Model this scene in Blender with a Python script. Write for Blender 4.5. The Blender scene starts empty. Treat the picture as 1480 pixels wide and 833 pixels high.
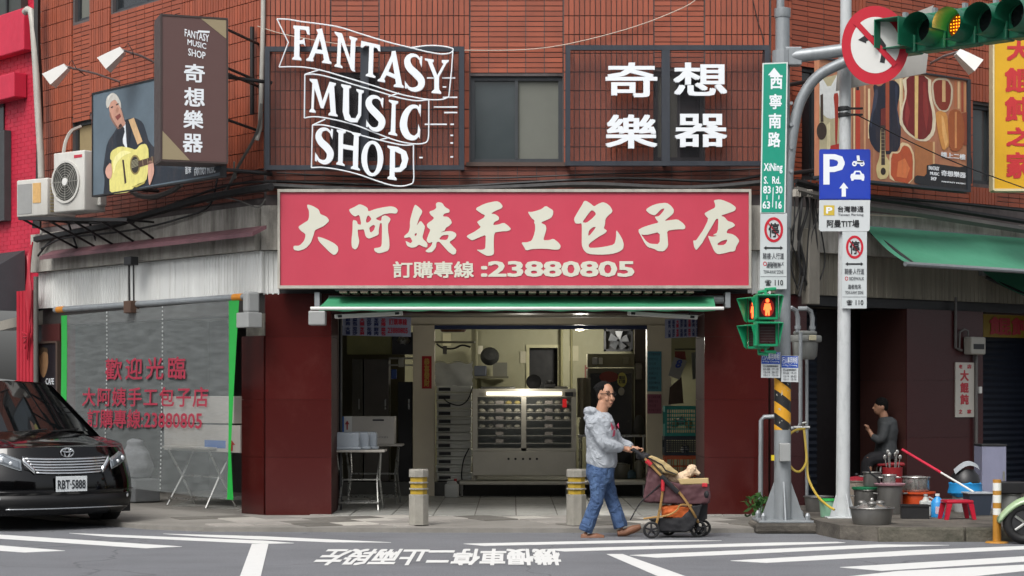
import bpy, bmesh, math, random
from mathutils import Vector, Matrix, noise
random.seed(7)
R_=math.radians
sc=bpy.context.scene
COL=sc.collection
# ---------------- camera, world, sun, exposure
FP=2800.0; HOR=572.0; CH=1.5
cd=bpy.data.cameras.new('camera'); cam=bpy.data.objects.new('camera',cd); COL.objects.link(cam)
cam.location=(0,0,CH); cam.rotation_euler=(R_(90),0,0)
cd.sensor_width=36; cd.lens=FP/1480*36; cd.shift_y=(HOR-416.5)/1480
cd.clip_end=2000; cd.clip_start=.1
sc.camera=cam
w=bpy.data.worlds.new('World'); sc.world=w; w.use_nodes=True
nt=w.node_tree; bg=nt.nodes['Background']
sky=nt.nodes.new('ShaderNodeTexSky'); sky.sky_type='NISHITA'; sky.sun_disc=False
SUN_EL,SUN_AZ=52,205
sky.sun_elevation=R_(SUN_EL); sky.sun_rotation=R_(SUN_AZ); sky.air_density=1; sky.dust_density=5
hs=nt.nodes.new('ShaderNodeHueSaturation'); hs.inputs['Saturation'].default_value=.25
nt.links.new(sky.outputs[0],hs.inputs['Color']); nt.links.new(hs.outputs[0],bg.inputs[0])
bg.inputs[1].default_value=.12
sl=bpy.data.lights.new('sun','SUN'); so=bpy.data.objects.new('sun',sl); COL.objects.link(so)
sl.energy=1.1; sl.angle=R_(25); sl.color=(1,.97,.93)
d=Vector((math.sin(R_(SUN_AZ))*math.cos(R_(SUN_EL)),math.cos(R_(SUN_AZ))*math.cos(R_(SUN_EL)),math.sin(R_(SUN_EL))))
so.rotation_euler=d.to_track_quat('Z','Y').to_euler(); so.location=(0,0,30)
sc.view_settings.view_transform='Standard'; sc.view_settings.look='None'
sc.view_settings.exposure=.72
sc.render.engine='CYCLES'; sc.cycles.max_bounces=8; sc.cycles.transparent_max_bounces=16

# ---------------- frames and pixel readings
class Frame:
    def __init__(s,ox,oy,deg):
        a=R_(deg); s.o=Vector((ox,oy,0)); s.x=Vector((math.cos(a),math.sin(a),0)); s.y=Vector((-math.sin(a),math.cos(a),0)); s.a=a
        s.m=Matrix.Translation(s.o)@Matrix.Rotation(a,4,'Z')
    def uv(s,px,py,w=0):
        d=Vector(((px-740)/FP,1,(HOR-py)/FP)); c=Vector((0,0,CH))
        t=((s.o-c).dot(s.y)-w)/d.dot(s.y); p=c+d*t
        return (p-s.o).dot(s.x),p.z
    def X(s,px,w=0): return s.uv(px,300,w)[0]
    def pt(s,px,py,w=0):
        x,z=s.uv(px,py,w); return s.m@Vector((x,-w,z))
    def at(s,x,y,z): return s.m@Vector((x,y,z))
FC=Frame(0,23.5,0); FL=Frame(-3.0,23.5,-48.9); FR=Frame(3.13,23.5,37)
def CF(Y): return Frame(0,Y,0)
def W(px,py,Y): return Vector(((px-740)*Y/FP,Y,CH+(HOR-py)*Y/FP))
def G(px,py,z=0):
    Y=(CH-z)*FP/(py-HOR); return Vector(((px-740)*Y/FP,Y,z))
# ---------------- materials
def lin(h):
    if not isinstance(h,str): return (*h,1)
    c=[int(h[i:i+2],16)/255 for i in (0,2,4)]
    return (*[x/12.92 if x<=.04045 else ((x+.055)/1.055)**2.4 for x in c],1)
MC={}
def mat(name,h,rough=.6,metal=0,var=.12,scale=6,bump=0,bscale=60,isl=0,dirt=0,dcol='2a2622',dscale=(3,3,.7),dlo=.45,emit=0,alpha=1,trans=0,spec=.5,coat=0,bdist=.01,bdistort=0):
    if name in MC: return MC[name]
    m=bpy.data.materials.new(name); MC[name]=m; m.use_nodes=True
    n=m.node_tree.nodes; l=m.node_tree.links; b=n['Principled BSDF']
    geo=n.new('ShaderNodeNewGeometry'); P=geo.outputs['Position']
    c=lin(h)
    col=n.new('ShaderNodeRGB'); col.outputs[0].default_value=c; cur=col.outputs[0]
    def mul(fac_out,lo,hi,prev):
        mr=n.new('ShaderNodeMapRange'); mr.inputs['To Min'].default_value=lo; mr.inputs['To Max'].default_value=hi
        l.new(fac_out,mr.inputs['Value'])
        vm=n.new('ShaderNodeVectorMath'); vm.operation='SCALE'; l.new(prev,vm.inputs[0]); l.new(mr.outputs[0],vm.inputs['Scale']); return vm.outputs[0]
    if var:
        ns=n.new('ShaderNodeTexNoise'); ns.inputs['Scale'].default_value=scale; ns.inputs['Detail'].default_value=6; ns.inputs['Roughness'].default_value=.65
        l.new(P,ns.inputs['Vector']); cur=mul(ns.outputs[0],1-var*1.6,1+var*1.6,cur)
    if isl:
        cur=mul(geo.outputs['Random Per Island'],1-isl,1+isl,cur)
        oi=n.new('ShaderNodeObjectInfo'); cur=mul(oi.outputs['Random'],1-isl,1+isl,cur)
    if dirt:
        mp=n.new('ShaderNodeMapping'); mp.inputs['Scale'].default_value=dscale; l.new(P,mp.inputs['Vector'])
        nd=n.new('ShaderNodeTexNoise'); nd.inputs['Scale'].default_value=1; nd.inputs['Detail'].default_value=8; nd.inputs['Roughness'].default_value=.7; l.new(mp.outputs[0],nd.inputs['Vector'])
        mr=n.new('ShaderNodeMapRange'); mr.inputs['From Min'].default_value=dlo; mr.inputs['From Max'].default_value=dlo+.25; mr.inputs['To Max'].default_value=dirt; l.new(nd.outputs[0],mr.inputs['Value'])
        mx=n.new('ShaderNodeMix'); mx.data_type='RGBA'; l.new(mr.outputs[0],mx.inputs['Factor']); l.new(cur,mx.inputs['A']); mx.inputs['B'].default_value=lin(dcol); cur=mx.outputs['Result']
    l.new(cur,b.inputs['Base Color'])
    b.inputs['Roughness'].default_value=rough; b.inputs['Metallic'].default_value=metal
    if rough<.9 and var:
        n2=n.new('ShaderNodeTexNoise'); n2.inputs['Scale'].default_value=scale*2.3; n2.inputs['Detail'].default_value=4; l.new(P,n2.inputs['Vector'])
        m2=n.new('ShaderNodeMapRange'); m2.inputs['To Min'].default_value=max(0.02,rough-.12); m2.inputs['To Max'].default_value=min(1,rough+.14); l.new(n2.outputs[0],m2.inputs['Value']); l.new(m2.outputs[0],b.inputs['Roughness'])
    if bump:
        nb=n.new('ShaderNodeTexNoise'); nb.inputs['Scale'].default_value=bscale; nb.inputs['Detail'].default_value=3 if bdistort else 5; nb.inputs['Distortion'].default_value=bdistort; l.new(P,nb.inputs['Vector'])
        bp=n.new('ShaderNodeBump'); bp.inputs['Strength'].default_value=bump; bp.inputs['Distance'].default_value=bdist; l.new(nb.outputs[0],bp.inputs['Height']); l.new(bp.outputs[0],b.inputs['Normal'])
    if emit: b.inputs['Emission Color'].default_value=c; b.inputs['Emission Strength'].default_value=emit
    b.inputs['Alpha'].default_value=alpha; b.inputs['Transmission Weight'].default_value=trans; b.inputs['Specular IOR Level'].default_value=spec
    if coat: b.inputs['Coat Weight'].default_value=coat; b.inputs['Coat Roughness'].default_value=.04
    return m
# ---------------- mesh builder
class MB:
    def __init__(s): s.v=[]; s.f=[]
    def add(s,vs,fs):
        k=len(s.v); s.v+= [Vector(v) for v in vs]; s.f+=[tuple(k+i for i in f) for f in fs]; return s
    def box(s,x0,x1,y0,y1,z0,z1,M=None,back=True):
        if x0>x1:x0,x1=x1,x0
        if y0>y1:y0,y1=y1,y0
        if z0>z1:z0,z1=z1,z0
        v=[Vector(p) for p in [(x0,y0,z0),(x1,y0,z0),(x1,y1,z0),(x0,y1,z0),(x0,y0,z1),(x1,y0,z1),(x1,y1,z1),(x0,y1,z1)]]
        if M: v=[M@p for p in v]
        f=[(0,1,5,4),(1,2,6,5),(3,0,4,7),(4,5,6,7),(3,2,1,0)]
        if back: f.append((2,3,7,6))
        return s.add(v,f)
    def rbox(s,x0,x1,y0,y1,z0,z1,r=.01,seg=2,M=None):
        bm=bmesh.new(); bmesh.ops.create_cube(bm,size=1)
        for v in bm.verts: v.co=Vector(((x0+x1)/2+v.co.x*(x1-x0),(y0+y1)/2+v.co.y*(y1-y0),(z0+z1)/2+v.co.z*(z1-z0)))
        bmesh.ops.bevel(bm,geom=bm.edges[:],offset=min(r,abs(x1-x0)*.45,abs(y1-y0)*.45,abs(z1-z0)*.45),segments=seg,affect='EDGES',profile=.5)
        bm.verts.index_update(); s.add([M@v.co if M else v.co for v in bm.verts],[[v.index for v in f.verts] for f in bm.faces]); bm.free(); return s
    def tube(s,pts,r,n=8,cap=True,close=False):
        pts=[Vector(p) for p in pts]; N=len(pts); rr=r if isinstance(r,(list,tuple)) else [r]*N
        k=len(s.v); up=None
        for i,p in enumerate(pts):
            if close: t=pts[(i+1)%N]-pts[i-1]
            else: t=pts[min(i+1,N-1)]-pts[max(i-1,0)]
            if t.length<1e-9: t=Vector((0,0,1))
            t.normalize()
            if up is None: up=t.orthogonal().normalized()
            up=(up-t*up.dot(t)); up=up.normalized() if up.length>1e-6 else t.orthogonal().normalized()
            b=t.cross(up)
            for j in range(n):
                a=2*math.pi*j/n; s.v.append(p+(up*math.cos(a)+b*math.sin(a))*rr[i])
        for i in range(N if close else N-1):
            i2=(i+1)%N
            for j in range(n):
                s.f.append((k+i*n+j,k+i*n+(j+1)%n,k+i2*n+(j+1)%n,k+i2*n+j))
        if cap and not close: s.f.append(tuple(k+j for j in reversed(range(n)))); s.f.append(tuple(k+(N-1)*n+j for j in range(n)))
        return s
    def lathe(s,prof,c=(0,0,0),n=20,M=None,a0=0,a1=360):
        c=Vector(c); k=len(s.v); full=abs(a1-a0-360)<1e-6; m=n if full else n+1
        for (r,z) in prof:
            for j in range(m):
                a=R_(a0+(a1-a0)*j/n); p=Vector((r*math.cos(a),r*math.sin(a),z))
                s.v.append(c+(M@p if M else p))
        for i in range(len(prof)-1):
            for j in range(n):
                j2=(j+1)%m if full else j+1
                s.f.append((k+i*m+j,k+i*m+j2,k+(i+1)*m+j2,k+(i+1)*m+j))
        if full:
            if prof[0][0]>1e-4: s.f.append(tuple(k+j for j in reversed(range(m))))
            if prof[-1][0]>1e-4: s.f.append(tuple(k+(len(prof)-1)*m+j for j in range(m)))
        return s
    def grid(s,fn,nu,nv):
        k=len(s.v)
        for i in range(nu+1):
            for j in range(nv+1): s.v.append(Vector(fn(i/nu,j/nv)))
        for i in range(nu):
            for j in range(nv):
                a=k+i*(nv+1)+j; s.f.append((a,a+nv+1,a+nv+2,a+1))
        return s
    def prism(s,poly,y0,y1,M=None):   # poly in x,z ; convex or simple
        n=len(poly); v=[Vector((x,y0,z)) for x,z in poly]+[Vector((x,y1,z)) for x,z in poly]
        if M: v=[M@p for p in v]
        f=[tuple(range(n)),tuple(reversed(range(n,2*n)))]+[((i+1)%n,i,i+n,(i+1)%n+n) for i in range(n)]
        return s.add(v,f)
    def slab(s,poly,z0,z1):
        n=len(poly); v=[(x,y,z1) for x,y in poly]+[(x,y,z0) for x,y in poly]
        f=[tuple(range(n)),tuple(reversed(range(n,2*n)))]+[((i+1)%n,i,i+n,(i+1)%n+n) for i in range(n)]
        return s.add(v,f)
    def ell(s,c,r,nu=12,nv=8,M=None):
        c=Vector(c); prof=[(math.sin(math.pi*i/nv),-math.cos(math.pi*i/nv)) for i in range(nv+1)]
        k=len(s.v)
        for (a,z) in prof:
            for j in range(nu):
                t=2*math.pi*j/nu; p=Vector((a*math.cos(t)*r[0],a*math.sin(t)*r[1],z*r[2])); s.v.append(c+(M@p if M else p))
        for i in range(nv):
            for j in range(nu): s.f.append((k+i*nu+j,k+i*nu+(j+1)%nu,k+(i+1)*nu+(j+1)%nu,k+(i+1)*nu+j))
        return s
def wm(o):
    m=o.matrix_basis.copy()
    while o.parent: o=o.parent; m=o.matrix_basis@m
    return m
def meta(o,label=None,cat=None,group=None,kind=None):
    if label:o['label']=label
    if cat:o['category']=cat
    if group:o['group']=group
    if kind:o['kind']=kind
    elif cat:o['kind']='thing'
    return o
def thing(name,label,cat,loc=(0,0,0),rotz=0,group=None,kind=None):
    o=bpy.data.objects.new(name,None); COL.objects.link(o); o.location=loc; o.rotation_euler=(0,0,rotz); o.empty_display_size=.1
    return meta(o,label,cat,group,kind)
def put(name,mb,m,parent=None,F=None,smooth=False,kind=None,label=None,cat=None,group=None,loc=None,rotz=0):
    """F: matrix of the coordinates the builder was written in ('L' = parent's own)"""
    me=bpy.data.meshes.new(name); inv=None
    if parent is not None and F!='L': inv=wm(parent).inverted()
    if F=='L' or F is None: FM=None
    else: FM=F.m if isinstance(F,Frame) else F
    T=Matrix.Identity(4)
    if FM is not None: T=FM
    if inv is not None: T=inv@T
    rootloc=None
    if parent is None and loc is not None:
        T=(Matrix.Translation(loc)@Matrix.Rotation(rotz,4,'Z')).inverted()@T
    me.from_pydata([T@v for v in mb.v],[],mb.f); me.validate(); 
    bm=bmesh.new(); bm.from_mesh(me); bmesh.ops.recalc_face_normals(bm,faces=bm.faces); bm.to_mesh(me); bm.free()
    if smooth:
        me.polygons.foreach_set('use_smooth',[True]*len(me.polygons)); me.set_sharp_from_angle(angle=R_(smooth if smooth is not True else 40))
    me.materials.append(m)
    o=bpy.data.objects.new(name,me); COL.objects.link(o)
    if parent is not None: o.parent=parent
    elif loc is not None: o.location=loc; o.rotation_euler=(0,0,rotz)
    return meta(o,label,cat,group,kind)
def copytree(o,parent=None):
    c=o.copy(); COL.objects.link(c)
    if parent is not None: c.parent=parent
    for ch in list(o.children): copytree(ch,c)
    return c
def dup(root,loc,rotz,label,group=None):
    r=copytree(root); r.location=loc; r.rotation_euler=(0,0,rotz); r['label']=label
    if group: r['group']=group
    return r
# ---- flat shapes with holes and text (x,z plane, facing -y)
def _tomesh(o):
    me=o.to_mesh(); vs=[v.co.copy() for v in me.vertices]; fs=[tuple(p.vertices) for p in me.polygons]; o.to_mesh_clear(); return vs,fs
def chaik(l):
    r=[]
    for i in range(len(l)):
        a=l[i]; b=l[(i+1)%len(l)]
        r+=[(a[0]*.8+b[0]*.2,a[1]*.8+b[1]*.2),(a[0]*.2+b[0]*.8,a[1]*.2+b[1]*.8)]
    return r
def shape(mb,loops,y,ext=.002,off=0):
    c=bpy.data.curves.new('tmp','CURVE'); c.dimensions='2D'; c.fill_mode='BOTH'; c.extrude=ext; c.offset=off
    for lp in loops:
        s=c.splines.new('POLY'); s.points.add(len(lp)-1)
        for p,(x,z) in zip(s.points,lp): p.co=(x,z,0,1)
        s.use_cyclic_u=True
    o=bpy.data.objects.new('tmp',c); vs,fs=_tomesh(o); bpy.data.objects.remove(o); bpy.data.curves.remove(c)
    mb.add([(v.x,y-v.z,v.y) for v in vs],fs); return mb
def txt(mb,body,x0,z0,x1,z1,y=0,bold=.0,ext=.0015,keep=False,shear=0,line=1.0,rot180=False,spacing=1,M=None):
    c=bpy.data.curves.new('tmp','FONT'); c.body=body; c.extrude=ext; c.resolution_u=2; c.shear=shear; c.space_line=line; c.align_x='CENTER'; c.space_character=spacing
    o=bpy.data.objects.new('tmp',c); vs,fs=_tomesh(o); bpy.data.objects.remove(o); bpy.data.curves.remove(c)
    if not vs: return mb
    ax,bx=min(v.x for v in vs)-bold,max(v.x for v in vs)+bold; ay,by=min(v.y for v in vs)-bold,max(v.y for v in vs)+bold
    sx=(x1-x0)/(bx-ax); sz=(z1-z0)/(by-ay)
    if keep: sx=sz=min(sx,sz)
    cx,cz=(x0+x1)/2,(z0+z1)/2; mx,my=(ax+bx)/2,(ay+by)/2
    q=-1 if rot180 else 1
    offs=[(0,0)] if not bold else [(-bold,-bold),(bold,bold),(-bold,bold),(bold,-bold)]
    for i,(ox,oy) in enumerate(offs):   # heavier weight: the outline laid again, each a hair prouder
        out=[Vector((cx+q*(v.x+ox-mx)*sx,y-(v.z)-.0003*i,cz+q*(v.y+oy-my)*sz)) for v in vs]
        if M: out=[M@p for p in out]
        mb.add(out,fs)
    return mb
def stroke(pts,ws):
    """variable-width outline polygon from a centre line"""
    P=[Vector((p[0],p[1])) for p in pts]; n=len(P)
    L=[];Rr=[]
    for i in range(n):
        t=(P[min(i+1,n-1)]-P[max(i-1,0)]).normalized(); nn=Vector((-t.y,t.x)); h=ws[i]/2 if isinstance(ws,list) else ws/2
        L.append(tuple(P[i]+nn*h)); Rr.append(tuple(P[i]-nn*h))
    return L+Rr[::-1]
def spline(pts,n=6,close=False):
    P=[Vector(p) for p in pts]; N=len(P); out=[]
    g=(lambda i:P[i%N]) if close else (lambda i:P[max(0,min(N-1,i))])
    for i in range(N if close else N-1):
        p0,p1,p2,p3=g(i-1),g(i),g(i+1),g(i+2)
        for k in range(n):
            t=k/n; out.append(.5*((2*p1)+(p2-p0)*t+(2*p0-5*p1+4*p2-p3)*t*t+(3*p1-p0-3*p2+p3)*t*t*t))
    if not close: out.append(P[-1])
    return out
def ring(cx,cz,rx,rz=None,n=28,a0=0): 
    rz=rz or rx
    return [(cx+rx*math.cos(R_(a0)+2*math.pi*i/n),cz+rz*math.sin(R_(a0)+2*math.pi*i/n)) for i in range(n)]
def rrect(x0,z0,x1,z1,r,n=4):
    o=[]
    for cx,cz,a in ((x1-r,z1-r,0),(x0+r,z1-r,90),(x0+r,z0+r,180),(x1-r,z0+r,270)):
        for i in range(n+1): t=R_(a+90*i/n); o.append((cx+r*math.cos(t),cz+r*math.sin(t)))
    return o
def pxshape(mb,F,loops,w,ext=.002,off=0,smooth=False):
    """outline read off the photograph, laid on the plane of a sign or billboard"""
    Ls=[[F.uv(px,py,w) for px,py in lp] for lp in loops]
    if smooth: Ls=[chaik(l) for l in Ls]
    return shape(mb,Ls,-w,ext,off)
def pxtxt(mb,F,body,a,b,c,d,w,**k):
    x0,z1=F.uv(a,b,w); x1,z0=F.uv(c,d,w); return txt(mb,body,x0,z0,x1,z1,-w,**k)

def blend(name,mb,m,parent,vox=.008,smooth=3,disp=0,dsize=.08,F=None,label=None):
    """closed pieces fused into one continuous skin"""
    o=put(name,mb,m,parent,F or Matrix.Identity(4))
    r=o.modifiers.new('fuse','REMESH'); r.mode='VOXEL'; r.voxel_size=vox; r.use_smooth_shade=True
    s=o.modifiers.new('smooth','SMOOTH'); s.iterations=smooth; s.factor=.6
    if disp:
        t=bpy.data.textures.new(name+'_folds','CLOUDS'); t.noise_scale=dsize; t.noise_depth=1
        dm=o.modifiers.new('folds','DISPLACE'); dm.texture=t; dm.strength=disp; dm.mid_level=.5; dm.texture_coords='LOCAL'
    if label: o['label']=label
    return o
def rings(mb,L,n=16):
    """stack of ellipses: (centre, rx, ry, tilt about y in deg)"""
    k=len(mb.v)
    for q in L:
        c,rx,ry=q[:3]; t=R_(q[3]) if len(q)>3 else 0
        for j in range(n):
            a=2*math.pi*j/n; x=rx*math.cos(a); mb.v.append(Vector(c)+Vector((x*math.cos(t),ry*math.sin(a),x*math.sin(t))))
    for i in range(len(L)-1):
        for j in range(n): mb.f.append((k+i*n+j,k+i*n+(j+1)%n,k+(i+1)*n+(j+1)%n,k+(i+1)*n+j))
    mb.f.append(tuple(k+j for j in reversed(range(n)))); mb.f.append(tuple(k+(len(L)-1)*n+j for j in range(n)))
    return mb
# ---------------- materials of the setting
asph=mat('asphalt','6a6c70',.85,var=.07,scale=.8,bump=.5,bscale=180,dirt=.35,dcol='45464a',dscale=(.5,.9,1))
def _asph():
    m=asph; n=m.node_tree.nodes; l=m.node_tree.links; b=n['Principled BSDF']; src=b.inputs['Base Color'].links[0].from_socket
    g=n.new('ShaderNodeNewGeometry'); ns=n.new('ShaderNodeTexNoise'); ns.inputs['Scale'].default_value=70; ns.inputs['Detail'].default_value=3; l.new(g.outputs['Position'],ns.inputs[0])
    mr=n.new('ShaderNodeMapRange'); mr.inputs['From Min'].default_value=.3; mr.inputs['From Max'].default_value=.7; mr.inputs['To Min'].default_value=.72; mr.inputs['To Max'].default_value=1.28; l.new(ns.outputs[0],mr.inputs[0])
    v=n.new('ShaderNodeVectorMath'); v.operation='SCALE'; l.new(src,v.inputs[0]); l.new(mr.outputs[0],v.inputs['Scale'])
    wn=n.new('ShaderNodeTexNoise'); wn.inputs['Scale'].default_value=1.3; l.new(g.outputs['Position'],wn.inputs[0]); ad=n.new('ShaderNodeVectorMath'); ad.operation='MULTIPLY_ADD'; l.new(wn.outputs['Color'],ad.inputs[0]); ad.inputs[1].default_value=(.9,.9,0); l.new(g.outputs['Position'],ad.inputs[2])
    vo=n.new('ShaderNodeTexVoronoi'); vo.feature='DISTANCE_TO_EDGE'; vo.inputs['Scale'].default_value=.33; l.new(ad.outputs[0],vo.inputs['Vector'])
    m2=n.new('ShaderNodeMapRange'); m2.inputs['From Max'].default_value=.006; m2.inputs['To Min'].default_value=.62; m2.inputs['To Max'].default_value=1; l.new(vo.outputs['Distance'],m2.inputs[0])
    v2=n.new('ShaderNodeVectorMath'); v2.operation='SCALE'; l.new(v.outputs[0],v2.inputs[0]); l.new(m2.outputs[0],v2.inputs['Scale']); l.new(v2.outputs[0],b.inputs['Base Color'])
_asph()
paint=mat('road_paint','cdcecc',.7,var=.05,scale=9,dirt=.75,dcol='85878a',dscale=(22,22,9),dlo=.6)
kerbm=mat('concrete_pavement','7f7c76',.85,var=.13,scale=3,bump=.5,bscale=50,dirt=.4,dcol='4b4843',dscale=(1.3,1.3,1))
paver=mat('paver','8b8781',.8,var=.14,scale=6,isl=.2,bump=.3,dirt=.4,dcol='55524c',dscale=(3,3,1))
ftile=mat('floor_tile','94948f',.35,var=.2,scale=6,isl=.1,dirt=.85,dcol='303334',dscale=(16,16,3),dlo=.54)
tilem=mat('wall_tile','8c462f',.5,var=.14,scale=2.2,isl=.13,dirt=.32,dcol='4e231a',dscale=(1.6,1.6,.5),dlo=.5)
grout=mat('grout','565050',.9,var=.15,dirt=.6,dcol='2d2624')
conc=mat('weathered_concrete','a19e96',.9,var=.16,scale=4,bump=.4,dirt=.75,dcol='56524c',dscale=(5,5,.9),dlo=.42)
clad=mat('white_corrugated_metal','d6d8d5',.5,var=.05,scale=3,dirt=.42,dcol='8b867c',dscale=(9,9,.4),dlo=.5)
cladR=mat('beige_corrugated_metal','827d70',.6,var=.08,scale=3,dirt=.6,dcol='4a463d',dscale=(9,9,.4),dlo=.45)
gran=mat('maroon_granite','401412',.17,var=.26,scale=130,isl=.12,dirt=.3,dcol='5c332e',dscale=(2.5,2.5,2),dlo=.5)
granS=mat('dull_granite_side','3f2420',.75,var=.14,scale=60,isl=.08,spec=.25)
granD=mat('dark_maroon_granite','3a1718',.3,var=.14,scale=90,isl=.08)
darkm=mat('dark_metal','1d1e20',.5,var=.1)
alum=mat('aluminium','8e8d86',.4,metal=.4,var=.06)
glassd=mat('dark_window_glass','25292c',.12,var=.1,scale=1,spec=.7)
curt=mat('grey_curtain','64665f',.9,var=.05)
cream=mat('cream_wall','8c8a70',.7,var=.06,scale=2,dirt=.4,dcol='6c6747',dscale=(1.5,1.5,1))
beige=mat('beige_shopfront','cdc3ac',.5,var=.05)
blackm=mat('black_rubber','111112',.6,var=.1)
white=mat('white_paint','cfcfcb',.45,var=.04)
whitel=mat('white_lettering','dde2e6',.4,var=0)
navy=mat('navy_shutter','131c2a',.45,var=.15)
redw=mat('red_painted_wall','b3213a',.6,var=.1,scale=3,isl=.05,dirt=.3,dcol='7c1428',dscale=(2,2,.6))
greyp=mat('grey_plastic','8d8f8e',.5,var=.05)
steel=mat('galvanised_steel','8c9194',.45,metal=.35,var=.09,scale=12,dirt=.35,dcol='5f6264',dscale=(12,12,2))
ssteel=mat('stainless_steel','a5a6a3',.28,metal=.85,var=.06,scale=5)
# ---------------- ground
gm=MB(); gm.box(-150,150,-60,150,-.3,0); road=put('road',gm,asph,kind='structure')
KZ=.05
pav_front=[(-11.6,30.0),(-4.1,21.7),(-3.4,21.35),(-1,21.2),(3.15,21.15)]
pm=MB(); pm.slab(pav_front+[(3.3,21.15),(3.3,31.6),(-11.6,31.6)],-.2,KZ); pav=put('pavement',pm,kerbm,kind='structure')
pm=MB(); pm.slab([(3.3,20.9),(3.42,20.2),(3.75,19.9),(14,19.9),(14,34),(3.3,34)],-.2,.15); sidew=put('raised_pavement',pm,mat('dirty_concrete','5f5a52',.8,var=.25,scale=3,bump=.8,bscale=30,dirt=.85,dcol='24211e',dscale=(2.2,2.2,4),dlo=.42),kind='structure')
for seg in range(9):   # kerb stones of the raised pavement
    x0=3.75+seg*.9; mb=MB(); mb.rbox(x0+.006,x0+.894,19.86,19.93,-.05,.146,.02); put('kerb_stone',mb,mat('kerb_stone','5d594f',.9,var=.25,scale=7,bump=.9,bscale=30,dirt=.85,dcol='2c2e22',dscale=(3,3,5),dlo=.42),sidew)
def markp(name,pts,z=.004,m=paint):
    mb=MB(); g=[G(*p) for p in pts]; mb.slab([(v.x,v.y) for v in g],0.0005,z); put(name,mb,m,road)
for s in ([(-160,769),(0,773.4),(263,790.5),(212,793),(0,779),(-200,774)],[(-160,778),(0,789),(94,796.5),(36,799),(0,796.5),(-200,786)],
          [(100,771),(380,782),(425,785.5),(380,786.5),(155,776)],[(236,772),(376,775.6),(565,784.5),(480,784.2),(370,780),(300,776.3)],
          [(670,786.5),(930,781),(1043,782),(700,789.5)],
          [(786,794.3),(1120,784.8),(1210,783.8),(1222,785),(1120,789),(816,797.6)],
          [(910,803),(1080,795.6),(1270,787.5),(1372,788.5),(1270,791.8),(1080,801.2),(950,806.6)],
          [(1056,811),(1108,814),(1480,794.5),(1650,786),(1650,783),(1480,789.8),(1320,796)],
          [(1214,820.5),(1480,804.8),(1700,791),(1800,792),(1480,812.5),(1276,825.6)],
          [(1150,842),(1300,826),(1480,817),(1700,806),(1700,812),(1480,826),(1300,845)]):
    markp('crosswalk_stripe',s)
markp('lane_line',[(364,786.8),(388,786.8),(377,833),(366,880),(328,880),(347,833)]); markp('lane_line',[(877,801.5),(900,801.5),(989,833),(1120,880),(1045,880),(950,833)])
a,b=G(466,793.5),G(808,818.5)
mb=MB(); txt(mb,'機慢車停二止兩段左轉'[:9],-1.12,0,1.12,1.85,0,bold=.03,ext=.0018,rot180=True,spacing=.92)
tm=MB(); tm.v=[Vector((v.x*(1)+ -.67,17.07+v.z,.004-v.y*.3)) for v in mb.v]; tm.f=mb.f; put('road_lettering',tm,paint,road)
# manhole cover and kerb strip on the pavement
mb=MB(); mb.lathe([(.0,.0),(.42,0),(.42,.006),(.40,.008),(.0,.008)],(0,0,0),28); put('manhole_cover',mb,mat('manhole','6d5f4e',.6,var=.2,dirt=.4),loc=(.0+W(695,0,22.2).x,22.0,KZ),label='round rusty manhole cover set in the pavement between the bollards',cat='manhole cover')
# pavers: skewed light and dark slabs
pvm=[paver,mat('paver_pale','a6a29a',.8,var=.1,isl=.12,dirt=.4,dcol='78746c'),mat('paver_dark','625f59',.85,var=.15,isl=.15,bump=.4,dirt=.3)]
PV={}
def paver_mesh(k):
    if k not in PV:
        m=MB(); s=.2175
        m.add([(-s,-s,0),(s,-s,0),(s,s,0),(-s,s,0),(-s+.006,-s+.006,.012),(s-.006,-s+.006,.012),(s-.006,s-.006,.012),(-s+.006,s-.006,.012)],[(0,1,5,4),(1,2,6,5),(2,3,7,6),(3,0,4,7),(4,5,6,7)])
        o=put('paving_slab',m,pvm[k]); PV[k]=o.data; bpy.data.objects.remove(o)
    return PV[k]
n=0
ca,sa=math.cos(R_(27)),math.sin(R_(27))
for i in range(-22,26):
    for j in range(-22,26):
        u,v=i*.44,j*.44; x=-1+u*ca-v*sa; y=22.3+u*sa+v*ca
        if not(x<2.95 and y<23.2 and x>-6): continue
        if y>23.1 and abs(x)<3: continue
        # inside pavement front edge
        ok=y>21.55 and (x>-3.2 or (x-(-3.6))*(-.754)+(y-21.9)*(-.657)<-.42)
        if x>=-3.2 and y<21.6: ok=False
        if x<-3.2:  # stay on the street side of the left wing
            q=Vector((x+3.0,y-23.5)); 
            if q.dot(Vector((.754,.657)))>-.25: ok=False
            if q.dot(Vector((.754,.657)))<-1.25: ok=False
        if not ok or (x-W(695,0,22.2).x)**2+(y-22.0)**2<.5: continue
        o=bpy.data.objects.new('paving_slab',paver_mesh([0,1,2,0,2][(i*2+j*3)%5])); COL.objects.link(o); o.parent=pav
        o.location=(x,y,KZ+random.uniform(-.003,.002)); o.rotation_euler=(0,0,R_(27)); n+=1
# arcade floor tiles
FTM=None
for i in range(-8,11):
    for j in range(0,9):
        x=-4.2+ (i+8)*.5; y=23.55+j*.5
        if x>3.0 or y>27.9: continue
        if x<-2.2 and y<24.4: continue
        if x<-2.9 and (Vector((x+3,y-23.5)).dot(Vector((.754,.657)))<.35): continue
        if FTM is None:
            m=MB(); s=.242; m.add([(-s,-s,0),(s,-s,0),(s,s,0),(-s,s,0),(-s,-s,.01),(s,-s,.01),(s,s,.01),(-s,s,.01)],[(0,1,5,4),(1,2,6,5),(2,3,7,6),(3,0,4,7),(4,5,6,7)])
            o=put('floor_tile',m,ftile); FTM=o.data; bpy.data.objects.remove(o)
        o=bpy.data.objects.new('floor_tile',FTM); COL.objects.link(o); o.parent=pav; o.location=(x,y,KZ+random.uniform(0,.002)); o.rotation_euler=(0,0,random.uniform(-.003,.003))
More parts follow.
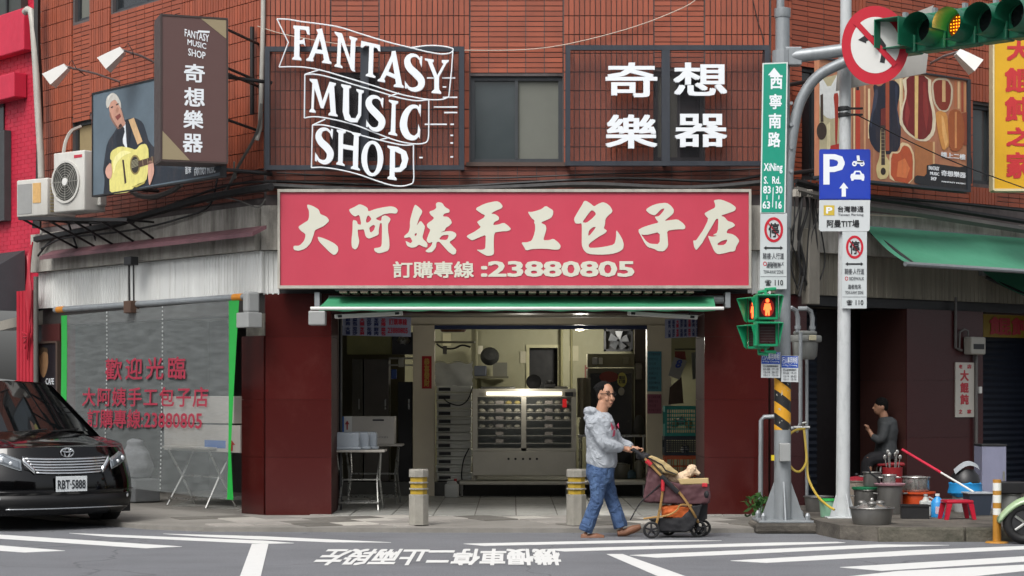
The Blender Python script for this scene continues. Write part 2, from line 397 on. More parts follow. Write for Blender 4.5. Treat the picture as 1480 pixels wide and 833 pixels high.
# ---------------- the corner building
bld=thing('corner_building','three sided corner building faced in orange brown tiles with a bun shop below','building',(0,23.5,0))
def wall_open(F,x0,x1,z0,z1,ops,th=.2,w=0):
    mb=MB(); xs=sorted({x0,x1,*[v for o in ops for v in (o[0],o[1]) if x0<v<x1]}); zs=sorted({z0,z1,*[v for o in ops for v in (o[2],o[3]) if z0<v<z1]})
    for a,b in zip(xs,xs[1:]):
        run=None
        for c,d in zip(zs,zs[1:]):
            cx,cz=(a+b)/2,(c+d)/2; hole=any(o[0]<cx<o[1] and o[2]<cz<o[3] for o in ops)
            if not hole: run=[c,d] if run is None else [run[0],d]
            if (hole or d==zs[-1]) and run is not None: mb.box(a,b,-w,-w+th,run[0],run[1]); run=None
    return mb
def opx(F,x0,x1,y0,y1,w=0):
    a,zt=F.uv(x0,y0,w); b,zb=F.uv(x1,y1,w); return (min(a,b),max(a,b),zb,zt)
ZT=8.6
opC=[opx(FC,680,813,110,235),opx(FC,478,548,105,233),opx(FC,945,1018,103,233)]
aL,bL=FL.uv(108,33),FL.uv(131,20); c1=FL.uv(163,19); c2=FL.uv(256,4); d1=FL.uv(105,178); d2=FL.uv(134,250)
opL=[(aL[0],bL[0],aL[1],aL[1]+1.1),(c1[0],c2[0],c1[1],c1[1]+1.1),(d1[0],d2[0],d2[1],d1[1])]
opR=[opx(FR,1158,1184,96,262),opx(FR,1404,1436,150,268)]
XL0=FL.X(60); XR1=FR.X(1640)
ZC=3.80  # top of the concrete band
# wings meet the centre with a mitred end: each wing starts 4 mm inside
put('wall',wall_open(FC,-2.99,3.12,ZC,ZT,opC),grout,bld,FC)
put('wall',wall_open(FL,XL0,-.004,ZC,ZT,opL),grout,bld,FL)
put('wall',wall_open(FR,.004,XR1,ZC,ZT,opR),grout,bld,FR)
# ---- wall tiles 60 x 227 mm, set on end in the piers, lengthwise in the bays
TL=[]
def tilezone(F,x0,x1,z0,z1,vert,ops,pri=1,w=.0):
    tw,th=(.052,.22) if vert else (.22,.052); g=.0105
    nx=max(1,round((x1-x0)/(tw+g))); nz=max(1,round((z1-z0)/(th+g))); dx=(x1-x0)/nx; dz=(z1-z0)/nz
    for j in range(nz+ (0)):
        off=0
        for i in range(nx):
            a=x0+i*dx+g/2; b=x0+(i+1)*dx-g/2; c=z0+j*dz+g/2; d=z0+(j+1)*dz-g/2
            if any(o[0]-.01<(a+b)/2<o[1]+.01 and o[2]-.01<(c+d)/2<o[3]+.01 for o in ops): continue
            if any(a<o[1] and b>o[0] and c<o[3] and d>o[2] for o in ops):
                o=[o for o in ops if a<o[1] and b>o[0] and c<o[3] and d>o[2]][0]
                if (a+b)/2<o[0]: b=min(b,o[0])
                elif (a+b)/2>o[1]: a=max(a,o[1])
                elif (c+d)/2<o[2]: d=min(d,o[2])
                else: c=max(c,o[3])
                if b-a<.01 or d-c<.01: continue
            TL.append((F,a,b,c,d,random.uniform(.008,.012)+w,pri))
cx=lambda px:FC.X(px)
ZB=FC.uv(740,240)[1]
for (p0,p1,v) in ((383.5,478,1),(478,548,0),(548,679,1),(679,814,0),(814,945,1),(945,1018,0),(1018,1112,1)):
    tilezone(FC,cx(p0)+.004,cx(p1)-.004,ZB,ZT,v,opC,0 if v==1 and p0 in(548,814) else 1,.012 if v else 0)
tilezone(FC,-2.98,3.11,ZC+.13,ZB-.004,0,[],2)
lx=lambda px,py=150:FL.uv(px,py)[0]
zl=4.25
for (p0,p1,v) in ((60,106,1),(106,131,0),(131,161,1),(161,262,0),(262,330,1),(330,377,1)):
    a,b=FL.X(p0),FL.X(p1); 
    if p1==377:b=-.012
    tilezone(FL,a+.004,b-.004,zl,ZT,v,opL,1,.015 if v else 0)
tilezone(FL,XL0+.01,-.012,ZC+.1,zl-.004,0,[],2)
for (p0,p1,v) in ((1113,1143,1),(1143,1190,0),(1190,1214,0),(1214,1250,1),(1250,1400,0),(1400,1440,1),(1440,1520,0),(1520,1640,1)):
    a,b=FR.X(p0),FR.X(p1)
    if p0==1113:a=.012
    tilezone(FR,a+.004,b-.004,ZC+.25,ZT,v,opR,1,.015 if v else 0)
TL.sort(key=lambda t:t[6])
def tilebox(mb,a,b,c,d,p): mb.box(a,b,-p,.001,c,d,back=False)
def seen(t):
    F,a,b,c,d,_,_=t; p=F.at((a+b)/2,0,(c+d)/2); px=740+FP*p.x/p.y; py=HOR-(p.z-CH)*FP/p.y
    if not(0<px<1480 and 0<py<833): return 9
    if t[6]==2: return 8
    if F is FC and py<66: return 0
    if F is FC and (px<400 or 660<px<815): return 1
    return 2 if F is FC else 3
TL.sort(key=lambda t:(seen(t)))
TM={}
for t in TL[:300]:
    F,a,b,c,d,p,_=t; key=(round(b-a,3),round(d-c,3))
    if key not in TM:
        m=MB(); tilebox(m,-(b-a)/2,(b-a)/2,-(d-c)/2,(d-c)/2,.022); o=put('wall_tile',m,tilem); TM[key]=o.data; bpy.data.objects.remove(o)
    o=bpy.data.objects.new('wall_tile',TM[key]); COL.objects.link(o); o.parent=bld
    o.location=F.at((a+b)/2,.011-p+.011,(c+d)/2)-bld.location; o.rotation_euler=(0,0,F.a)
mb=MB(); mbs=MB()
for F in (FC,FL,FR):
    q=MB(); qs=MB()
    for t in TL[300:]:
        if t[0] is F: tilebox(qs if t[6]==2 else q,t[1],t[2],t[3],t[4],t[5])
    mb.add([F.m@v for v in q.v],q.f); mbs.add([F.m@v for v in qs.v],qs.f)
put('wall_tiles',mb,tilem,bld,Matrix.Identity(4),kind='stuff')
put('sooty_wall_tiles',mbs,mat('sooty_wall_tile','6e3829',.6,var=.18,scale=3,isl=.15,dirt=.75,dcol='2c1d19',dscale=(1.2,1.2,2),dlo=.44),bld,Matrix.Identity(4),kind='stuff')
# ---- windows
wfr=mat('window_frame','3c3f42',.4,metal=.3)
def window(F,o,panes,style=0):
    x0,x1,z0,z1=o; mb=MB(); t=.05
    mb.box(x0,x1,.05,.12,z0,z0+t); mb.box(x0,x1,.05,.12,z1-t,z1); mb.box(x0,x0+t,.05,.12,z0+t,z1-t); mb.box(x1-t,x1,.05,.12,z0+t,z1-t)
    fr=put('window',mb,wfr,bld,F)
    k=len(panes)
    for i,pm_ in enumerate(panes):
        a=x0+t+(x1-x0-2*t)*i/k; b=x0+t+(x1-x0-2*t)*(i+1)/k
        p=MB(); p.box(a,b,.085,.09,z0+t,z1-t); put('pane',p,pm_,fr,F)
        if i: q=MB(); q.box(a-.018,a+.018,.045,.115,z0+t,z1-t); put('mullion',q,wfr,fr,F)
    return fr
glassg=mat('grey_window_glass','3e4547',.15,var=.12,scale=1.5,spec=.7)
window(FC,opC[0],[glassg,curt]); window(FC,opC[1],[glassd]); window(FC,opC[2],[curt,glassd])
window(FL,opL[0],[curt]); window(FL,opL[1],[glassd,glassd]); window(FL,opL[2],[mat('tan_curtain','8a7a58',.9)])
window(FR,opR[0],[glassd]); window(FR,opR[1],[glassg])
# big window sill
mb=MB(); o=opC[0]; mb.box(o[0]-.05,o[1]+.05,-.05,.1,o[2]-.05,o[2]-.003); put('window_sill',mb,mat('dark_sill','4a3a34',.7),bld,FC)
# ---- concrete band and metal cladding
ZB0,ZB1=3.26,ZC-.002
mb=MB(); mb.box(XL0-.02,.02,-.16,.2,ZB0,ZB1); put('concrete_band',mb,conc,bld,FL)
mb=MB(); mb.box(-3.03,3.16,-.1,.2,ZB0,ZB1+.0); put('concrete_band',mb,conc,bld,FC)
mb=MB(); mb.box(-.02,XR1,-.15,.2,ZB0,ZB1); put('concrete_band',mb,conc,bld,FR)
def corrugated(F,x0,x1,z0,z1,w,m,pitch=.075,name='cladding_panel'):
    # ribbed sheet: raised rib every pitch
    n=max(1,round((x1-x0)/pitch)); prof=[]
    for i in range(n):
        a=x0+(x1-x0)*i/n; d=(x1-x0)/n
        prof+=[(a,0),(a+d*.62,0),(a+d*.7,.009),(a+d*.92,.009)]
    prof.append((x1,0)); mb=MB()
    for (x,p) in prof: mb.v+=[Vector((x,-w-p,z0)),Vector((x,-w-p,z1))]
    k=len(prof)
    mb.f=[(2*i,2*i+2,2*i+3,2*i+1) for i in range(k-1)]
    b=len(mb.v)-2
    mb.box(x0,x1,-w+.004,-w+.03,z0,z1)
    return put(name,mb,m,bld,F)
CZ0,CZ1=2.745,3.255
xs=[XL0]+[FL.X(p) for p in (190,258,300)]+[.02]
for k,(a,b) in enumerate(zip(xs,xs[1:])): corrugated(FL,a+.004,b-.004,CZ0,CZ1,.05,clad,[.07,.4,.2,.07][k])
corrugated(FC,-3.02,-2.82,CZ0-.02,CZ1,.0,clad); corrugated(FC,2.86,3.14,CZ0-.02,CZ1,0,clad)
xs=[.0,.75,1.9,3.1,4.3,5.4,XR1]
for a,b in zip(xs,xs[1:]): corrugated(FR,a+.004,b-.004,CZ0,3.255,.02,cladR,.085)
# lintel beam, arcade ceiling
mb=MB(); mb.box(-3,3.12,.0,.5,2.50,2.74); put('lintel',mb,granD,bld,FC)
mb=MB(); mb.box(XL0,-.0,.02,.4,2.5,2.74); put('lintel',mb,mat('dark_steel_beam','33302e',.6,var=.15),bld,FL)
mb=MB(); mb.box(.62,XR1,.05,.4,2.62,2.742); put('lintel',mb,darkm,bld,FR)
ceil=mat('arcade_ceiling','8d887d',.8,var=.1)
mb=MB(); pts=[FL.at(XL0,.3,0),FC.at(-2.9,.4,0),FC.at(3.0,.4,0),FR.at(XR1,.3,0)]
mb.slab([(p.x,p.y) for p in pts]+[(10,34),(-9,34)],2.64,2.8); put('ceiling',mb,ceil,bld,Matrix.Identity(4))
mb=MB(); mb.slab([(p.x,p.y) for p in pts]+[(10,34),(-9,34)],ZT-.15,ZT-.01); put('roof',mb,conc,bld,Matrix.Identity(4))
# ribbed soffit strip above the awning
mb=MB()
for i in range(34):
    x=-2.05+i*.125; mb.box(x,x+.085,-.5,-.02,2.72,2.745)
put('soffit_slats',mb,mat('soffit','8a7f6e',.7),bld,FC,kind='stuff')
mb=MB(); mb.box(-2.1,2.3,-.52,-.005,2.746,2.76); put('soffit',mb,darkm,bld,FC)
# ---- piers faced with granite panels
def pier(F,x0,x1,y0,y1,z1,splits_z,m=gran,core=True,sides=(1,1)):
    mb=MB(); mb.box(x0+.012,x1-.012,y0+.012,y1-.012,KZ-.1,z1-.002); pr=put('pier',mb,mat('pier_core','1c0f0e',.8),bld,F)
    zz=[KZ]+splits_z+[z1]
    for a,b in zip(zz,zz[1:]):
        p=MB(); p.box(x0,x1,y0-.008,y0+.008,a+.0015,b-.0015); put('granite_panel',p,m,pr,F)
        if sides[0]: p=MB(); p.box(x0,x0+.01,y0+.009,y1,a+.003,b-.003); put('granite_panel',p,granS,pr,F)
        if sides[1]: p=MB(); p.box(x1-.01,x1,y0+.009,y1,a+.003,b-.003); put('granite_panel',p,granS,pr,F)
    return pr
z1=FC.uv(0,487)[1]
pier(FC,-2.99,FC.X(479),0,1.25,2.735,[.75,1.45,z1])
pier(FC,FC.X(1018),3.11,0,1.1,2.735,[.75,1.45,z1],granD if 0 else gran)
xa=FL.X(350); pier(FL,xa,-.012,.0,.6,FL.uv(366,486)[1],[.75,1.45],sides=(1,0))
mb=MB(); mb.box(xa+.06,-.03,.02,.5,FL.uv(366,486)[1]+.003,2.74); put('rough_concrete_stub',mb,mat('rough_concrete','77746c',.95,var=.35,scale=14,bump=1,bscale=25,dirt=.6),bld,FL)
pier(FR,.012,.62,0,.8,2.735,[.75,1.45,z1],granD,sides=(0,1))
xa=FR.X(1310); xb=FR.X(1420); pier(FR,xa,xb,.0,.8,2.62,[.95,1.7],granD)
# left end of the left wing: maroon return wall with poster
xe=FL.X(62); mb=MB(); mb.box(XL0,FL.X(86),.0,.25,KZ,2.52); put('side_wall',mb,mat('maroon_tile_wall','48211f',.4,var=.15),bld,FL)
# recessed roller shutter in the right wing
def shutter(F,x0,x1,y,z0,z1,m,parent=bld,name='roller_shutter'):
    mb=MB(); mb.box(x0,x1,y,y+.03,z0,z1); s=put(name,mb,m,parent,F); n=int((z1-z0)/.085)
    me=None
    for i in range(n):
        z=z0+(z1-z0)*i/n; q=MB(); h=(z1-z0)/n
        q.add([(x0,y-.003,z+.004),(x1,y-.003,z+.004),(x1,y-.022,z+h*.5),(x0,y-.022,z+h*.5),(x1,y-.003,z+h-.004),(x0,y-.003,z+h-.004)],[(0,1,2,3),(3,2,4,5)])
        put('shutter_slat',q,m,s,F)
    return s
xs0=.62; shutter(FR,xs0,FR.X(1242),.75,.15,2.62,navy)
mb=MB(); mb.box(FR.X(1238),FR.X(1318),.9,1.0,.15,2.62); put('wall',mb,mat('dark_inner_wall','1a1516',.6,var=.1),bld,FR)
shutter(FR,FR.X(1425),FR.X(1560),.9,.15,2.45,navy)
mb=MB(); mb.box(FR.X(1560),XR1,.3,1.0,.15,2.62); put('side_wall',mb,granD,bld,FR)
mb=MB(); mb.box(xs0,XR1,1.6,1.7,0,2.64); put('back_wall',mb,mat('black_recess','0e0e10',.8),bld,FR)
# ---- inner shopfront 4.5 m behind the facade
S=CF(28.0); sx=lambda px:S.X(px)
cols=((sx(597),sx(628)),(sx(935),sx(970)))
for a,b in cols: mb=MB(); mb.box(a,b,-.03,.25,KZ,2.515); put('shopfront_column',mb,beige,bld,S)
mb=MB(); mb.box(cols[0][1],cols[1][0],.0,.2,S.uv(0,470)[1],2.63); put('shopfront_header',mb,beige,bld,S)
mb=MB(); mb.box(-3.3,cols[0][1]-.002,.0,.2,2.52,2.63); put('shopfront_header',mb,beige,bld,S); mb=MB(); mb.box(cols[1][0]+.002,3.3,0,.2,2.52,2.63); put('shopfront_header',mb,beige,bld,S)
mb=MB(); mb.box(cols[0][1],cols[1][0],-.02,.1,S.uv(0,476)[1],S.uv(0,470.5)[1]); put('shutter_rail',mb,mat('navy_rail','16264a',.4),bld,S)
mb=MB(); mb.box(-3.4,3.3,.0,4,-.05,.25); put('raised_floor',mb,mat('dark_shop_floor','4a4a46',.5,var=.2,dirt=.5),bld,S)
# inner walls
SB=CF(31.5)
win=(SB.X(765),SB.X(806),SB.uv(0,562)[1],SB.uv(0,503)[1])
put('back_wall',wall_open(SB,-3.4,3.3,.25,2.64,[win],.1),cream,bld,SB)
mb=MB()
t=.05
for q in ((win[0]-t,win[1]+t,win[3],win[3]+t),(win[0]-t,win[0],win[2],win[3]),(win[1],win[1]+t,win[2],win[3])): mb.box(q[0],q[1],-.03,-.001,q[2],q[3])
put('window_trim',mb,mat('cream_trim','a39f7d',.6),bld,SB)
mb=MB(); mb.box(win[0]-.2,win[1]+.2,.3,.35,win[2]-.3,win[3]+.2); put('dark_room',mb,blackm,bld,SB)
mb=MB(); mb.box(SB.X(806)+.06,SB.X(822),-.14,-.002,.25,2.63); put('column',mb,cream,bld,SB)
mb=MB(); mb.box(-3.3,-1.6,.3,.38,.25,2.63); put('partition',mb,mat('dim_partition','5e5a46',.7,var=.1),bld,CF(28.6))
for x in (-3.45,3.32):
    mb=MB(); mb.box(x,x+.1,0,3.6,-.05,2.64); put('side_wall',mb,cream,bld,S)
mb=MB(); mb.box(2.95,3.0,-3.4,0,KZ,2.64); put('side_wall',mb,mat('arcade_wall','6d6852',.7,var=.1,dirt=.4),bld,S)
mb=MB(); mb.box(XL0-.3,-3.25,2.8,2.9,-.05,2.64); put('back_wall',mb,mat('arcade_back','3c3d3b',.7,var=.2,dirt=.4),bld,FL)
mb=MB(); mb.box(XL0-.1,XL0,.25,3.0,-.05,2.64); put('side_wall',mb,mat('arcade_back','3c3d3b'),bld,FL)
# upper floors behind the windows: dark partitions so no sky shows through
for F,a,b in ((FC,-2.5,2.6),(FL,XL0,-.4),(FR,.4,XR1)):
    mb=MB(); mb.box(a,b,.9,.95,2.82,ZT-.16); put('inner_partition',mb,mat('dark_room_wall','15161a',.8),bld,F)
# outer return walls and back so the block is closed
mb=MB(); mb.box(XL0-.05,XL0-.004,.0,6,ZC,ZT-.16); put('end_wall',mb,conc,bld,FL)
mb=MB(); mb.box(XR1+.004,XR1+.05,-.1,6,0,ZT-.16); put('end_wall',mb,conc,bld,FR)
# fascia behind the red sign
mb=MB(); mb.box(-2.815,2.855,.02,.2,2.742,3.258); put('fascia',mb,darkm,bld,FC)
# ---------------- red shop sign
def wthing(name,label,cat,F,px,py,w=0,**k):
    p=F.pt(px,py,w); return thing(name,label,cat,p,F.a,**k)
redm=mat('red_sign_panel','b83a4e',.45,var=.06,scale=1,dirt=.25,dcol='9a2438',dscale=(1,1,.6))
signw=mat('sign_characters','c9c9ba',.5,var=.03)
t=wthing('shop_sign','wide red sign with pale brush characters and a phone number above the shop opening','sign',FC,743,415,.32)
x0,zt=FC.uv(405,278,.32); x1,zb=FC.uv(1082,413,.32)
mb=MB(); mb.box(x0,x1,-.32,-.12,zb,zt); put('sign_panel',mb,redm,t,FC)
fm=mat('sign_frame','a8a49a',.5,var=.1,dirt=.4)
for q in ((x0-.03,x1+.03,zt,zt+.035),(x0-.03,x1+.03,zb-.035,zb),(x0-.03,x0-.001,zb,zt),(x1+.001,x1+.03,zb,zt)):
    mb=MB(); mb.box(q[0],q[1],-.345,-.1,q[2],q[3]); put('sign_frame',mb,fm,t,FC)
GL=[(410,[[(280,130),(330,140),(395,175),(420,195),(435,245),(480,262),(515,280),(545,325),(480,385),(425,410),(370,435),(350,510),(320,590),(260,655),(180,682),(130,672),(115,655),(118,620),(190,620),(245,560),(262,490),(245,470),(200,440),(170,395),(240,350),(290,320),(303,270),(300,200),(280,160)]]),
(410,[[(400,512),(450,522),(520,550),(600,590),(645,630),(650,680),(620,725),(590,728),(550,700),(480,630),(420,570)]]),
(410,[[(775,190),(850,155),(900,125),(960,145),(1000,175),(1005,215),(1100,180),(1200,160),(1275,150),(1330,165),(1360,200),(1340,240),(1270,232),(1190,245),(1160,262),(1090,298),(1130,320),(1160,325),(1165,275),(1200,258),(1240,272),(1272,300),(1260,335),(1240,360),(1240,450),(1255,540),(1258,640),(1240,680),(1180,700),(1130,712),(1085,690),(1070,650),(1140,640),(1165,620),(1168,480),(1168,350),(1145,350),(1130,430),(1130,490),(1070,515),(1015,538),(975,515),(955,430),(945,425),(900,430),(878,428),(885,500),(900,570),(880,640),(850,668),(810,640),(805,560),(818,440),(820,310),(870,325),(880,365),(925,372),(900,250),(850,275),(810,250),(785,215)],[(990,275),(1010,258),(1045,300),(1020,335),(985,350),(978,320)],[(1015,405),(1065,370),(1090,385),(1070,440),(1030,468)]]),
(570,[[(250,130),(300,170),(332,205),(325,240),(300,280),(275,350),(262,385),(310,320),(345,360),(365,395),(350,450),(330,530),(395,590),(390,645),(340,630),(290,605),(260,635),(200,645),(150,620),(130,560),(170,580),(190,592),(215,570),(190,515),(120,530),(115,505),(170,460),(185,400),(185,320),(215,210),(235,150)],[(235,495),(260,465),(268,480),(255,505)]]),
(570,[[(490,120),(520,100),(570,112),(600,160),(655,190),(655,225),(590,238),(575,272),(635,275),(670,310),(685,350),(650,385),(610,410),(600,440),(545,465),(600,450),(680,445),(730,470),(738,500),(710,540),(650,575),(700,630),(738,670),(730,715),(695,728),(640,690),(560,600),(530,570),(500,580),(495,640),(450,695),(400,702),(365,685),(400,655),(440,620),(455,575),(410,590),(380,560),(400,500),(430,430),(390,400),(385,360),(460,310),(470,285),(430,255),(412,215),(470,195),(500,170)],[(525,545),(570,495),(650,490),(625,555)]]),
(570,[[(955,180),(1070,120),(1210,88),(1255,105),(1290,150),(1270,180),(1200,205),(1145,238),(1200,245),(1245,280),(1240,315),(1190,335),(1170,375),(1230,370),(1300,345),(1345,375),(1388,420),(1360,445),(1260,450),(1185,465),(1180,600),(1185,715),(1160,735),(1100,742),(1040,710),(970,665),(1040,670),(1080,655),(1085,560),(1085,490),(1010,520),(930,558),(900,545),(850,505),(950,455),(1030,400),(1000,365),(980,335),(1060,290),(1080,258),(1030,235)]]),
(740,[[(185,215),(230,220),(290,205),(350,185),(400,145),(450,175),(490,200),(490,245),(465,290),(400,320),(340,345),(400,375),(410,420),(390,490),(370,555),(440,555),(490,535),(540,570),(582,620),(565,665),(500,668),(430,658),(330,655),(240,660),(165,678),(140,630),(108,580),(180,580),(235,560),(262,490),(275,430),(275,370),(262,345),(270,320),(230,290)]]),
(740,[[(855,90),(880,85),(930,115),(975,155),(1020,125),(1080,100),(1130,120),(1170,155),(1195,205),(1185,228),(1150,255),(1110,300),(1105,370),(1090,415),(1130,440),(1110,470),(1020,520),(910,600),(915,645),(1000,645),(1110,630),(1215,605),(1235,540),(1238,430),(1275,480),(1310,540),(1330,600),(1320,660),(1270,695),(1180,720),(1050,728),(900,718),(850,670),(828,610),(830,450),(828,350),(800,358),(750,355),(735,300),(780,220),(830,140)],[(835,340),(900,250),(950,190),(1005,240),(950,300),(880,350)],[(905,490),(915,440),(960,400),(1000,395),(970,440),(915,505)]]),
(900,[[(272,190),(340,145),(420,118),(520,108),(575,145),(610,195),(600,240),(540,290),(495,325),(570,315),(650,305),(710,345),(748,390),(735,425),(650,425),(525,440),(535,530),(540,630),(490,688),(420,685),(370,655),(300,640),(260,590),(230,530),(178,435),(240,400),(330,370),(430,345),(400,310),(380,275),(430,270),(480,215),(500,175),(460,185),(420,225),(380,262),(330,245),(300,225)],[(215,480),(250,492),(300,490),(440,455),(440,600),(330,598),(280,570)]]),
(900,[[(1080,80),(1150,68),(1210,85),(1290,120),(1348,165),(1335,205),(1250,235),(1165,262),(1210,280),(1245,325),(1310,345),(1340,380),(1300,405),(1250,425),(1230,470),(1300,480),(1350,510),(1388,560),(1360,610),(1345,640),(1335,685),(1270,692),(1200,712),(1130,722),(1090,690),(1050,600),(1010,500),(1060,515),(1130,500),(1065,495),(1130,460),(1138,300),(1110,300),(1060,390),(1000,490),(950,580),(920,620),(875,675),(850,640),(835,555),(870,560),(910,500),(960,430),(1020,300),(990,270),(968,235),(1040,195),(1095,170),(1100,130)],[(1125,595),(1180,560),(1250,545),(1215,610),(1130,615)]])]
mb=MB()
for ox,loops in GL: pxshape(mb,FC,[[(ox+x/8.222,280+y/8.222) for x,y in l] for l in loops],.325,smooth=True)
put('lettering',mb,signw,t,FC)
mb=MB(); pxtxt(mb,FC,'訂購專線',568,378,685,402,.325,bold=.022); put('lettering',mb,signw,t,FC)
mb=MB(); pxtxt(mb,FC,':23880805',695,377.5,917,400.5,.325,bold=.025,spacing=.95); put('lettering',mb,signw,t,FC)
# ---------------- lettering boards of the music shop
frm=mat('board_frame','2f343c',.45,metal=.3,var=.15,dirt=.3,dcol='54565a')
tint=bpy.data.materials.new('tinted_board_sheet'); tint.use_nodes=True
_b=tint.node_tree.nodes['Principled BSDF']; _b.inputs['Base Color'].default_value=lin('3a3236'); _b.inputs['Alpha'].default_value=.15; _b.inputs['Roughness'].default_value=.6
def board(label,px0,py0,px1,py1,mid,w=.22):
    t=wthing('lettering_board',label,'sign',FC,(px0+px1)/2,py1,w,group='framed lettering boards of the music shop')
    x0,z1=FC.uv(px0,py0,w); x1,z0=FC.uv(px1,py1,w); b=.03
    for q in ((x0,x1,z1-.06,z1),(x0,x1,z0,z0+.055),(x0,x0+.06,z0+.055,z1-.06),(x1-.06,x1,z0+.055,z1-.06)):
        mb=MB(); mb.box(q[0],q[1],-w-.03,-w+.03,q[2],q[3]); put('frame',mb,frm,t,FC)
    m=FC.X(mid,w); mb=MB(); mb.box(m-.05,m+.05,-w-.028,-w+.028,z0+.055,z1-.06); put('mullion',mb,frm,t,FC)
    for a,c in ((x0+.06,m-.05),(m+.05,x1-.06)):
        mb=MB(); mb.box(a,c,-w-.002,-w+.002,z0+.055,z1-.06); put('sheet',mb,tint,t,FC)
    mb=MB()
    for x in (x0+.03,m,x1-.03): mb.box(x-.02,x+.02,-w+.03,0,z0+.01,z0+.04); mb.box(x-.02,x+.02,-w+.03,0,z1-.04,z1-.01)
    put('bracket',mb,frm,t,FC,kind='stuff'); return t
t=board('dark framed board with slanting english music shop letters on curling ribbon outlines',383,68,671,246,527)
s=3.892
def p1(l): return [(370+x/s,y/s) for x,y in l]
def p2(l): return [(370+x/s,200+y/s) for x,y in l]
LET=[p1([(212,145),(300,153),(303,200),(290,195),(280,172),(248,168),(247,228),(262,228),(272,215),(278,262),(268,250),(246,248),(245,320),(258,335),(255,342),(204,337),(205,330),(215,320),(218,168),(210,158)]),
p1([(442,180),(485,190),(530,330),(535,230),(525,215),(527,205),(570,218),(570,226),(560,235),(555,395),(560,405),(545,403),(535,395),(480,240),(475,365),(488,378),(487,386),(442,376),(443,368),(455,360),(462,210),(445,192)]),
p1([(592,232),(698,256),(700,292),(690,290),(680,272),(662,268),(658,420),(672,432),(671,441),(618,430),(618,422),(632,414),(638,262),(615,258),(602,270),(590,268)]),
p1([(950,330),(1000,338),(1000,348),(992,354),(1020,425),(1055,362),(1045,352),(1046,340),(1085,340),(1083,350),(1072,358),(1030,435),(1030,505),(1042,520),(1041,530),(988,525),(990,515),(1003,505),(1003,440),(965,345),(950,340)]),
p1([(303,445),(345,448),(375,570),(415,462),(450,470),(450,480),(440,488),(450,640),(460,650),(458,658),(408,650),(410,640),(420,632),(412,520),(380,612),(365,610),(330,500),(325,615),(337,628),(335,637),(300,632),(302,624),(312,612),(318,470),(303,455)]),
p1([(480,475),(535,485),(535,495),(524,502),(524,640),(535,665),(560,668),(575,640),(578,525),(565,512),(566,502),(607,512),(606,522),(595,530),(592,650),(570,690),(535,690),(500,675),(488,630),(492,500),(480,485)]),
p1([(748,562),(800,572),(800,582),(786,590),(784,748),(795,758),(794,767),(745,757),(746,748),(758,742),(765,585),(748,572)]),
p2([(455,-48),(505,-40),(505,-30),(492,-25),(490,35),(548,45),(552,-15),(540,-25),(541,-34),(590,-25),(590,-15),(578,-8),(574,165),(585,175),(584,184),(534,172),(535,163),(546,156),(547,70),(490,60),(488,140),(500,150),(499,158),(452,148),(453,140),(463,132),(465,-28),(455,-38)])]
HOL=[[p1([(340,168),(372,163),(415,345),(425,352),(424,362),(372,356),(372,348),(383,340),(378,306),(335,302),(322,330),(325,344),(318,348),(283,343),(284,335),(298,325),(350,190)]),p1([(343,280),(374,284),(360,222)])],
[p1([(765,290),(785,288),(822,478),(832,488),(830,497),(775,490),(776,480),(788,474),(783,445),(735,425),(722,445),(727,458),(725,466),(684,458),(686,450),(700,442),(760,318)]),p1([(745,405),(779,420),(768,348)])],
[p2(ring(655,115,62,100)),p2(ring(655,115,30,82))],
[p2([(740,42),(800,50),(845,75),(858,115),(845,165),(815,190),(780,192),(780,215),(792,228),(791,238),(740,230),(741,222),(752,212),(755,62),(740,52)]),p2([(782,75),(815,90),(822,130),(808,165),(782,168)])]]
def sp(l,w,n=4):
    P=spline([(x,y,0) for x,y in l],n); ww=[v.x for v in spline([(a,0,0) for a in w],n)]
    return stroke([(p.x,p.y) for p in P],ww)
STR=[p1(sp([(930,348),(905,318),(872,315),(852,340),(862,380),(902,420),(930,455),(925,490),(895,506),(862,498),(842,470)],[8,14,24,34,40,42,40,34,26,16,8])),
p1(sp([(712,580),(688,552),(655,548),(635,572),(643,605),(680,645),(708,680),(702,715),(678,730),(648,722),(625,690)],[8,14,24,34,40,42,40,34,26,16,8])),
p1(sp([(922,640),(908,605),(872,606),(840,650),(830,710),(850,762),(888,778),(912,758),(920,730)],[8,16,26,36,42,38,26,16,8])),
p2(sp([(428,-18),(402,-48),(368,-45),(352,-15),(365,20),(398,52),(418,85),(412,118),(388,136),(356,125),(338,92)],[8,14,24,34,40,42,40,34,26,16,8])),
p1([(926,318),(936,320),(932,382),(920,350)]),p1([(708,552),(718,554),(714,612),(702,582)]),p1([(918,590),(929,592),(926,660),(916,625)]),p1([(914,700),(924,730),(922,782),(908,760)]),
p1([(838,455),(850,480),(848,500),(838,498)]),p1([(622,675),(632,700),(630,718),(620,715)]),p2([(424,-52),(434,-50),(430,8),(418,-22)]),p2([(334,80),(344,105),(342,132),(332,128)])]
wl=.31
for k,(L,dy) in enumerate([([l],0) for l in LET]+[(h,0) for h in HOL]+[([l],.001*(i%3+1)) for i,l in enumerate(STR)]):
    mb=MB(); q=MB(); pxshape(q,FC,L,wl+dy,ext=.022); put('letter',q,whitel,t,FC)
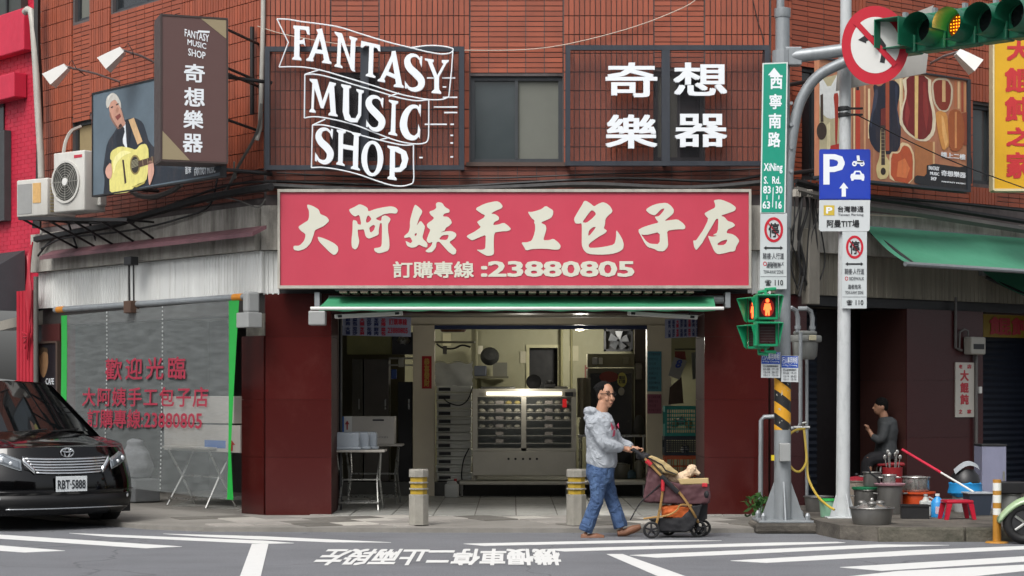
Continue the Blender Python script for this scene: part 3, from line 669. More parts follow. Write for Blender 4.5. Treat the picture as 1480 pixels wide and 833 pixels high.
ol=[p1([(118,108),(180,110),(250,122),(450,150),(600,195),(750,240),(880,272),(960,292),(1040,305),(1090,300),(1108,285),(1100,272),(1040,260),(960,258),(870,270)]),
p1([(1108,285),(1100,400),(1085,545)]),p1([(118,108),(182,240),(130,378)]),p1([(130,378),(250,378),(360,395),(500,435),(650,480),(800,528),(900,550),(980,562),(1050,560),(1085,545)]),
p1([(360,393),(275,420)]),p1([(275,420),(272,665)]),p1([(272,665),(330,658),(420,670),(560,705),(700,760),(800,795),(880,810),(940,808),(968,785),(972,700),(972,562)]),
p1([(275,420),(340,420),(430,440),(560,480),(700,520),(800,550),(900,568),(972,562)]),p1([(805,525),(745,545)]),p1([(390,672),(318,705)]),p1([(318,705),(315,820),(312,945)]),
p1([(318,705),(380,705),(480,728),(600,765),(740,800),(830,818),(885,815)]),p1([(750,775),(700,787)]),
p2([(312,166),(380,165),(480,180),(580,205),(680,240),(750,262),(810,270),(860,262),(886,240),(886,140),(886,37)])]
for l in ol:
    pts=[(*((lambda u:(u[0],-wl,u[1]))(FC.uv(px,py,wl))),) for px,py in l]
    if len(l)>3: pts=spline(pts,4)
    mb=MB(); mb.tube(pts,.0085,6); put('ribbon_outline',mb,whitel,t,FC)
for a,b,c in ((617,113,627),(639,113,658),(640,126,645),(640,141,661),(627,155,661),(642,163,661),(614,180,646),(651,180,656),(651,196,655),(651,207,655),(606,228,611),(651,227,655)):
    mb=MB(); x0,z=FC.uv(a,b,.26); x1,_=FC.uv(c,b,.26); mb.box(x0,x1,-.27,-.25,z-.008,z+.008); put('clip',mb,whitel,t,FC)
t=board('dark framed board with four heavy white chinese characters',817,66,1112,240,962)
for ch,a,b,c,dd in (('奇',875,91,950,141),('想',973,91,1051,139),('樂',875,166,950,215),('器',975,165,1051,213)):
    mb=MB(); pxtxt(mb,FC,ch,a,b,c,dd,.31,bold=.019,ext=.02); put('letter',mb,whitel,t,FC)
mb=MB()
for a,b,c in ((616,113,658),(627,155,664),(640,162,664),(612,180,646),(651,180,657),(651,196,656),(651,208,656),(606,229,612),(651,227,656)):
    pass
# ---------------- brown projecting box sign
brown=mat('brown_sign_face','5a423f',.4,var=.03); browne=mat('brown_sign_edge','6f6258',.5,var=.05,dirt=.3)
tan=mat('tan_corner_print','8f8266',.5,var=.03)
Yb=22.25
tl,tr,br_,bl_=W(234,21,Yb),W(327,34,Yb+.25),W(327,237,Yb+.25),W(234,233,Yb)
dv=tr-tl; ang=math.atan2(dv.y,dv.x); FB=Frame(tl.x,tl.y,math.degrees(ang)); wd=Vector((dv.x,dv.y)).length
t=thing('projecting_sign','tall brown box sign with white characters and tan corners jutting from the left wing','sign',(tl.x,tl.y,bl_.z),FB.a)
z0,z1=W(234,231,Yb).z,W(234,23,Yb).z
mb=MB(); mb.box(0,wd,.0,.42,z0,z1); put('box_side',mb,browne,t,FB)
mb=MB(); mb.box(.0,wd,-.012,-.002,z0,z1); put('box_face',mb,brown,t,FB)
for q in ((-.015,wd+.015,z1,z1+.02),(-.015,wd+.015,z0-.02,z0),(wd,wd+.02,z0,z1),(-.02,0,z0,z1)):
    mb=MB(); mb.box(q[0],q[1],-.02,.43,q[2],q[3]); put('box_edge',mb,mat('sign_edge_trim','3c302d',.5),t,FB)
mb=MB(); shape(mb,[[(wd-.3,z1-.004),(wd-.004,z1-.004),(wd-.004,z1-.22)]],-.014,.001); put('corner_print',mb,tan,t,FB); mb=MB(); shape(mb,[[(.004,z0+.004),(.32,z0+.004),(.004,z0+.33)]],-.014,.001); put('corner_print',mb,tan,t,FB)
mb=MB(); 
for ch,a,b,c,dd in (('奇',266,92,296,120),('想',266,126,296,155),('樂',265,159,294,187),('器',264,193,293,221)): 
    x0,zz1=FB.uv(a,b,.014); x1,zz0=FB.uv(c,dd,.014); txt(mb,ch,x0,zz0,x1,zz1,-.014,bold=.02)
for body,a,b,c,dd in (('FANTASY',267,45,302,58),('MUSIC',271,59,298,69),('SHOP',272,72,297,84)):
    x0,zz1=FB.uv(a,b,.014); x1,zz0=FB.uv(c,dd,.014)
    sh=Matrix.Identity(4); k=-.18; sh[2][0]=k; sh[2][3]=-k*(x0+x1)/2
    txt(mb,body,x0,zz0,x1,zz1,-.014,bold=.01,M=sh)
x0,zz1=FB.uv(286,44,.014); x1,zz0=FB.uv(303,48,.014); mb.box(x0,x1,-.015,-.013,zz0,zz1)
put('lettering',mb,whitel,t,FB)
# iron bracket holding it
t2=thing('sign_bracket','black iron bracket frame between the brown box sign and the brick wing','bracket',FB.at(wd+.1,.2,z0))
mb=MB(); bk=mat('black_iron','1b1a1b',.5,var=.2)
for py in (41,97,105,172):
    a=FB.at(wd+.02,.1,0); zz=W(327,py,Yb+.3).z; e=W(372,py+4,23.4); mb=MB(); mb.tube([(a.x,a.y,zz),(e.x,23.6,zz)],.018,6); put('bracket_bar',mb,bk,t2,Matrix.Identity(4))
mb=MB(); e=W(362,40,23.4); mb.tube([(e.x,23.55,W(0,38,23.5).z),(e.x,23.55,W(0,165,23.5).z)],.03,6); put('bracket_post',mb,bk,t2,Matrix.Identity(4))
# ---------------- guitarist billboard on the left wing
wb=.85
def BS(pts,F=FL,w=None,ox=130,oy=30,s=3.205): return [F.uv(ox+x/s,oy+y/s,w if w is not None else wb) for x,y in pts]
t=wthing('guitarist_billboard','blue grey billboard of a man in a dark suit with a pale guitar','billboard',FL,138,283,wb)
cr=BS([(15,345),(275,278),(605,195),(605,712),(15,815)])
zt0=cr[0][1]; zb0=cr[4][1]
X0,X1=cr[0][0],cr[3][0]; Z0=min(cr[4][1],cr[3][1]); Z0=(cr[4][1]+cr[3][1])/2; Z1=(cr[0][1]+cr[1][1])/2
bgm=mat('billboard_blue_grey','56646e',.5,var=.35,scale=1.3)
mb=MB(); mb.box(X0,X1,-wb,-wb+.06,Z0,Z1); put('billboard_panel',mb,bgm,t,FL)
mb=MB()
for q in ((X0-.02,X1+.02,Z1,Z1+.02),(X0-.02,X1+.02,Z0-.02,Z0),(X0-.02,X0,Z0,Z1),(X1,X1+.02,Z0,Z1)): mb.box(q[0],q[1],-wb-.01,-wb+.07,q[2],q[3])
put('billboard_edge',mb,darkm,t,FL,kind='stuff')
for x in (X0+.2,X1-.2):
    for z in (Z0+.1,Z1-.1): mb=MB(); mb.tube([(x,-wb+.06,z),(x,0,z)],.025,6); put('support_arm',mb,bk,t,FL)
def prn(loops,h,lay,name='print',F=FL,par=None,w=None,**k):
    m=mat('print_'+h,h,.5,var=.16,scale=13,dirt=.25,dcol='6b5548',dscale=(16,16,2.2),dlo=.5) ; mb=MB(); shape(mb,[chaik(BS(l,F,w,**k)) if len(l)>5 else BS(l,F,w,**k) for l in loops],-((w if w is not None else wb)+.0015*lay),.0005); return put(name,mb,m,par or t,F)
clampz=[(15,700)]
prn([[(62,812),(75,740),(60,700),(68,640),(80,565),(115,515),(140,470),(175,455),(210,450),(245,470),(262,520),(272,560),(330,620),(400,665),(603,668),(603,710),(330,752),(150,790)]],'1d2530',1)
prn([[(128,505),(165,470),(170,560),(175,600),(135,595)]],'d8dde2',2)
prn([[(100,360),(130,375),(150,420),(160,460),(168,480),(140,505),(120,480),(98,440),(88,405)]],'b98a76',3)
prn([[(75,385),(80,355),(105,332),(128,345),(145,380),(148,410),(138,395),(120,365),(100,375),(92,395),(82,410)]],'b9b6ae',4)
prn([[(118,445),(140,430),(146,444),(130,462)]],'7a3b34',4); prn([[(98,400),(108,396),(110,402),(99,406)]],'3a2a28',4); prn([[(122,388),(134,382),(136,388),(124,394)]],'3a2a28',4)
prn([[(180,460),(205,450),(245,560),(222,575)]],'c9a67a',3)
prn([[(95,805),(92,730),(105,650),(95,640),(100,605),(140,582),(190,590),(215,600),(235,575),(262,570),(275,600),(272,700),(262,745),(215,760),(190,795)]],'d7cf7a',5)
prn([[(x,y) for x,y in ring(212,668,24,46)]],'8a7a45',6); prn([[(x,y) for x,y in ring(212,668,18,38)]],'2b2520',7)
prn([[(228,650),(400,600),(402,625),(232,680)]],'4a3428',7)
prn([[(152,645),(160,645),(172,750),(164,758)]],'3a2a22',6)
prn([[(140,470),(165,505),(150,560),(172,600),(150,640),(130,600),(118,540)]],'141a24',3); prn([[(175,460),(192,500),(185,560),(176,590),(172,520)]],'141a24',3)
prn([[(95,420),(104,455),(122,485),(140,505),(128,500),(106,470),(92,440)]],'8a6252',4); prn([[(128,400),(136,408),(132,425),(124,428),(122,415)]],'a07460',4)
prn([[(84,352),(100,338),(112,340),(96,352),(86,372)]],'cfccc4',5)
prn([[(62,812),(70,745),(64,690),(80,640),(95,690),(92,805)]],'141a24',2); prn([[(300,600),(350,630),(420,668),(603,672),(603,690),(400,690),(310,660)]],'2a3540',2)
prn([[(110,640),(150,600),(200,610),(160,625),(125,660),(112,720)]],'e6e09a',6); prn([[(195,770),(240,755),(262,740),(255,755),(220,772)]],'a89c50',6)
for gy in range(6): prn([[(196,652+gy*6),(228,640+gy*6),(228,641.4+gy*6),(196,653.4+gy*6)]],'c9c4a0',8)
for gx in range(7): prn([[(246+gx*22,642-gx*6.5),(248+gx*22,641-gx*6.5),(251+gx*22,672-gx*7.5),(249+gx*22,673-gx*7.5)]],'9a8a6a',8)
prn([[(78,680),(100,655),(108,700),(100,735),(84,730),(74,705)]],'c99a88',7)
prn([[(272,650),(296,650),(302,700),(290,740),(278,768),(272,720)]],'c99a88',7)
mb=MB(); 
for body,a,b,c,dd in (('FANTASY MUSIC',485,686,582,704),('奇想樂器',487,655,580,680),('音樂',443,658,470,708)):
    (x0,zz1),(x1,zz0)=BS([(a,b),(c,dd)]); txt(mb,body,x0,zz0,x1,zz1,-wb-.004,bold=.015)
put('lettering',mb,whitel,t,FL)
# ---------------- flood lights
def flood(label,base,tip,F=None,flip=1):
    b=Vector(base); e=Vector(tip); t=thing('floodlight',label,'floodlight',b,group='white floodlights on arms above the billboards')
    I=Matrix.Identity(4)
    mb=MB(); mb.tube([b,b.lerp(e,.5)+Vector((0,0,.02)),e],.016,6); put('arm',mb,steel,t,I)
    q=MB(); M=Matrix.Translation(e)@Matrix.Rotation(R_(52*flip),4,'Y')
    prof=[(.0,.07,.075),(.12,.11,.11),(.3,.16,.15)]
    k=len(q.v)
    vs=[];
    for (d_,hx,hy) in prof:
        for sx_,sy_ in ((-1,-1),(1,-1),(1,1),(-1,1)): vs.append(M@Vector((sx_*hx*.55,sy_*hy,-d_)))
    fs=[(0,1,2,3)]+[(4*i+j,4*i+(j+1)%4,4*i+4+(j+1)%4,4*i+4+j) for i in range(2) for j in range(4)]
    q.add(vs,fs); put('lamp_housing',q,white,t,I)
    g=MB(); g.add([M@Vector((a*.084,c*.145,-.296)) for a,c in ((-1,-1),(1,-1),(1,1),(-1,1))],[(0,1,2,3)]); put('lamp_glass',g,mat('lamp_glass','9a9f9f',.15),t,I)
    q=MB(); q.tube([e+Vector((.02,0,.03)),e+Vector((.06,0,.09)),e+Vector((.12,0,-.02)),e.lerp(b,.3)+Vector((0,0,-.04))],.006,5); put('cable',q,blackm,t,I)
    return t
flood('white floodlight on the lower left arm near the red building',W(180,121,26.2),W(97,97,25.2))
flood('white floodlight on an arm just left of the brown box sign',W(228,93,24.6),W(178,73,23.9))
flood('white floodlight right of the traffic light over the guitar billboard',W(1345,92,25.2),W(1383,76,23.8),flip=-1)
# ---------------- guitar billboard on the right wing
wg=.75
t=wthing('guitar_wall_billboard','billboard printed with many hanging guitars and violins on the right wing','billboard',FR,1300,270,wg)
X0,X1=FR.X(1184,wg),FR.X(1397,wg); Z1=(FR.uv(1184,84,wg)[1]+FR.uv(1397,118,wg)[1])/2; Z0=(FR.uv(1184,252,wg)[1]+FR.uv(1405,277,wg)[1])/2
mb=MB(); mb.box(X0,X1,-wg,-wg+.08,Z0,Z1); put('billboard_panel',mb,mat('print_wood','a56d52',.5,var=.35,scale=3,dirt=.3,dcol='c9a070',dscale=(6,6,.3)),t,FR)
mb=MB(); mb.box(X1,X1+.06,-wg-.02,-wg+.1,Z0-.03,Z1+.02); mb.box(X0,X1,-wg-.02,-wg+.1,Z0-.03,Z0); mb.box(X0,X1,-wg-.02,-wg+.1,Z1,Z1+.02); put('billboard_edge',mb,mat('billboard_frame','2b3138',.5),t,FR,kind='stuff')
for x in (X0+.2,X1-.2):
    for z in (Z0+.1,Z1-.2): mb=MB(); mb.tube([(x,-wg+.08,z),(x,0,z)],.025,6); put('support_arm',mb,bk,t,FR)
kw=dict(F=FR,w=wg,ox=1180,oy=90,s=4.167,par=t)
prn([[(18,100),(145,70),(150,300),(150,690),(18,668)]],'b9b08e',1,**kw)
prn([[(150,150),(240,150),(240,680),(150,690)]],'8d5b45',1,**kw); prn([[(235,170),(262,170),(262,690),(235,690)]],'b6402c',2,**kw); prn([[(262,130),(340,130),(340,700),(262,695)]],'a0684c',1,**kw)
prn([[(18,70),(76,165),(132,60),(140,330),(75,345),(18,300)]],'d9dcd9',2,**kw); prn([[(x,y) for x,y in ring(30,415,30,52)]],'3a2c22',3,**kw)
prn([[(22,200),(38,190),(40,360),(24,360)]],'3a2c22',3,**kw)
prn([[(100,190),(132,185),(130,300),(122,500),(112,500),(110,300)]],'a03324',3,**kw); prn([[(95,500),(140,490),(148,560),(60,560),(70,510)]],'b23028',3,**kw)
prn([[(340,130),(380,150),(420,115),(470,110),(500,140),(500,200),(485,270),(490,330),(510,400),(500,530),(430,560),(360,540),(320,480),(312,400),(330,300),(350,220)]],'1b2030',2,**kw)
prn([[(415,110),(437,110),(437,535),(415,535)]],'9c4a30',3,**kw)
prn([[(470,85),(520,90),(520,260),(500,240),(480,180)]],'c8b48c',1,**kw)
prn([[(512,85),(690,85),(690,200),(720,330),(712,430),(670,478),(610,475),(540,430),(500,370),(510,280),(535,200)]],'d9cdb2',2,**kw)
prn([[(538,82),(670,82),(672,200),(700,320),(692,420),(650,465),(610,465),(550,420),(515,360),(520,280),(545,200)]],'6e1f20',3,**kw)
prn([[(590,82),(612,82),(608,460),(590,460)]],'d8b878',4,**kw)
prn([[(690,130),(720,95),(790,95),(822,150),(818,240),(790,300),(740,300),(700,240)]],'c6b9a0',2,**kw)
prn([[(700,135),(722,108),(785,108),(810,150),(806,240),(785,290),(745,290),(712,240)]],'7d2f22',3,**kw); prn([[(755,110),(775,110),(775,240),(755,240)]],'caa678',4,**kw)
prn([[(712,310),(740,290),(785,310),(790,400),(800,500),(760,540),(735,450)]],'c88c4a',4,**kw)
prn([[(795,300),(830,280),(870,300),(890,380),(885,500),(850,540),(800,530),(790,400)]],'9c5530',5,**kw); prn([[(870,310),(905,300),(905,500),(885,500)]],'8a4630',4,**kw)
prn([[(385,380),(410,380),(412,560),(440,600),(430,700),(370,708),(355,640),(382,560)]],'cdbb86',4,**kw); prn([[(386,380),(408,380),(410,620),(388,620)]],'3b302a',5,**kw); prn([[(x,y) for x,y in ring(399,658,15,22)]],'2a211c',6,**kw)
prn([[(385,285),(412,275),(415,385),(385,385)]],'6b2622',5,**kw)
prn([[(440,540),(500,540),(505,480),(560,495),(590,560),(585,735),(440,715),(435,640)]],'d9c39a',3,**kw)
prn([[(448,548),(495,552),(520,500),(555,510),(580,570),(575,735),(445,712)]],'b0502e',4,**kw)
prn([[(590,480),(700,480),(700,700),(595,700)]],'a36a42',2,**kw)
for i,(xa,xb,ya,yb,hh_) in enumerate(((150,168,150,520,'cda883'),(172,180,150,600,'7a3c28'),(196,214,140,690,'b9805c'),(222,232,150,690,'d8bd93'),(285,296,130,690,'c99a72'),(310,322,160,460,'e0caa0'),(240,256,150,215,'20242a'),(500,512,85,380,'e2cfa6'),(524,534,85,180,'8a5a38'),(700,712,480,640,'c7a478'),(640,655,480,690,'d9c193'),(665,680,478,640,'8a3a2a'),(600,625,478,690,'b87a50'),(830,845,110,270,'b06a48'),(850,862,115,280,'d4b084'),(872,884,118,300,'98452e'),(890,900,122,320,'c08a5c'),(735,745,110,290,'d9bd94'))):
    prn([[(xa,ya),(xb,ya),(xb,yb),(xa,yb)]],hh_,1.5,**kw)
prn([[(540,200),(560,300),(545,400),(530,340)]],'8c3230',4,**kw); prn([[(640,120),(655,120),(675,300),(660,420),(640,300)]],'862c2a',4,**kw); prn([[(350,160),(372,170),(360,260),(335,320),(330,400),(322,380),(332,300)]],'343c50',3,**kw); prn([[(470,130),(490,150),(480,260),(500,360),(496,420),(478,300)]],'2c3346',3,**kw)
prn([[(750,320),(762,330),(790,480),(775,520),(755,430)]],'dba868',5,**kw); prn([[(830,300),(842,300),(842,520),(830,520)]],'c98a58',6,**kw); prn([[(490,600),(530,580),(560,640),(540,700),(480,690)]],'cf7444',5,**kw); prn([[(60,380),(80,360),(82,520),(62,540)]],'d8cfa8',4,**kw)
for gy in range(9): prn([[(387,400+gy*22),(407,400+gy*22),(407,402+gy*22),(387,402+gy*22)]],'a89c80',6,**kw)
prn([[(585,735),(590,680),(660,690),(662,605),(905,640),(905,560),(935,560),(935,770),(760,755)]],'1e2227',6,**kw)
mb=MB(); 
for body,a,b,c,dd in (('請上二樓',745,540,893,590),('奇想樂器',747,650,895,700),('FANTASY MUSIC',750,715,893,738),('FANTASY',672,625,735,655),('MUSIC',680,660,735,685),('SHOP',685,690,718,715)):
    (x0,zz1),(x1,zz0)=BS([(a,b),(c,dd)],FR,wg,1180,90,4.167); txt(mb,body,x0,zz0,x1,zz1,-wg-.012,bold=.02)
put('lettering',mb,whitel,t,FR)
# ---------------- yellow vertical sign at the right edge
wy=.9
t=wthing('yellow_vertical_sign','tall yellow sign with red characters at the right edge','sign',FR,1460,270,wy)
Fy=Frame(*(FR.pt(1437,160,wy).xy),0)
x0,z1=Fy.uv(1437,52,0); x1,z0=Fy.uv(1545,273,0)
mb=MB(); mb.box(x0,x1,0,.18,z0,z1); put('sign_box',mb,mat('yellow_sign_face','c99a12',.5,var=.06),t,Fy)
mb=MB(); mb.box(x0-.02,x0,-.01,.19,z0-.02,z1); mb.box(x0,x1,-.01,.19,z0-.03,z0); put('sign_trim',mb,mat('yellow_trim','c9bf9a',.5),t,Fy)
mb=MB(); 
for i,(ch,a,b,c,dd) in enumerate((('大',1455,58,1490,88),('餛',1452,98,1492,134),('飩',1452,140,1492,176),('之',1454,184,1490,212),('家',1454,220,1490,258))):
    xa,zb1=Fy.uv(a,b,.004); xb,zb0=Fy.uv(c,dd,.004); txt(mb,ch,xa,zb0,xb,zb1,-.004,bold=.035)
put('lettering',mb,mat('sign_red','b3262a',.5,var=.05),t,Fy)
# ---------------- centre awning
grn=mat('green_awning_cloth','37855f',.6,var=.08,scale=3,dirt=.3,dcol='4f9a80',dscale=(2,2,3))
t=thing('green_awning','rolled green canvas awning with motor box over the bun shop opening','awning',FC.at(0,-.15,2.6))
xa,xb=FC.X(476,.3),FC.X(1033,.3); zr=FC.uv(0,433,.2)[1]
mb=MB(); mb.tube([(xa-.02,-.16,zr),(xb+.12,-.16,zr)],.05,14); put('roller_tube',mb,steel,t,FC)
zf=FC.uv(0,446,.55)[1]; xf0,xf1=FC.X(461,.55),FC.X(1034,.55)
def awn(u,v):
    x=(xa+(xb-xa)*u)*(1-v)+(xf0+(xf1-xf0)*u)*v; return (x,-.16-.39*v,zr+.05+(zf+.02-zr-.05)*v-.012*math.sin(v*math.pi)+.005*math.sin(u*46+v*5)*math.sin(u*9)*v*(1-v)*3)
mb=MB(); mb.grid(awn,90,8); mb.grid(lambda u,v:(xf0+(xf1-xf0)*u,-.552,zf+.02-.05*v+.004*math.sin(u*70)*v),90,1); put('cloth',mb,grn,t,FC,smooth=30)
mb=MB(); mb.tube([(xf0-.1,-.55,zf),(xf1+.1,-.55,zf)],.02,8); put('front_bar',mb,white,t,FC)
for x in (xa-.15,xb+.16): mb=MB(); mb.box(x-.03,x+.03,-.28,.0,zr-.1,zr+.08); put('bracket',mb,steel,t,FC)
mb=MB(); x=FC.X(459,.5); mb.rbox(x-.1,x+.1,-.6,-.42,zf-.2,zf-.03,.015); put('motor_box',mb,greyp,t,FC)
for sx_,side in ((-1.75,1),(1.85,-1)):
    mb=MB(); mb.tube([(sx_,-.18,zr-.04),(sx_+.9*side,-.42,zr-.1),(sx_+.1,-.53,zf-.01)],.018,6); put('folding_arm',mb,white,t,FC)
# fluorescent strip fittings under the awning
def strip(label,a,b,Y):
    A=W(*a,Y); B=W(*b,Y); t=thing('strip_light',label,'strip light',(A+B)/2,group='white strip light fittings under the green awning')
    dr=(B-A).normalized(); mb=MB(); M=Matrix.Translation(A)@dr.to_track_quat('X','Z').to_matrix().to_4x4()
    L=(B-A).length; mb.rbox(0,L,-.05,.05,-.025,.025,.008,M=M); put('housing',mb,white,t,Matrix.Identity(4))
    mb=MB(); mb.box(.04,.09,-.052,-.02,-.015,.015,M=M); mb.box(L-.09,L-.04,-.052,-.02,-.015,.015,M=M); put('end_cap',mb,darkm,t,Matrix.Identity(4),kind='stuff')
    mb=MB(); mb.tube([M@Vector((.1,0,.02)),M@Vector((.1,0,.2))],.008,5); mb.tube([M@Vector((L-.1,0,.02)),M@Vector((L-.1,0,.2))],.008,5); put('hanger',mb,darkm,t,Matrix.Identity(4),kind='stuff')
strip('white strip light on the left, tilted up over the price banner',(484,458),(582,453),23.3); strip('white strip light on the right, tilted down under the awning',(907,453),(1008,459),23.3)
# price banners
def banner(label,a,b,c,dd,Y,cols_,sp=None,tilt=0):
    A=W(a,b,Y); B=W(c,dd,Y); t=thing('price_banner',label,'banner',((A.x+B.x)/2,Y,B.z),group='printed price banners hung under the awning')
    F=CF(Y); mb=MB(); k=tilt
    SM=Matrix.Identity(4); SM[2][0]=k; SM[2][3]=-k*(A.x+B.x)/2
    nn=14; mb.grid(lambda u,v:SM@Vector((A.x+(B.x-A.x)*u,.006*math.sin(u*14),A.z+(B.z-A.z)*v)),nn,2); put('banner_sheet',mb,mat('banner_sheet','8f94a8',.6,var=.05),t,F)
    wx=(B.x-A.x); n=6 if sp else 9
    for i in range(n):
        for r in range(2):
            x=A.x+.04+(wx*(.62 if sp else .96))/n*i; z=A.z-.01-(A.z-B.z)*.48*r
            mb=MB(); body=['鮮肉包','菜包子','大饅頭','豆沙包','芝麻包','花捲兒'][(i+r*2)%6]; txt(mb,'\n'.join(body[:2]),x,z-(A.z-B.z)*.44,x+wx*.07,z-.01,-.012,bold=.035,M=SM); put('lettering',mb,[mat('print_navy','1b2a5c',.6,var=0),mat('print_crimson','a82038',.6,var=0)][(i in(2,5))*1],t,F)
    if sp:
        mb=MB(); txt(mb,'訂購專線',A.x+wx*.68,A.z-(A.z-B.z)*.42,B.x-.05,A.z-.02,-.012,bold=.02,M=SM); txt(mb,'23880805',A.x+wx*.66,B.z+.04,B.x-.04,A.z-(A.z-B.z)*.55,-.012,bold=.02,M=SM); put('lettering',mb,MC['print_crimson'],t,F)
banner('price banner with a red phone number hanging behind the left strip light',495,458,594,486,24.4,0,1,-.02)
banner('crumpled price banner hanging at the right end of the opening',961,460,1015,488,24.4,0,None,.05)
# ---------------- roller tarp of the left wing
wt=.30
t=wthing('roller_tarp','translucent plastic roller sheet with green edges and red characters on the left wing','tarp',FL,220,715,wt)
pl=bpy.data.materials.new('translucent_plastic'); pl.use_nodes=True; _n=pl.node_tree.nodes; _l=pl.node_tree.links; b=_n['Principled BSDF']
b.inputs['Base Color'].default_value=lin('9aa0a0'); b.inputs['Roughness'].default_value=.25
_x=_n.new('ShaderNodeTexNoise'); _x.inputs['Scale'].default_value=16; _x.inputs['Detail'].default_value=6; _m=_n.new('ShaderNodeMapRange'); _g=_n.new('ShaderNodeNewGeometry'); _mp=_n.new('ShaderNodeMapping'); _mp.inputs['Scale'].default_value=(.25,.25,1.5)
_l.new(_g.outputs['Position'],_mp.inputs[0]); _l.new(_mp.outputs[0],_x.inputs['Vector']); _l.new(_x.outputs[0],_m.inputs['Value']); _m.inputs['From Min'].default_value=.35; _m.inputs['From Max'].default_value=.7; _m.inputs['To Min'].default_value=.28; _m.inputs['To Max'].default_value=.42; _l.new(_m.outputs[0],b.inputs['Alpha'])
TP=[FL.uv(97,456,wt),FL.uv(331,434,wt),FL.uv(333,722,wt),FL.uv(100,694,wt)]
def tarp(u,v,du=0):
    x0=TP[0][0]+(TP[3][0]-TP[0][0])*v; x1=TP[1][0]+(TP[2][0]-TP[1][0])*v
    z0=TP[0][1]+(TP[3][1]-TP[0][1])*v; z1=TP[1][1]+(TP[2][1]-TP[1][1])*v
    return (x0+(x1-x0)*u,-wt-.06*v**2-.012*math.sin(u*21+v*3)*v-.006*math.sin(u*55)*v,z0+(z1-z0)*u)
mb=MB(); mb.grid(tarp,60,24); put('plastic_sheet',mb,pl,t,FL,smooth=True)
gp=mat('green_edge_tape','1f9a3c',.5,var=.06)
def edge(u,v,a,b,off): 
    p=tarp(a,v); return (p[0]+b(v)*u,p[1]-.004,p[2])
mb=MB(); mb.grid(lambda u,v:edge(u,v,0,lambda v:-.16,0),2,20); put('green_border',mb,gp,t,FL,smooth=True)
mb=MB(); mb.grid(lambda u,v:edge(u,v,1,lambda v:.20*(1-v)**1.5+.03+.12*max(0,v-.75)*4*.9,0),2,24); put('green_border',mb,gp,t,FL,smooth=True)
zt1=FL.uv(90,455,wt)[1]
A=(FL.uv(78,452,wt)[0],FL.uv(78,449,wt)[1]); B=(FL.uv(356,431,wt)[0],FL.uv(356,428,wt)[1]); zr=(A[1]+B[1])/2
mb=MB(); mb.tube([(A[0],-wt+.02,zr),(B[0],-wt+.02,zr)],.042,14); put('roller_tube',mb,steel,t,FL)
for x in (A[0]+.08,B[0]-.3): mb=MB(); mb.tube([(x,-wt+.02,zr),(x+.2,-wt+.02,zr)],.045,14); put('orange_tape',mb,mat('orange_tape','c07a1c',.5),t,FL)
rt=mat('tarp_red_print','94243a',.7,var=.25,scale=25)
for body,a,b_,c,dd in (('歡迎光臨',154,517,270,549),('大阿姨手工包子店',122,560,304,588),('訂購專線:23880805',130,592,296,620)):
    (x0,_),(x1,_)=FL.uv(a,b_,wt+.01),FL.uv(c,dd,wt+.01); za=FL.uv((a+c)/2,b_,wt+.01)[1]; zb=FL.uv((a+c)/2,dd,wt+.01)[1]
    mb=MB(); txt(mb,body,x0,zb,x1,za,0,bold=.014,ext=.0003,spacing=1.3 if len(body)==4 else (1.12 if '店' in body else 1))
    mb.v=[Vector((v.x,-wt-.06*(max(0,min(1,(zr-v.z)/2.2)))**2-.022-v.y*-1,v.z)) for v in mb.v]; put('lettering',mb,rt,t,FL)
# stitched vertical seams
for a in (.27,.62):
    mb=MB()
    for k in range(46):
        p=tarp(a,k/46); mb.box(p[0]-.008,p[0]+.008,p[1]-.008,p[1]-.002,p[2]-.022,p[2]-.0)
    put('seam',mb,mat('white_stitch','b9bcbb',.6),t,FL,kind='stuff')
# motor and switch box on the right end, winding gear in the middle
mb=MB(); x,z=FL.uv(361,437,wt+.03); mb.rbox(x-.06,x+.06,-wt-.1,-wt+.08,z-.13,z+.13,.03); x2,z2=FL.uv(357,463,wt+.05); mb.rbox(x2-.13,x2+.13,-wt-.12,-wt+.08,z2-.09,z2+.09,.01); put('motor_box',mb,greyp,t,FL,kind='stuff')
mb=MB(); x,z=FL.uv(190,444,wt+.02); mb.rbox(x-.09,x+.09,-wt-.09,-wt+.05,z-.08,z+.08,.01); put('winding_gear',mb,mat('rusty_gear','4d382c',.7,var=.3),t,FL)
mb=MB(); x,z=FL.uv(190,377,wt); z9=FL.uv(190,440,wt)[1]; mb.tube([(x-.06,-wt,z),(x-.05,-wt,z9)],.014,6); mb.tube([(x+.05,-wt,z),(x+.06,-wt,z9)],.012,6); mb.rbox(x-.1,x+.08,-wt-.06,-wt+.06,z-.06,z+.05,.01); put('crank_rod',mb,darkm,t,FL,kind='stuff')
# retracted awning rail above
t=wthing('awning_rail','long faded mauve awning rail sloping along the stained concrete band','awning',FL,210,358,.35)
A=FL.uv(58,373,.35); B=FL.uv(366,333,.35); z=(A[1]+B[1])/2
mb=MB(); mb.add([(A[0],-.36,z),(B[0],-.36,z),(B[0],-.16,z+.09),(A[0],-.16,z+.09),(A[0],-.36,z-.05),(B[0],-.36,z-.05),(B[0],-.16,z+.05),(A[0],-.16,z+.05)],[(0,1,2,3),(4,5,1,0),(7,6,5,4),(0,3,7,4),(1,5,6,2)]); put('rail',mb,mat('mauve_metal','6e4a50',.5,var=.1,dirt=.4),t,FL)
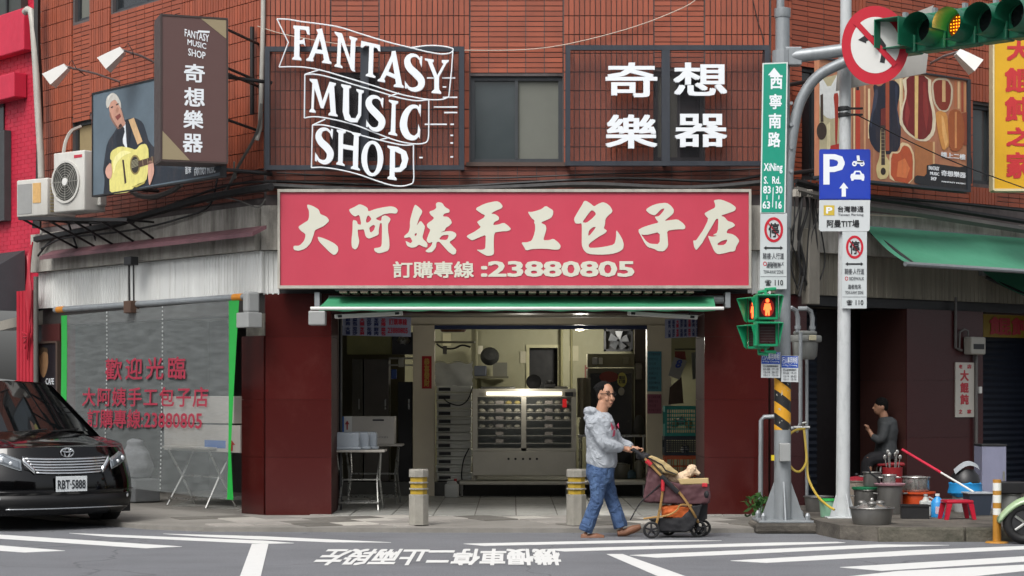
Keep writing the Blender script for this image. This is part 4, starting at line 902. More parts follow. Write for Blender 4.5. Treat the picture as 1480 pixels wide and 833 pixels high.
# poster on the return wall
t=wthing('door_poster','dark framed poster of a face and white marks beside the green edged sheet','poster',FL,70,570,.02)
a,z1=FL.uv(57,497,.03); b_,z0=FL.uv(83,578,.03)
mb=MB(); mb.box(a,b_,-.03,-.004,z0,z1); put('poster_sheet',mb,mat('poster_black','1b1a1f',.4),t,FL)
kw=dict(F=FL,w=.03,ox=0,oy=400,s=3.892,par=t)
prn([[(222,430),(245,405),(270,425),(272,500),(252,570),(232,560),(222,500)]],'8a6a4a',1,**kw); prn([[(218,420),(240,395),(268,405),(272,430),(245,420),(225,450)]],'4a3a28',2,**kw)
mb=MB()
for q in ((230,650),(250,640),(262,655),(243,665)):
    mb2=BS(ring(q[0],q[1],9,11,12),FL,.036,0,400,3.892); mb3=BS(ring(q[0],q[1],6,7,12),FL,.036,0,400,3.892); shape(mb,[mb2,mb3],-.034,.001)
pxtxt(mb,FL,'CAFE',66,547,78,556,.036,bold=.01); put('lettering',mb,whitel,t,FL)
mb=MB(); mb.box(b_,b_+.05,-.06,-.002,z0,z1+.02); mb.box(a-.03,a-.002,-.05,-.002,z0,z1+.02); mb.box(a-.03,b_,-.05,-.002,z1,z1+.03); put('frame',mb,mat('poster_frame','4a3c34',.5),t,FL,kind='stuff')
# small white sign, right wing pier
t=wthing('wonton_sign','narrow white sign with red wonton characters on the dark maroon pier','sign',FR,1394,603,.02)
a,z1=FR.uv(1381.5,524,.03); b_,z0=FR.uv(1408,603,.03); mb=MB(); mb.box(a,b_,-.03,-.012,z0,z1); put('sign_sheet',mb,mat('sign_white','b9b5ac',.6,var=.05,dirt=.2),t,FR)
mb=MB()
for body,x,y,w_,h in (('大',1388,535,12,16),('餛',1388,553,12,15),('飩',1388,570,12,15),('老',1386,527,5,6),('店',1398,527,6,6),('之',1386,592,5,6),('家',1398,592,6,6)): pxtxt(mb,FR,body,x,y,x+w_,y+h,.033,bold=.03)
put('lettering',mb,mat('print_red','a8303a',.5,var=0),t,FR)
t=wthing('dim_yellow_sign','dim yellow sign with red characters in the shade of the right recess','sign',FR,1460,492,-.8)
a,z1=FR.uv(1421,452,-.8); b_,z0=FR.uv(1560,491,-.8); mb=MB(); mb.box(a,b_,.8,.85,z0,z1); put('sign_sheet',mb,mat('dim_yellow','8a7418',.5,var=.05),t,FR)
mb=MB(); pxtxt(mb,FR,'餛飩',1430,458,1492,486,-.79,bold=.03); put('lettering',mb,MC['print_red'],t,FR)
# right awnings
grn2=mat('green_awning_faded','3f8468',.65,var=.08,scale=3,dirt=.3,dcol='58937c',dscale=(1,1,2))
def awning(label,tl,br,w0,w1,px_r):
    t=wthing('green_awning',label,'awning',FR,tl[0],tl[1],w0)
    x0,z0=FR.uv(tl[0],tl[1],w0); xr=FR.X(px_r,w0); xf,zf=FR.uv(br[0],br[1],w1)
    fn=lambda u,v:(x0+(xr-x0)*u+(xf-x0)*v*(1-u*0),-w0-(w1-w0)*v,z0+(zf-z0)*v-.05*math.sin(v*math.pi)+.01*math.sin(u*30)*v)
    mb=MB(); mb.grid(fn,30,10); put('cloth',mb,grn2,t,FR,smooth=True)
    a=fn(0,1); b=fn(1,1); mb=MB(); mb.tube([(a[0]-.06,a[1],a[2]),(b[0],b[1],b[2])],.03,8); put('front_bar',mb,steel,t,FR)
    a=fn(.02,0); c=fn(.02,1); mb=MB(); mb.tube([(a[0],a[1],a[2]-.08),(c[0],c[1],c[2]-.02)],.025,6); put('folding_arm',mb,darkm,t,FR)
    a=fn(0,0); b=fn(1,0); mb=MB(); mb.box(a[0],b[0],a[1],a[1]+.06,a[2]-.06,a[2]+.01); put('back_rail',mb,steel,t,FR)
    return t
awning('wide faded green canvas awning sloping out over the right recess',(1250,327),(1313,382),.16,1.0,1700)
awning('second green awning lower down at the right edge of the wing',(1420,392),(1490,430),.1,.6,1650)
I4=Matrix.Identity(4)
# ---------------- lamp light inside the shop, and a fill light without a fitting
def lamp_or_fill(loc,e,r=.1,col=(1,.96,.87)):
    l=bpy.data.lights.new('lamp_or_fill_light','POINT'); l.energy=e; l.shadow_soft_size=r; l.color=col
    o=bpy.data.objects.new('lamp_or_fill_light',l); COL.objects.link(o); o.location=loc; return o
p=W(838,478,30.3); t=thing('ceiling_lamp','small round white lamp glowing on the ceiling of the shop','lamp',(p.x,p.y,2.62))
mb=MB(); mb.lathe([(.0,-.09),(.06,-.08),(.09,-.04),(.07,0)],(p.x,p.y,2.6),14); put('lamp_shade',mb,mat('lamp_glow','fff1d0',.5,var=0,emit=2.2),t,I4,smooth=True)
lamp_or_fill((p.x,p.y-.3,2.4),52)
lamp_or_fill((-1.9,30.0,2.3),16)  # unseen fill light with no fitting, brightens the shop interior
lamp_or_fill((.18,27.15,1.6),6,.12,(1,.95,.85))
# ---------------- bun warmer cabinet
S2=CF(27.55)
def bx(F,a,b,c,d,y0,y1,**k):
    x0,z1=F.uv(a,b); x1,z0=F.uv(c,d); return (x0,x1,y0,y1,z0,z1)
t=thing('bun_warmer','stainless glass fronted bun warming cabinet with a lit tube on top','cabinet',W(757,690,27.55)-Vector((0,0,0)))
F=S2; x0,z1=F.uv(683,562); x1,z0=F.uv(833,688); D=.75
zc=F.uv(0,652)[1]; zt=F.uv(0,574)[1]
sst=mat('warmer_steel','a8a498',.4,metal=.25,var=.08,scale=4)
mb=MB(); mb.rbox(x0,x1,0,D,z0,zc-.002,.012); put('lower_panel',mb,sst,t,F)
mb=MB(); mb.box(x0,x1,0,D,z1-.03,z1); mb.box(x0,x1,0.02,D,zt+.0,z1-.031); put('top_panel',mb,sst,t,F)
for a in (x0,x1-.07): mb=MB(); mb.box(a,a+.07,0,.06,zc,zt-.002); put('frame_post',mb,sst,t,F)
mb=MB(); m=F.X(757); mb.box(m-.035,m+.035,0,.04,zc,zt-.002); put('frame_post',mb,sst,t,F)
mb=MB(); mb.box(x0+.071,x1-.071,0,.04,zc,zc+.04); put('bottom_rail',mb,sst,t,F)
mb=MB(); mb.box(x0,x0+.015,.061,D-.02,zc,zt-.002); put('side_wall',mb,sst,t,F); mb=MB(); mb.box(x1-.015,x1,.061,D-.02,zc,zt-.002); put('side_wall',mb,sst,t,F); mb=MB(); mb.box(x0+.016,x1-.016,D-.03,D-.02,zc,zt-.002); put('back_wall',mb,sst,t,F)
mb=MB(); mb.tube([(F.X(703),-.03,(zt+z1)/2-.01),(F.X(812),-.03,(zt+z1)/2-.01)],.026,10); put('light_tube',mb,mat('tube_glow','fff4dc',.5,var=0,emit=1.3),t,F)
mb=MB(); a,b=F.uv(816,583); mb.box(a-.03,a+.03,-.01,-.001,b-.06,b+.06); put('glowing_red_tag',mb,mat('glowing_red_tag','c01c20',.5,emit=.25),t,F)  # tag colour given a faint glow of its own
mb=MB(); a,b=F.uv(825,570); mb.box(a-.08,a+.03,-.012,-.001,b-.03,b+.03); put('control_box',mb,darkm,t,F)
for px in (735,745,756,766,776): mb=MB(); a,b=F.uv(px,663.5); mb.tube([(a,.005,b),(a,-.006,b)],.017,10); put('vent_hole',mb,blackm,t,F)
gl=bpy.data.materials.new('cabinet_glass'); gl.use_nodes=True; b=gl.node_tree.nodes['Principled BSDF']; b.inputs['Base Color'].default_value=(.3,.33,.33,1); b.inputs['Alpha'].default_value=.08; b.inputs['Roughness'].default_value=.05
for a,c in ((x0+.072,m-.036),(m+.036,x1-.072)): mb=MB(); mb.box(a,c,.012,.016,zc+.042,zt-.004); put('glass_door',mb,gl,t,F)
bunm=[mat('white_bun','cfcab6',.7,var=.04),mat('yellow_bun','c9b463',.7,var=.05),mat('pale_bun','b0ac9a',.7,var=.05)]
tagm=mat('price_tag','a39a92',.6)
rows=[584.5,596,607,618.5,629.5,640.5]
shz=[F.uv(0,y)[1] for y in rows]
for r,z in enumerate(shz):
    for a,c in ((x0+.072,m-.036),(m+.036,x1-.072)):
        mb=MB(); mb.box(a,c,.03,D-.05,z-.012,z); put('shelf',mb,sst,t,F)
buns={}
for kk,mm in enumerate(bunm):
    q=MB(); q.lathe([(.0,0),(.035,0),(.05,.012),(.048,.03),(.03,.046),(.008,.052),(0,.05)],(0,0,0),10); o=put('bun',q,mm,smooth=True); buns[kk]=o.data; bpy.data.objects.remove(o)
nb=0
for r,z in enumerate(shz):
    for side,(a,c) in enumerate(((x0+.1,m-.06),(m+.06,x1-.1))):
        n=5
        if r>=3 and side==1: n=0
        if r>=4 : n=0
        for i in range(n):
            if (r,side) in ((0,1),) and i<1: continue
            x=a+.03+(c-a-.06)*i/(n-1); kk=1 if (r==0 and side==0 and i>2) else (0 if r in (1,2) else 2)
            o=bpy.data.objects.new('steamed_bun',buns[kk]); COL.objects.link(o); p=F.at(x,.12+.03*(i%2),z+.001); o.location=p; o.rotation_euler=(0,0,i); nb+=1
            od=['leftmost','second','middle','fourth','rightmost'][i] if n==5 else ''
            meta(o,f'{["pale","yellow"][kk==1]} steamed bun, {od} on the {["top","second","third","fourth"][r]} shelf behind the {["left","right"][side]} warmer door','bun','steamed buns on the warmer shelves')
        if not(side==1 and r in (3+9,)):
            mb=MB(); x=(a+c)/2; mb.box(x-.055,x+.055,.018,.022,z+.004,z+.05); put('price_tag',mb,tagm,t,F)
for px in (687,829): mb=MB(); a,_=F.uv(px,0); mb.tube([(a,.06,z0-.07),(a,.06,z0)],.02,8); put('leg',mb,sst,t,F); mb=MB(); mb.tube([(a,D-.06,z0-.07),(a,D-.06,z0)],.02,8); put('leg',mb,sst,t,F)
# items on top of it
for (px,wd,h,nm,mm,lb) in ((720,.5,.03,'tray',ssteel,'flat steel tray lying on the left end of the warmer top'),(795,.16,.07,'box',mat('dark_box','2c2b29',.6),'small dark box on the warmer top before the dark window'),(806,.3,.035,'tray',mat('pale_tray','75736a',.5),'pale tray of small things on the right end of the warmer top')):
    a,_=F.uv(px,0); mb=MB(); mb.rbox(a-wd/2,a+wd/2,.15,.45,z1+.002,z1+h,.012); 
    if h>.05: mb.lathe([(.05,0),(.05,.04),(.0,.045)],(a,.3,z1+h),10)
    meta(put(nm,mb,mm,loc=F.at(a,.3,z1)+Vector((0,0,0)),F=F),lb,nm)
mb=MB(); p=F.at(F.X(772),.5,z1+.1); mb.lathe([(0,-.02),(.1,-.01),(.11,0),(.1,.01),(0,.02)],(p.x,p.y,p.z),20,M=Matrix.Rotation(R_(80),4,'X')); mb.tube([(p.x,p.y,z1),(p.x,p.y+.02,p.z)],.012,6); meta(put('round_fan',mb,blackm,F=I4,loc=(p.x,p.y,z1)),'small black round fan standing on top of the warmer','fan')
# low steel bench
B2=CF(27.45); x0b,x1b=B2.X(664),B2.X(934); zb=B2.uv(0,696)[1]
t=thing('low_bench','long low stainless steel bench under the bun warmer','bench',B2.at((x0b+x1b)/2,0,KZ))
mb=MB(); mb.rbox(x0b,x1b,0,.6,zb-.05,zb,.01); put('bench_top',mb,sst,t,B2)
for x in (x0b+.03,x1b-.03,(x0b+x1b)/2+.2): mb=MB(); mb.tube([(x,.04,KZ),(x,.04,zb-.05)],.02,8); put('leg',mb,ssteel,t,B2)
# jerrycan
p=W(653,718,27.3); t=thing('jerrycan','white plastic jerrycan standing on the floor left of the low bench','jerrycan',(p.x,p.y,KZ+.01))
mb=MB(); mb.rbox(-.1,.1,-.07,.07,0,.2,.025); mb.rbox(-.07,.07,-.05,.05,.19,.235,.015); put('body',mb,mat('milky_plastic','a8a9a4',.5,var=.05),t,'L',smooth=40)
mb=MB(); mb.lathe([(.022,.22),(.022,.27),(0,.27)],(.05,0,0),10); put('cap',mb,mat('red_cap','a03030',.5),t,'L'); mb=MB(); mb.tube([(-.05,0,.23),(-.05,0,.26),(.02,0,.26),(.02,0,.23)],.01,6); put('handle',mb,MC['milky_plastic'],t,'L')
# stack of dough trays at the left of the shopfront
St=CF(28.15); t=thing('tray_stack','tall stack of grey white dough trays with dark hand holes beside the shop column','tray stack',St.at(-.85,0,.25))
xa,xb=St.X(631),St.X(681); zz0=.26; zt=St.uv(0,556)[1]; n=12; hh=(zt-zz0)/n
trm=mat('tray_plastic','d6d7cf',.5,var=.07,isl=.05)
for i in range(n):
    z=zz0+i*hh; j=random.uniform(-.01,.01); mb=MB(); mb.rbox(xa+j,xb+j,0,.5,z+.004,z+hh*.64,.012); mb.rbox(xa+j-.003,xb+j+.003,-.004,.504,z+hh*.62,z+hh-.003,.012); tr=put('tray',mb,trm,t,St)
    mb=MB(); mb.box(xa+.03+j,xa+.2+j,-.014,-.008,z+hh*.2,z+hh*.6); put('hand_hole',mb,darkm,tr,St)
t=thing('tray_cover','crumpled plastic sheet draped over the top of the tray stack','plastic cover',St.at((xa+xb)/2,.25,zt))
zq=St.uv(0,523)[1]
mb=MB(); mb.grid(lambda u,v:(xa-.02+(xb-xa+.04)*u+.01*math.sin(v*20),-.02-.02*math.sin(u*9+v*4),zt-.02+(zq-zt)*v+.012*math.sin(u*13)*v),18,10); mb.grid(lambda u,v:(xa-.02+(xb-xa+.04)*u,-.02+.5*v,zq+.012*math.sin(u*13)*(1-v)),18,6); put('plastic_sheet',mb,mat('cloudy_plastic','a9aaa3',.35,var=.12,scale=14),t,St,smooth=True)
mb=MB(); a,z=St.uv(654,477); mb.lathe([(0,0),(.17,.0),(.2,.04),(.16,.09),(0,.1)],(a,.3,z-.02),16); meta(put('basket',mb,mat('wicker_brown','5a3a24',.8,var=.2),F=St,loc=St.at(a,.3,z)),'brown woven basket up high above the plastic cover','basket')
mb=MB(); mb.box(xa-.02,xb+.05,-.0,.5,zq+.28,zq+.3); 
meta(put('wall_shelf',mb,mat('shelf_grey','6b6957',.6),F=St,loc=St.at(xa,.3,zq+.28)),'narrow shelf under the brown basket above the dough trays','shelf')
# red couplet
a,z=S.uv(617,515); x0,z1_=S.uv(610,515); x1,z0_=S.uv(624,562)
t=thing('red_couplet','narrow red paper couplet with gold brush characters on the left shop column','couplet',S.at((x0+x1)/2,-.035,z0_))
mb=MB(); mb.box(x0,x1,-.036,-.032,z0_,z1_); put('paper',mb,mat('couplet_red','9c1016',.6,var=.06),t,S)
mb=MB(); txt(mb,'恭\n喜\n發\n財',x0+.03,z0_+.03,x1-.03,z1_-.03,-.037,bold=.03,line=.95); put('lettering',mb,mat('gold_print','a98a3a',.5),t,S)
# blue and pink posters on the right column
def pages(label,px0,py0,px1,py1,h,F=S,w=.035,lines=8,cat='poster',ink='3a4a5a'):
    x0,z1=F.uv(px0,py0,w); x1,z0=F.uv(px1,py1,w); t=thing('paper_notice',label,cat,F.at((x0+x1)/2,-w,z0),F.a)
    mb=MB(); mb.box(x0,x1,-w-.003,-w,z0,z1); put('paper',mb,mat('paper_'+h,h,.7,var=.05),t,F)
    mb=MB(); 
    words=['包子饅頭花捲','鮮肉包十五元','菜包十五元整','豆沙包十五元','銀絲捲三十元','每日新鮮現做','歡迎訂購外送','謝謝惠顧光臨']
    for i in range(lines):
        zz=z1-(z1-z0)*(i+.6)/(lines+.4); hh=(z1-z0)/(lines+.4)*.62; txt(mb,words[i%8],x0+.02,zz-hh/2,x1-.02-(i%3)*.03,zz+hh/2,-w-.005,ext=.0005)
    put('lettering',mb,mat('ink_'+ink,ink,.7,var=0),t,F); return t
pages('blue price paper with small writing on the right shop column',935.5,508,956,566,'4d8492',lines=8)
pages('pink price paper below the blue one on the right shop column',935.5,570,956,598,'94586a',lines=4,ink='5a2036')
# wall fan at the back left
Fb=CF(31.2); a,z=Fb.uv(708,520); t=thing('wall_fan','dark bracket fan with a dusty cage on the cream back wall above the warmer','fan',(a,31.2,z))
mb=MB(); mb.lathe([(.0,-.09),(.1,-.08),(.15,-.02),(.15,.02),(.1,.1),(0,.12)],(a,31.05,z+.05),18,M=Matrix.Rotation(R_(70),4,'X')); put('cage',mb,mat('dusty_black','20211f',.7,var=.3),t,I4,smooth=True)
mb=MB(); mb.box(a-.28,a+.3,30.9,31.4,z-.3,z-.27); put('wall_shelf',mb,mat('shelf_grey2','4d4b3a',.6),t,I4); mb=MB(); mb.rbox(a-.25,a-.05,31.0,31.2,z-.27,z-.1,.02); put('motor',mb,mat('fan_motor','3b3f47',.5),t,I4); mb=MB(); mb.box(a+.05,a+.28,31.0,31.2,z-.27,z-.05); put('stand_frame',mb,mat('grey_box','5b5a50',.5),t,I4)
# exhaust fan
Fe=CF(30.6); x0,z1_=Fe.uv(873,476); x1,z0_=Fe.uv(915,508)
t=thing('exhaust_fan','square black exhaust fan with grey blades high above the dark refrigerator','fan',Fe.at((x0+x1)/2,0,z0_))
mb=MB(); 
for q in ((x0,x1,z1_-.03,z1_),(x0,x1,z0_,z0_+.03),(x0,x0+.03,z0_,z1_),(x1-.03,x1,z0_,z1_)): mb.box(q[0],q[1],0,.1,q[2],q[3])
put('frame',mb,darkm,t,Fe,kind='stuff')
mb=MB(); mb.box(x0,x1,.1,.12,z0_,z1_); put('back_plate',mb,darkm,t,Fe)
cxx,czz=(x0+x1)/2,(z0_+z1_)/2
for k in range(5):
    mb=MB(); a=R_(72*k); M=Matrix.Translation((cxx,.03,czz))@Matrix.Rotation(a,4,'Y'); mb.add([M@Vector(v) for v in ((-.02,.02,.02),(.03,-.01,.02),(.07,-.02,.15),(-.05,.02,.15))],[(0,1,2,3)]); put('blade',mb,mat('fan_blade','4b4d50',.5),t,Fe)
# dark refrigerator with stickers
Ff=CF(29.6); x0,z1_=Ff.uv(853,540); x1,z0_=Ff.uv(913,690); 
t=thing('refrigerator','dark glass door refrigerator with a round yellow sticker and a red patch','refrigerator',Ff.at((x0+x1)/2,.3,.25))
mb=MB(); mb.rbox(x0-.04,x1+.04,.02,.65,.25,z1_+.08,.02); put('body',mb,mat('fridge_body','4b483c',.5),t,Ff); mb=MB(); mb.box(x0,x1,0,.018,.3,z1_); put('glass_door',mb,mat('fridge_door','1c1b18',.2),t,Ff)
mb=MB(); mb.box(x0-.04,x1+.04,.01,.5,z1_+.1,z1_+.3); put('upper_box',mb,mat('upper_box','5b5843',.5),t,Ff)
def stick(name,px,py,rx,ry,mm,F,t,w=.004):
    mb=MB(); a,z=F.uv(px,py); s=FP/F.o.y; shape(mb,[ring(a,z,rx/s,ry/s,16)],-w,.001); return put(name,mb,mm,t,F)
stick('sticker',899,549,7,10.5,mat('sticker_yellow','a39b4a',.5,var=0),Ff,t); mb=MB(); a,z=Ff.uv(899,549); txt(mb,'電話\n訂購',a-.05,z-.06,a+.05,z+.06,-.008,bold=.02); put('lettering',mb,darkm,t,Ff)
stick('sticker',898,566,4.5,6,mat('sticker_white','8f8d86',.5,var=0),Ff,t); stick('red_patch',880,545,14,8,mat('red_patch','6a2018',.5,var=.1),Ff,t)
for (px,py,w_,h_,c) in ((860,522,8,6,'7f8080'),(868,522,6,6,'9a9a92'),(905,522,8,5,'5e5d4c')):
    mb=MB(); a,z=Ff.uv(px,py); mb.rbox(a-w_/190,a+w_/190,-.05,.1,z-.05,z+.05,.01); meta(put('small_box',mb,mat('box_'+c,c,.6),F=Ff,loc=Ff.at(a,0,z)),{860:'small grey box, leftmost on the ledge over the refrigerator',868:'small white box on the ledge over the refrigerator',905:'small olive box at the right end of the ledge over the refrigerator'}[px],'box')
# phone / intercom on the right, hanging cloth
mb=MB(); a,z=Ff.uv(923,537); mb.rbox(a-.05,a+.05,-.02,.1,z-.13,z+.13,.02); mb.lathe([(.05,0),(.05,.02),(0,.02)],(a,-.02,z+.07),12,M=Matrix.Rotation(R_(90),4,'X')); meta(put('wall_phone',mb,mat('phone_grey','5e5a52',.5),F=Ff,loc=Ff.at(a,0,z-.13)),'grey wall phone right of the refrigerator door','phone')
mb=MB(); mb.box(Ff.X(918),Ff.X(935),.12,.2,.25,2.6); meta(put('dark_door',mb,mat('brown_door','2c221c',.5),F=Ff,loc=Ff.at(Ff.X(926),.12,.25)),'narrow dark brown door between the refrigerator and the right column','door')
# work table and things behind the man
Fw=CF(29.3); x0,z1_=Fw.uv(836,629); x1,_=Fw.uv(934,629)
t=thing('work_table','steel work table behind the man at the right of the warmer','table',Fw.at((x0+x1)/2,.3,.25)); mb=MB(); mb.box(x0,x1,0,.6,z1_-.03,z1_); put('table_top',mb,ssteel,t,Fw)
for x in (x0+.04,x1-.04):
    for y in (.04,.56): mb=MB(); mb.tube([(x,y,.25),(x,y,z1_-.03)],.018,6); put('leg',mb,ssteel,t,Fw)
for px,c,h,lb in ((846,'4c4a40',.35,'olive cloth bag on the steel work table beside the warmer'),(925,'3a3b3e',.3,'dark canister at the right end of the steel work table')):
    mb=MB(); a=Fw.X(px); mb.lathe([(.08,0),(.09,h*.3),(.07,h*.8),(.03,h),(0,h)],(a,.25,z1_+.001),12); meta(put('bag' if px==846 else 'canister',mb,mat('clutter_'+c,c,.7,var=.2),F=Fw,loc=Fw.at(a,.25,z1_),smooth=True),lb,'bag' if px==846 else 'canister')
mb=MB(); a,z=Fw.uv(843,545+25); mb.grid(lambda u,v:(a-.09+.2*u,.05+.03*math.sin(u*11),z-.35+.6*v),12,6); meta(put('apron',mb,mat('apron_cloth','7c776b',.8,var=.1),F=Fw,loc=Fw.at(a,.05,z-.35),smooth=True),'pale cloth apron hanging beside the right end of the warmer','apron')
for px,r,h,c,lb in ((893,.13,.2,'6c6b62','grey cooking pot under the work table behind the pet stroller'),(918,.07,.24,'7a776b','brass coloured flask under the work table behind the pet stroller'),(905,.1,.1,'3c5560','dark blue bowl under the work table behind the pet stroller')):
    mb=MB(); a=Fw.X(px); mb.lathe([(r*.9,0),(r,h*.1),(r,h),(r*.7,h),(r*.7,h+.02),(0,h+.03)],(a,-.9,B2.uv(0,696)[1]+.001),14); meta(put('pot',mb,mat('pot_'+c,c,.35,metal=.3),F=Fw,loc=Fw.at(a,-.9,zb),smooth=40),lb,'pot')
# left bay: dark steel door, cupboards, pipes, kettle
Fl=CF(28.1)
for nm,a,b,c,dd,h,lb in (('steel_cupboard',526,519,562,697,'4a4641','tall dull steel cupboard in the left bay behind the folding table'),('narrow_cupboard',509,519,524,697,'45433b','narrow olive grey cupboard left of the steel cupboard'),('dark_door',575,552,596,697,'121214','narrow black doorway panel beside the left shop column')):
    x0,z1_=Fl.uv(a,b); x1,_=Fl.uv(c,dd); t=thing(nm,lb,'cupboard' if 'cup' in nm else 'door',Fl.at((x0+x1)/2,0,.255))
    mb=MB(); mb.rbox(x0,x1,.01,.45,.256,z1_,.008); put('body',mb,mat('body_'+h,h,.4,metal=.2,var=.12),t,Fl)
    mb=MB(); mb.box(x0+.02,x1-.02,.0,.009,.3,z1_-.04); put('door',mb,mat('door_'+h,h,.35,metal=.2,var=.1),t,Fl); mb=MB(); mb.box(x1-.06,x1-.04,-.02,0,1.3,1.45); put('handle',mb,ssteel,t,Fl)
x0,z1_=Fl.uv(500,472); x1,z0_=Fl.uv(565,512); mb=MB(); mb.box(x0,x1,.2,.24,z0_,z1_); meta(put('wall_board',mb,mat('olive_board','7a7a4c',.6,var=.15),F=Fl,loc=Fl.at(x0,.2,z0_)),'olive yellow wall board above the steel cupboard in the left bay','board')
x0,z1_=Fl.uv(566,480); x1,z0_=Fl.uv(597,512); mb=MB(); mb.box(x0,x1,.15,.3,z0_,z1_); meta(put('kitchen_hood',mb,mat('hood_dark','24262a',.4),F=Fl,loc=Fl.at(x0,.15,z0_)),'dark extractor hood at the top right of the left bay','hood')
mb=MB(); a,z=Fl.uv(583,492); mb.lathe([(0,-.06),(.07,-.05),(.1,0),(.06,.05),(0,.06)],(a,.05,z),14); meta(put('hanging_bowl',mb,ssteel,F=Fl,loc=Fl.at(a,.05,z),smooth=True),'steel bowl hanging in front of the dark extractor hood','bowl')
mb=MB(); x0,z=Fl.uv(562,517); x1,_=Fl.uv(598,517); mb.box(x0,x1,-.05,.2,z-.02,z); mb.box(x0,x1,-.05,.1,z-.12,z-.1); meta(put('wall_shelf',mb,alum,F=Fl,loc=Fl.at(x0,0,z)),'small pale double shelf left of the couplet column','shelf')
for i,(px,py,c,lb) in enumerate(((580,524,'8d8c80','small pale carton on the upper little shelf left of the column'),(570,541,'24407a','blue packet hanging under the little shelf in the left bay'))):
    mb=MB(); a,z=Fl.uv(px,py); mb.rbox(a-.04,a+.04,-.12,-.05,z-.07,z+.07,.01); meta(put('packet',mb,mat('packet_'+c,c,.5),F=Fl,loc=Fl.at(a,-.1,z)),lb,'packet')
mb=MB(); a,z1_=FC.uv(492,500,-.9); mb.tube([(a,.9,KZ),(a,.9,2.6)],.022,8); meta(put('conduit',mb,darkm,F=FC,loc=FC.at(a,.9,KZ)),'dark vertical conduit on the inner side of the left pier','pipe')
# ---------------- folding tables, bins, cartons
def folding_table(label,c,w,d,h,rot=0):
    t=thing('folding_table',label,'table',c,rot); st=ssteel
    mb=MB(); mb.rbox(-w/2,w/2,-d/2,d/2,h-.03,h,.008); put('table_top',mb,mat('table_top','a5a199',.5,var=.06,dirt=.3),t,'L')
    for s in (-1,1):
        x=s*(w/2-.08)
        mb=MB(); mb.tube([(x-.0,-d/2+.03,.0),(x-s*.03,0,h*.5),(x,d/2-.06,h-.04)],.013,6); put('leg',mb,st,t,'L'); mb=MB(); mb.tube([(x+s*.03,d/2-.03,0),(x,0,h*.52),(x+s*.03,-d/2+.06,h-.04)],.013,6); put('leg',mb,st,t,'L')
    for y,z in ((-d/2+.05,.1),(d/2-.04,.1),(0,h*.5)): mb=MB(); mb.tube([(-w/2+.08,y,z),(w/2-.08,y,z)],.011,6); put('stretcher',mb,st,t,'L')
    return t
tz=.80
folding_table('small folding table with steel legs and clear bins in the shop opening',(W(519,740,24.35).x,24.45,KZ+.01),.66,.5,.76)
def bin_(label,c,w,d,h,g=None,rot=0):
    t=thing('plastic_bin',label,'bin',c,rot,g)
    mb=MB(); mb.rbox(-w/2,w/2,-d/2,d/2,0,h,.03,3); put('body',mb,mat('clear_plastic','a9b2bb',.3,var=.04,alpha=.9),t,'L',smooth=40)
    mb=MB(); mb.rbox(-w/2-.02,w/2+.02,-d/2-.02,d/2+.02,-.0,.035,.01); put('rim',mb,MC['clear_plastic'],t,'L')
zt_=KZ+.01+.762
for i,(px,y,lb) in enumerate(((503,24.35,'upturned clear plastic bin nearest the pier on the small folding table'),(517,24.5,'upturned clear plastic bin in the middle on the small folding table'),(528,24.62,'upturned clear plastic bin at the back right on the small folding table'))):
    bin_(lb,(W(px,0,y).x,y,zt_),.3 if i else .3,.16 if i else .2,.22-.0*i,None)
crt=mat('white_carton','b1ada6',.7,var=.06)
def carton(label,x0,x1,z0,z1,y,d,mk=None,rot=0):
    t=thing('carton',label,'carton',((x0+x1)/2,y+d/2,z0),rot); w_=x1-x0
    mb=MB(); mb.rbox(-w_/2,w_/2,-d/2,d/2,0,z1-z0,.004,1); put('box',mb,crt,t,'L'); mb=MB(); mb.box(-.02,.02,-d/2-.001,d/2,z1-z0,z1-z0+.002); put('tape',mb,mat('tape','8c867a',.4),t,'L')
    if mk=='b':
        mb=MB(); shape(mb,[ring(-.02,.09,.035,.045,16)],-d/2-.003,.001); put('logo',mb,mat('logo_red','8c1c2c',.5,var=0),t,'L'); mb=MB(); txt(mb,'BAOZI',.05,.08,.25,.1,-d/2-.003); put('lettering',mb,mat('grey_ink','77767a',.6),t,'L')
        mb=MB(); mb.box(.05,.2,-d/2-.003,-d/2-.001,z1-z0-.06,z1-z0-.04); put('mark',mb,navy,t,'L')
    if mk=='l':
        mb=MB(); mb.box(w_*.05,w_*.32,-d/2-.003,-d/2-.001,.05,.15); put('mark',mb,mat('blue_mark','1d5fae',.5,var=.05),t,'L'); mb=MB(); shape(mb,[[(w_*.38,.02),(w_*.41,.02),(w_*.41,.1),(w_*.44,.1),(w_*.395,.16),(w_*.35,.1),(w_*.38,.1)]],-d/2-.003,.001); put('arrow_mark',mb,MC['red_cap'],t,'L')
    return t
Y=25.6
a=W(494,642,Y);b=W(570,602,Y); folding_table('folding table behind the pier carrying the white carton',((a.x+b.x)/2+.05,Y+.25,KZ+.01),.8,.5,a.z-KZ-.012)
carton('large white carton with a small red badge behind the folding table bins',a.x+.02,b.x,a.z,b.z,Y,.4,'b')
mat('blue_mark','1d5fae',.5,var=.05); Y=25.3; a=W(495,627,Y-.4); mb=MB(); mb.box(a.x,a.x+.12,-.0,.002,a.z,a.z+.22); 
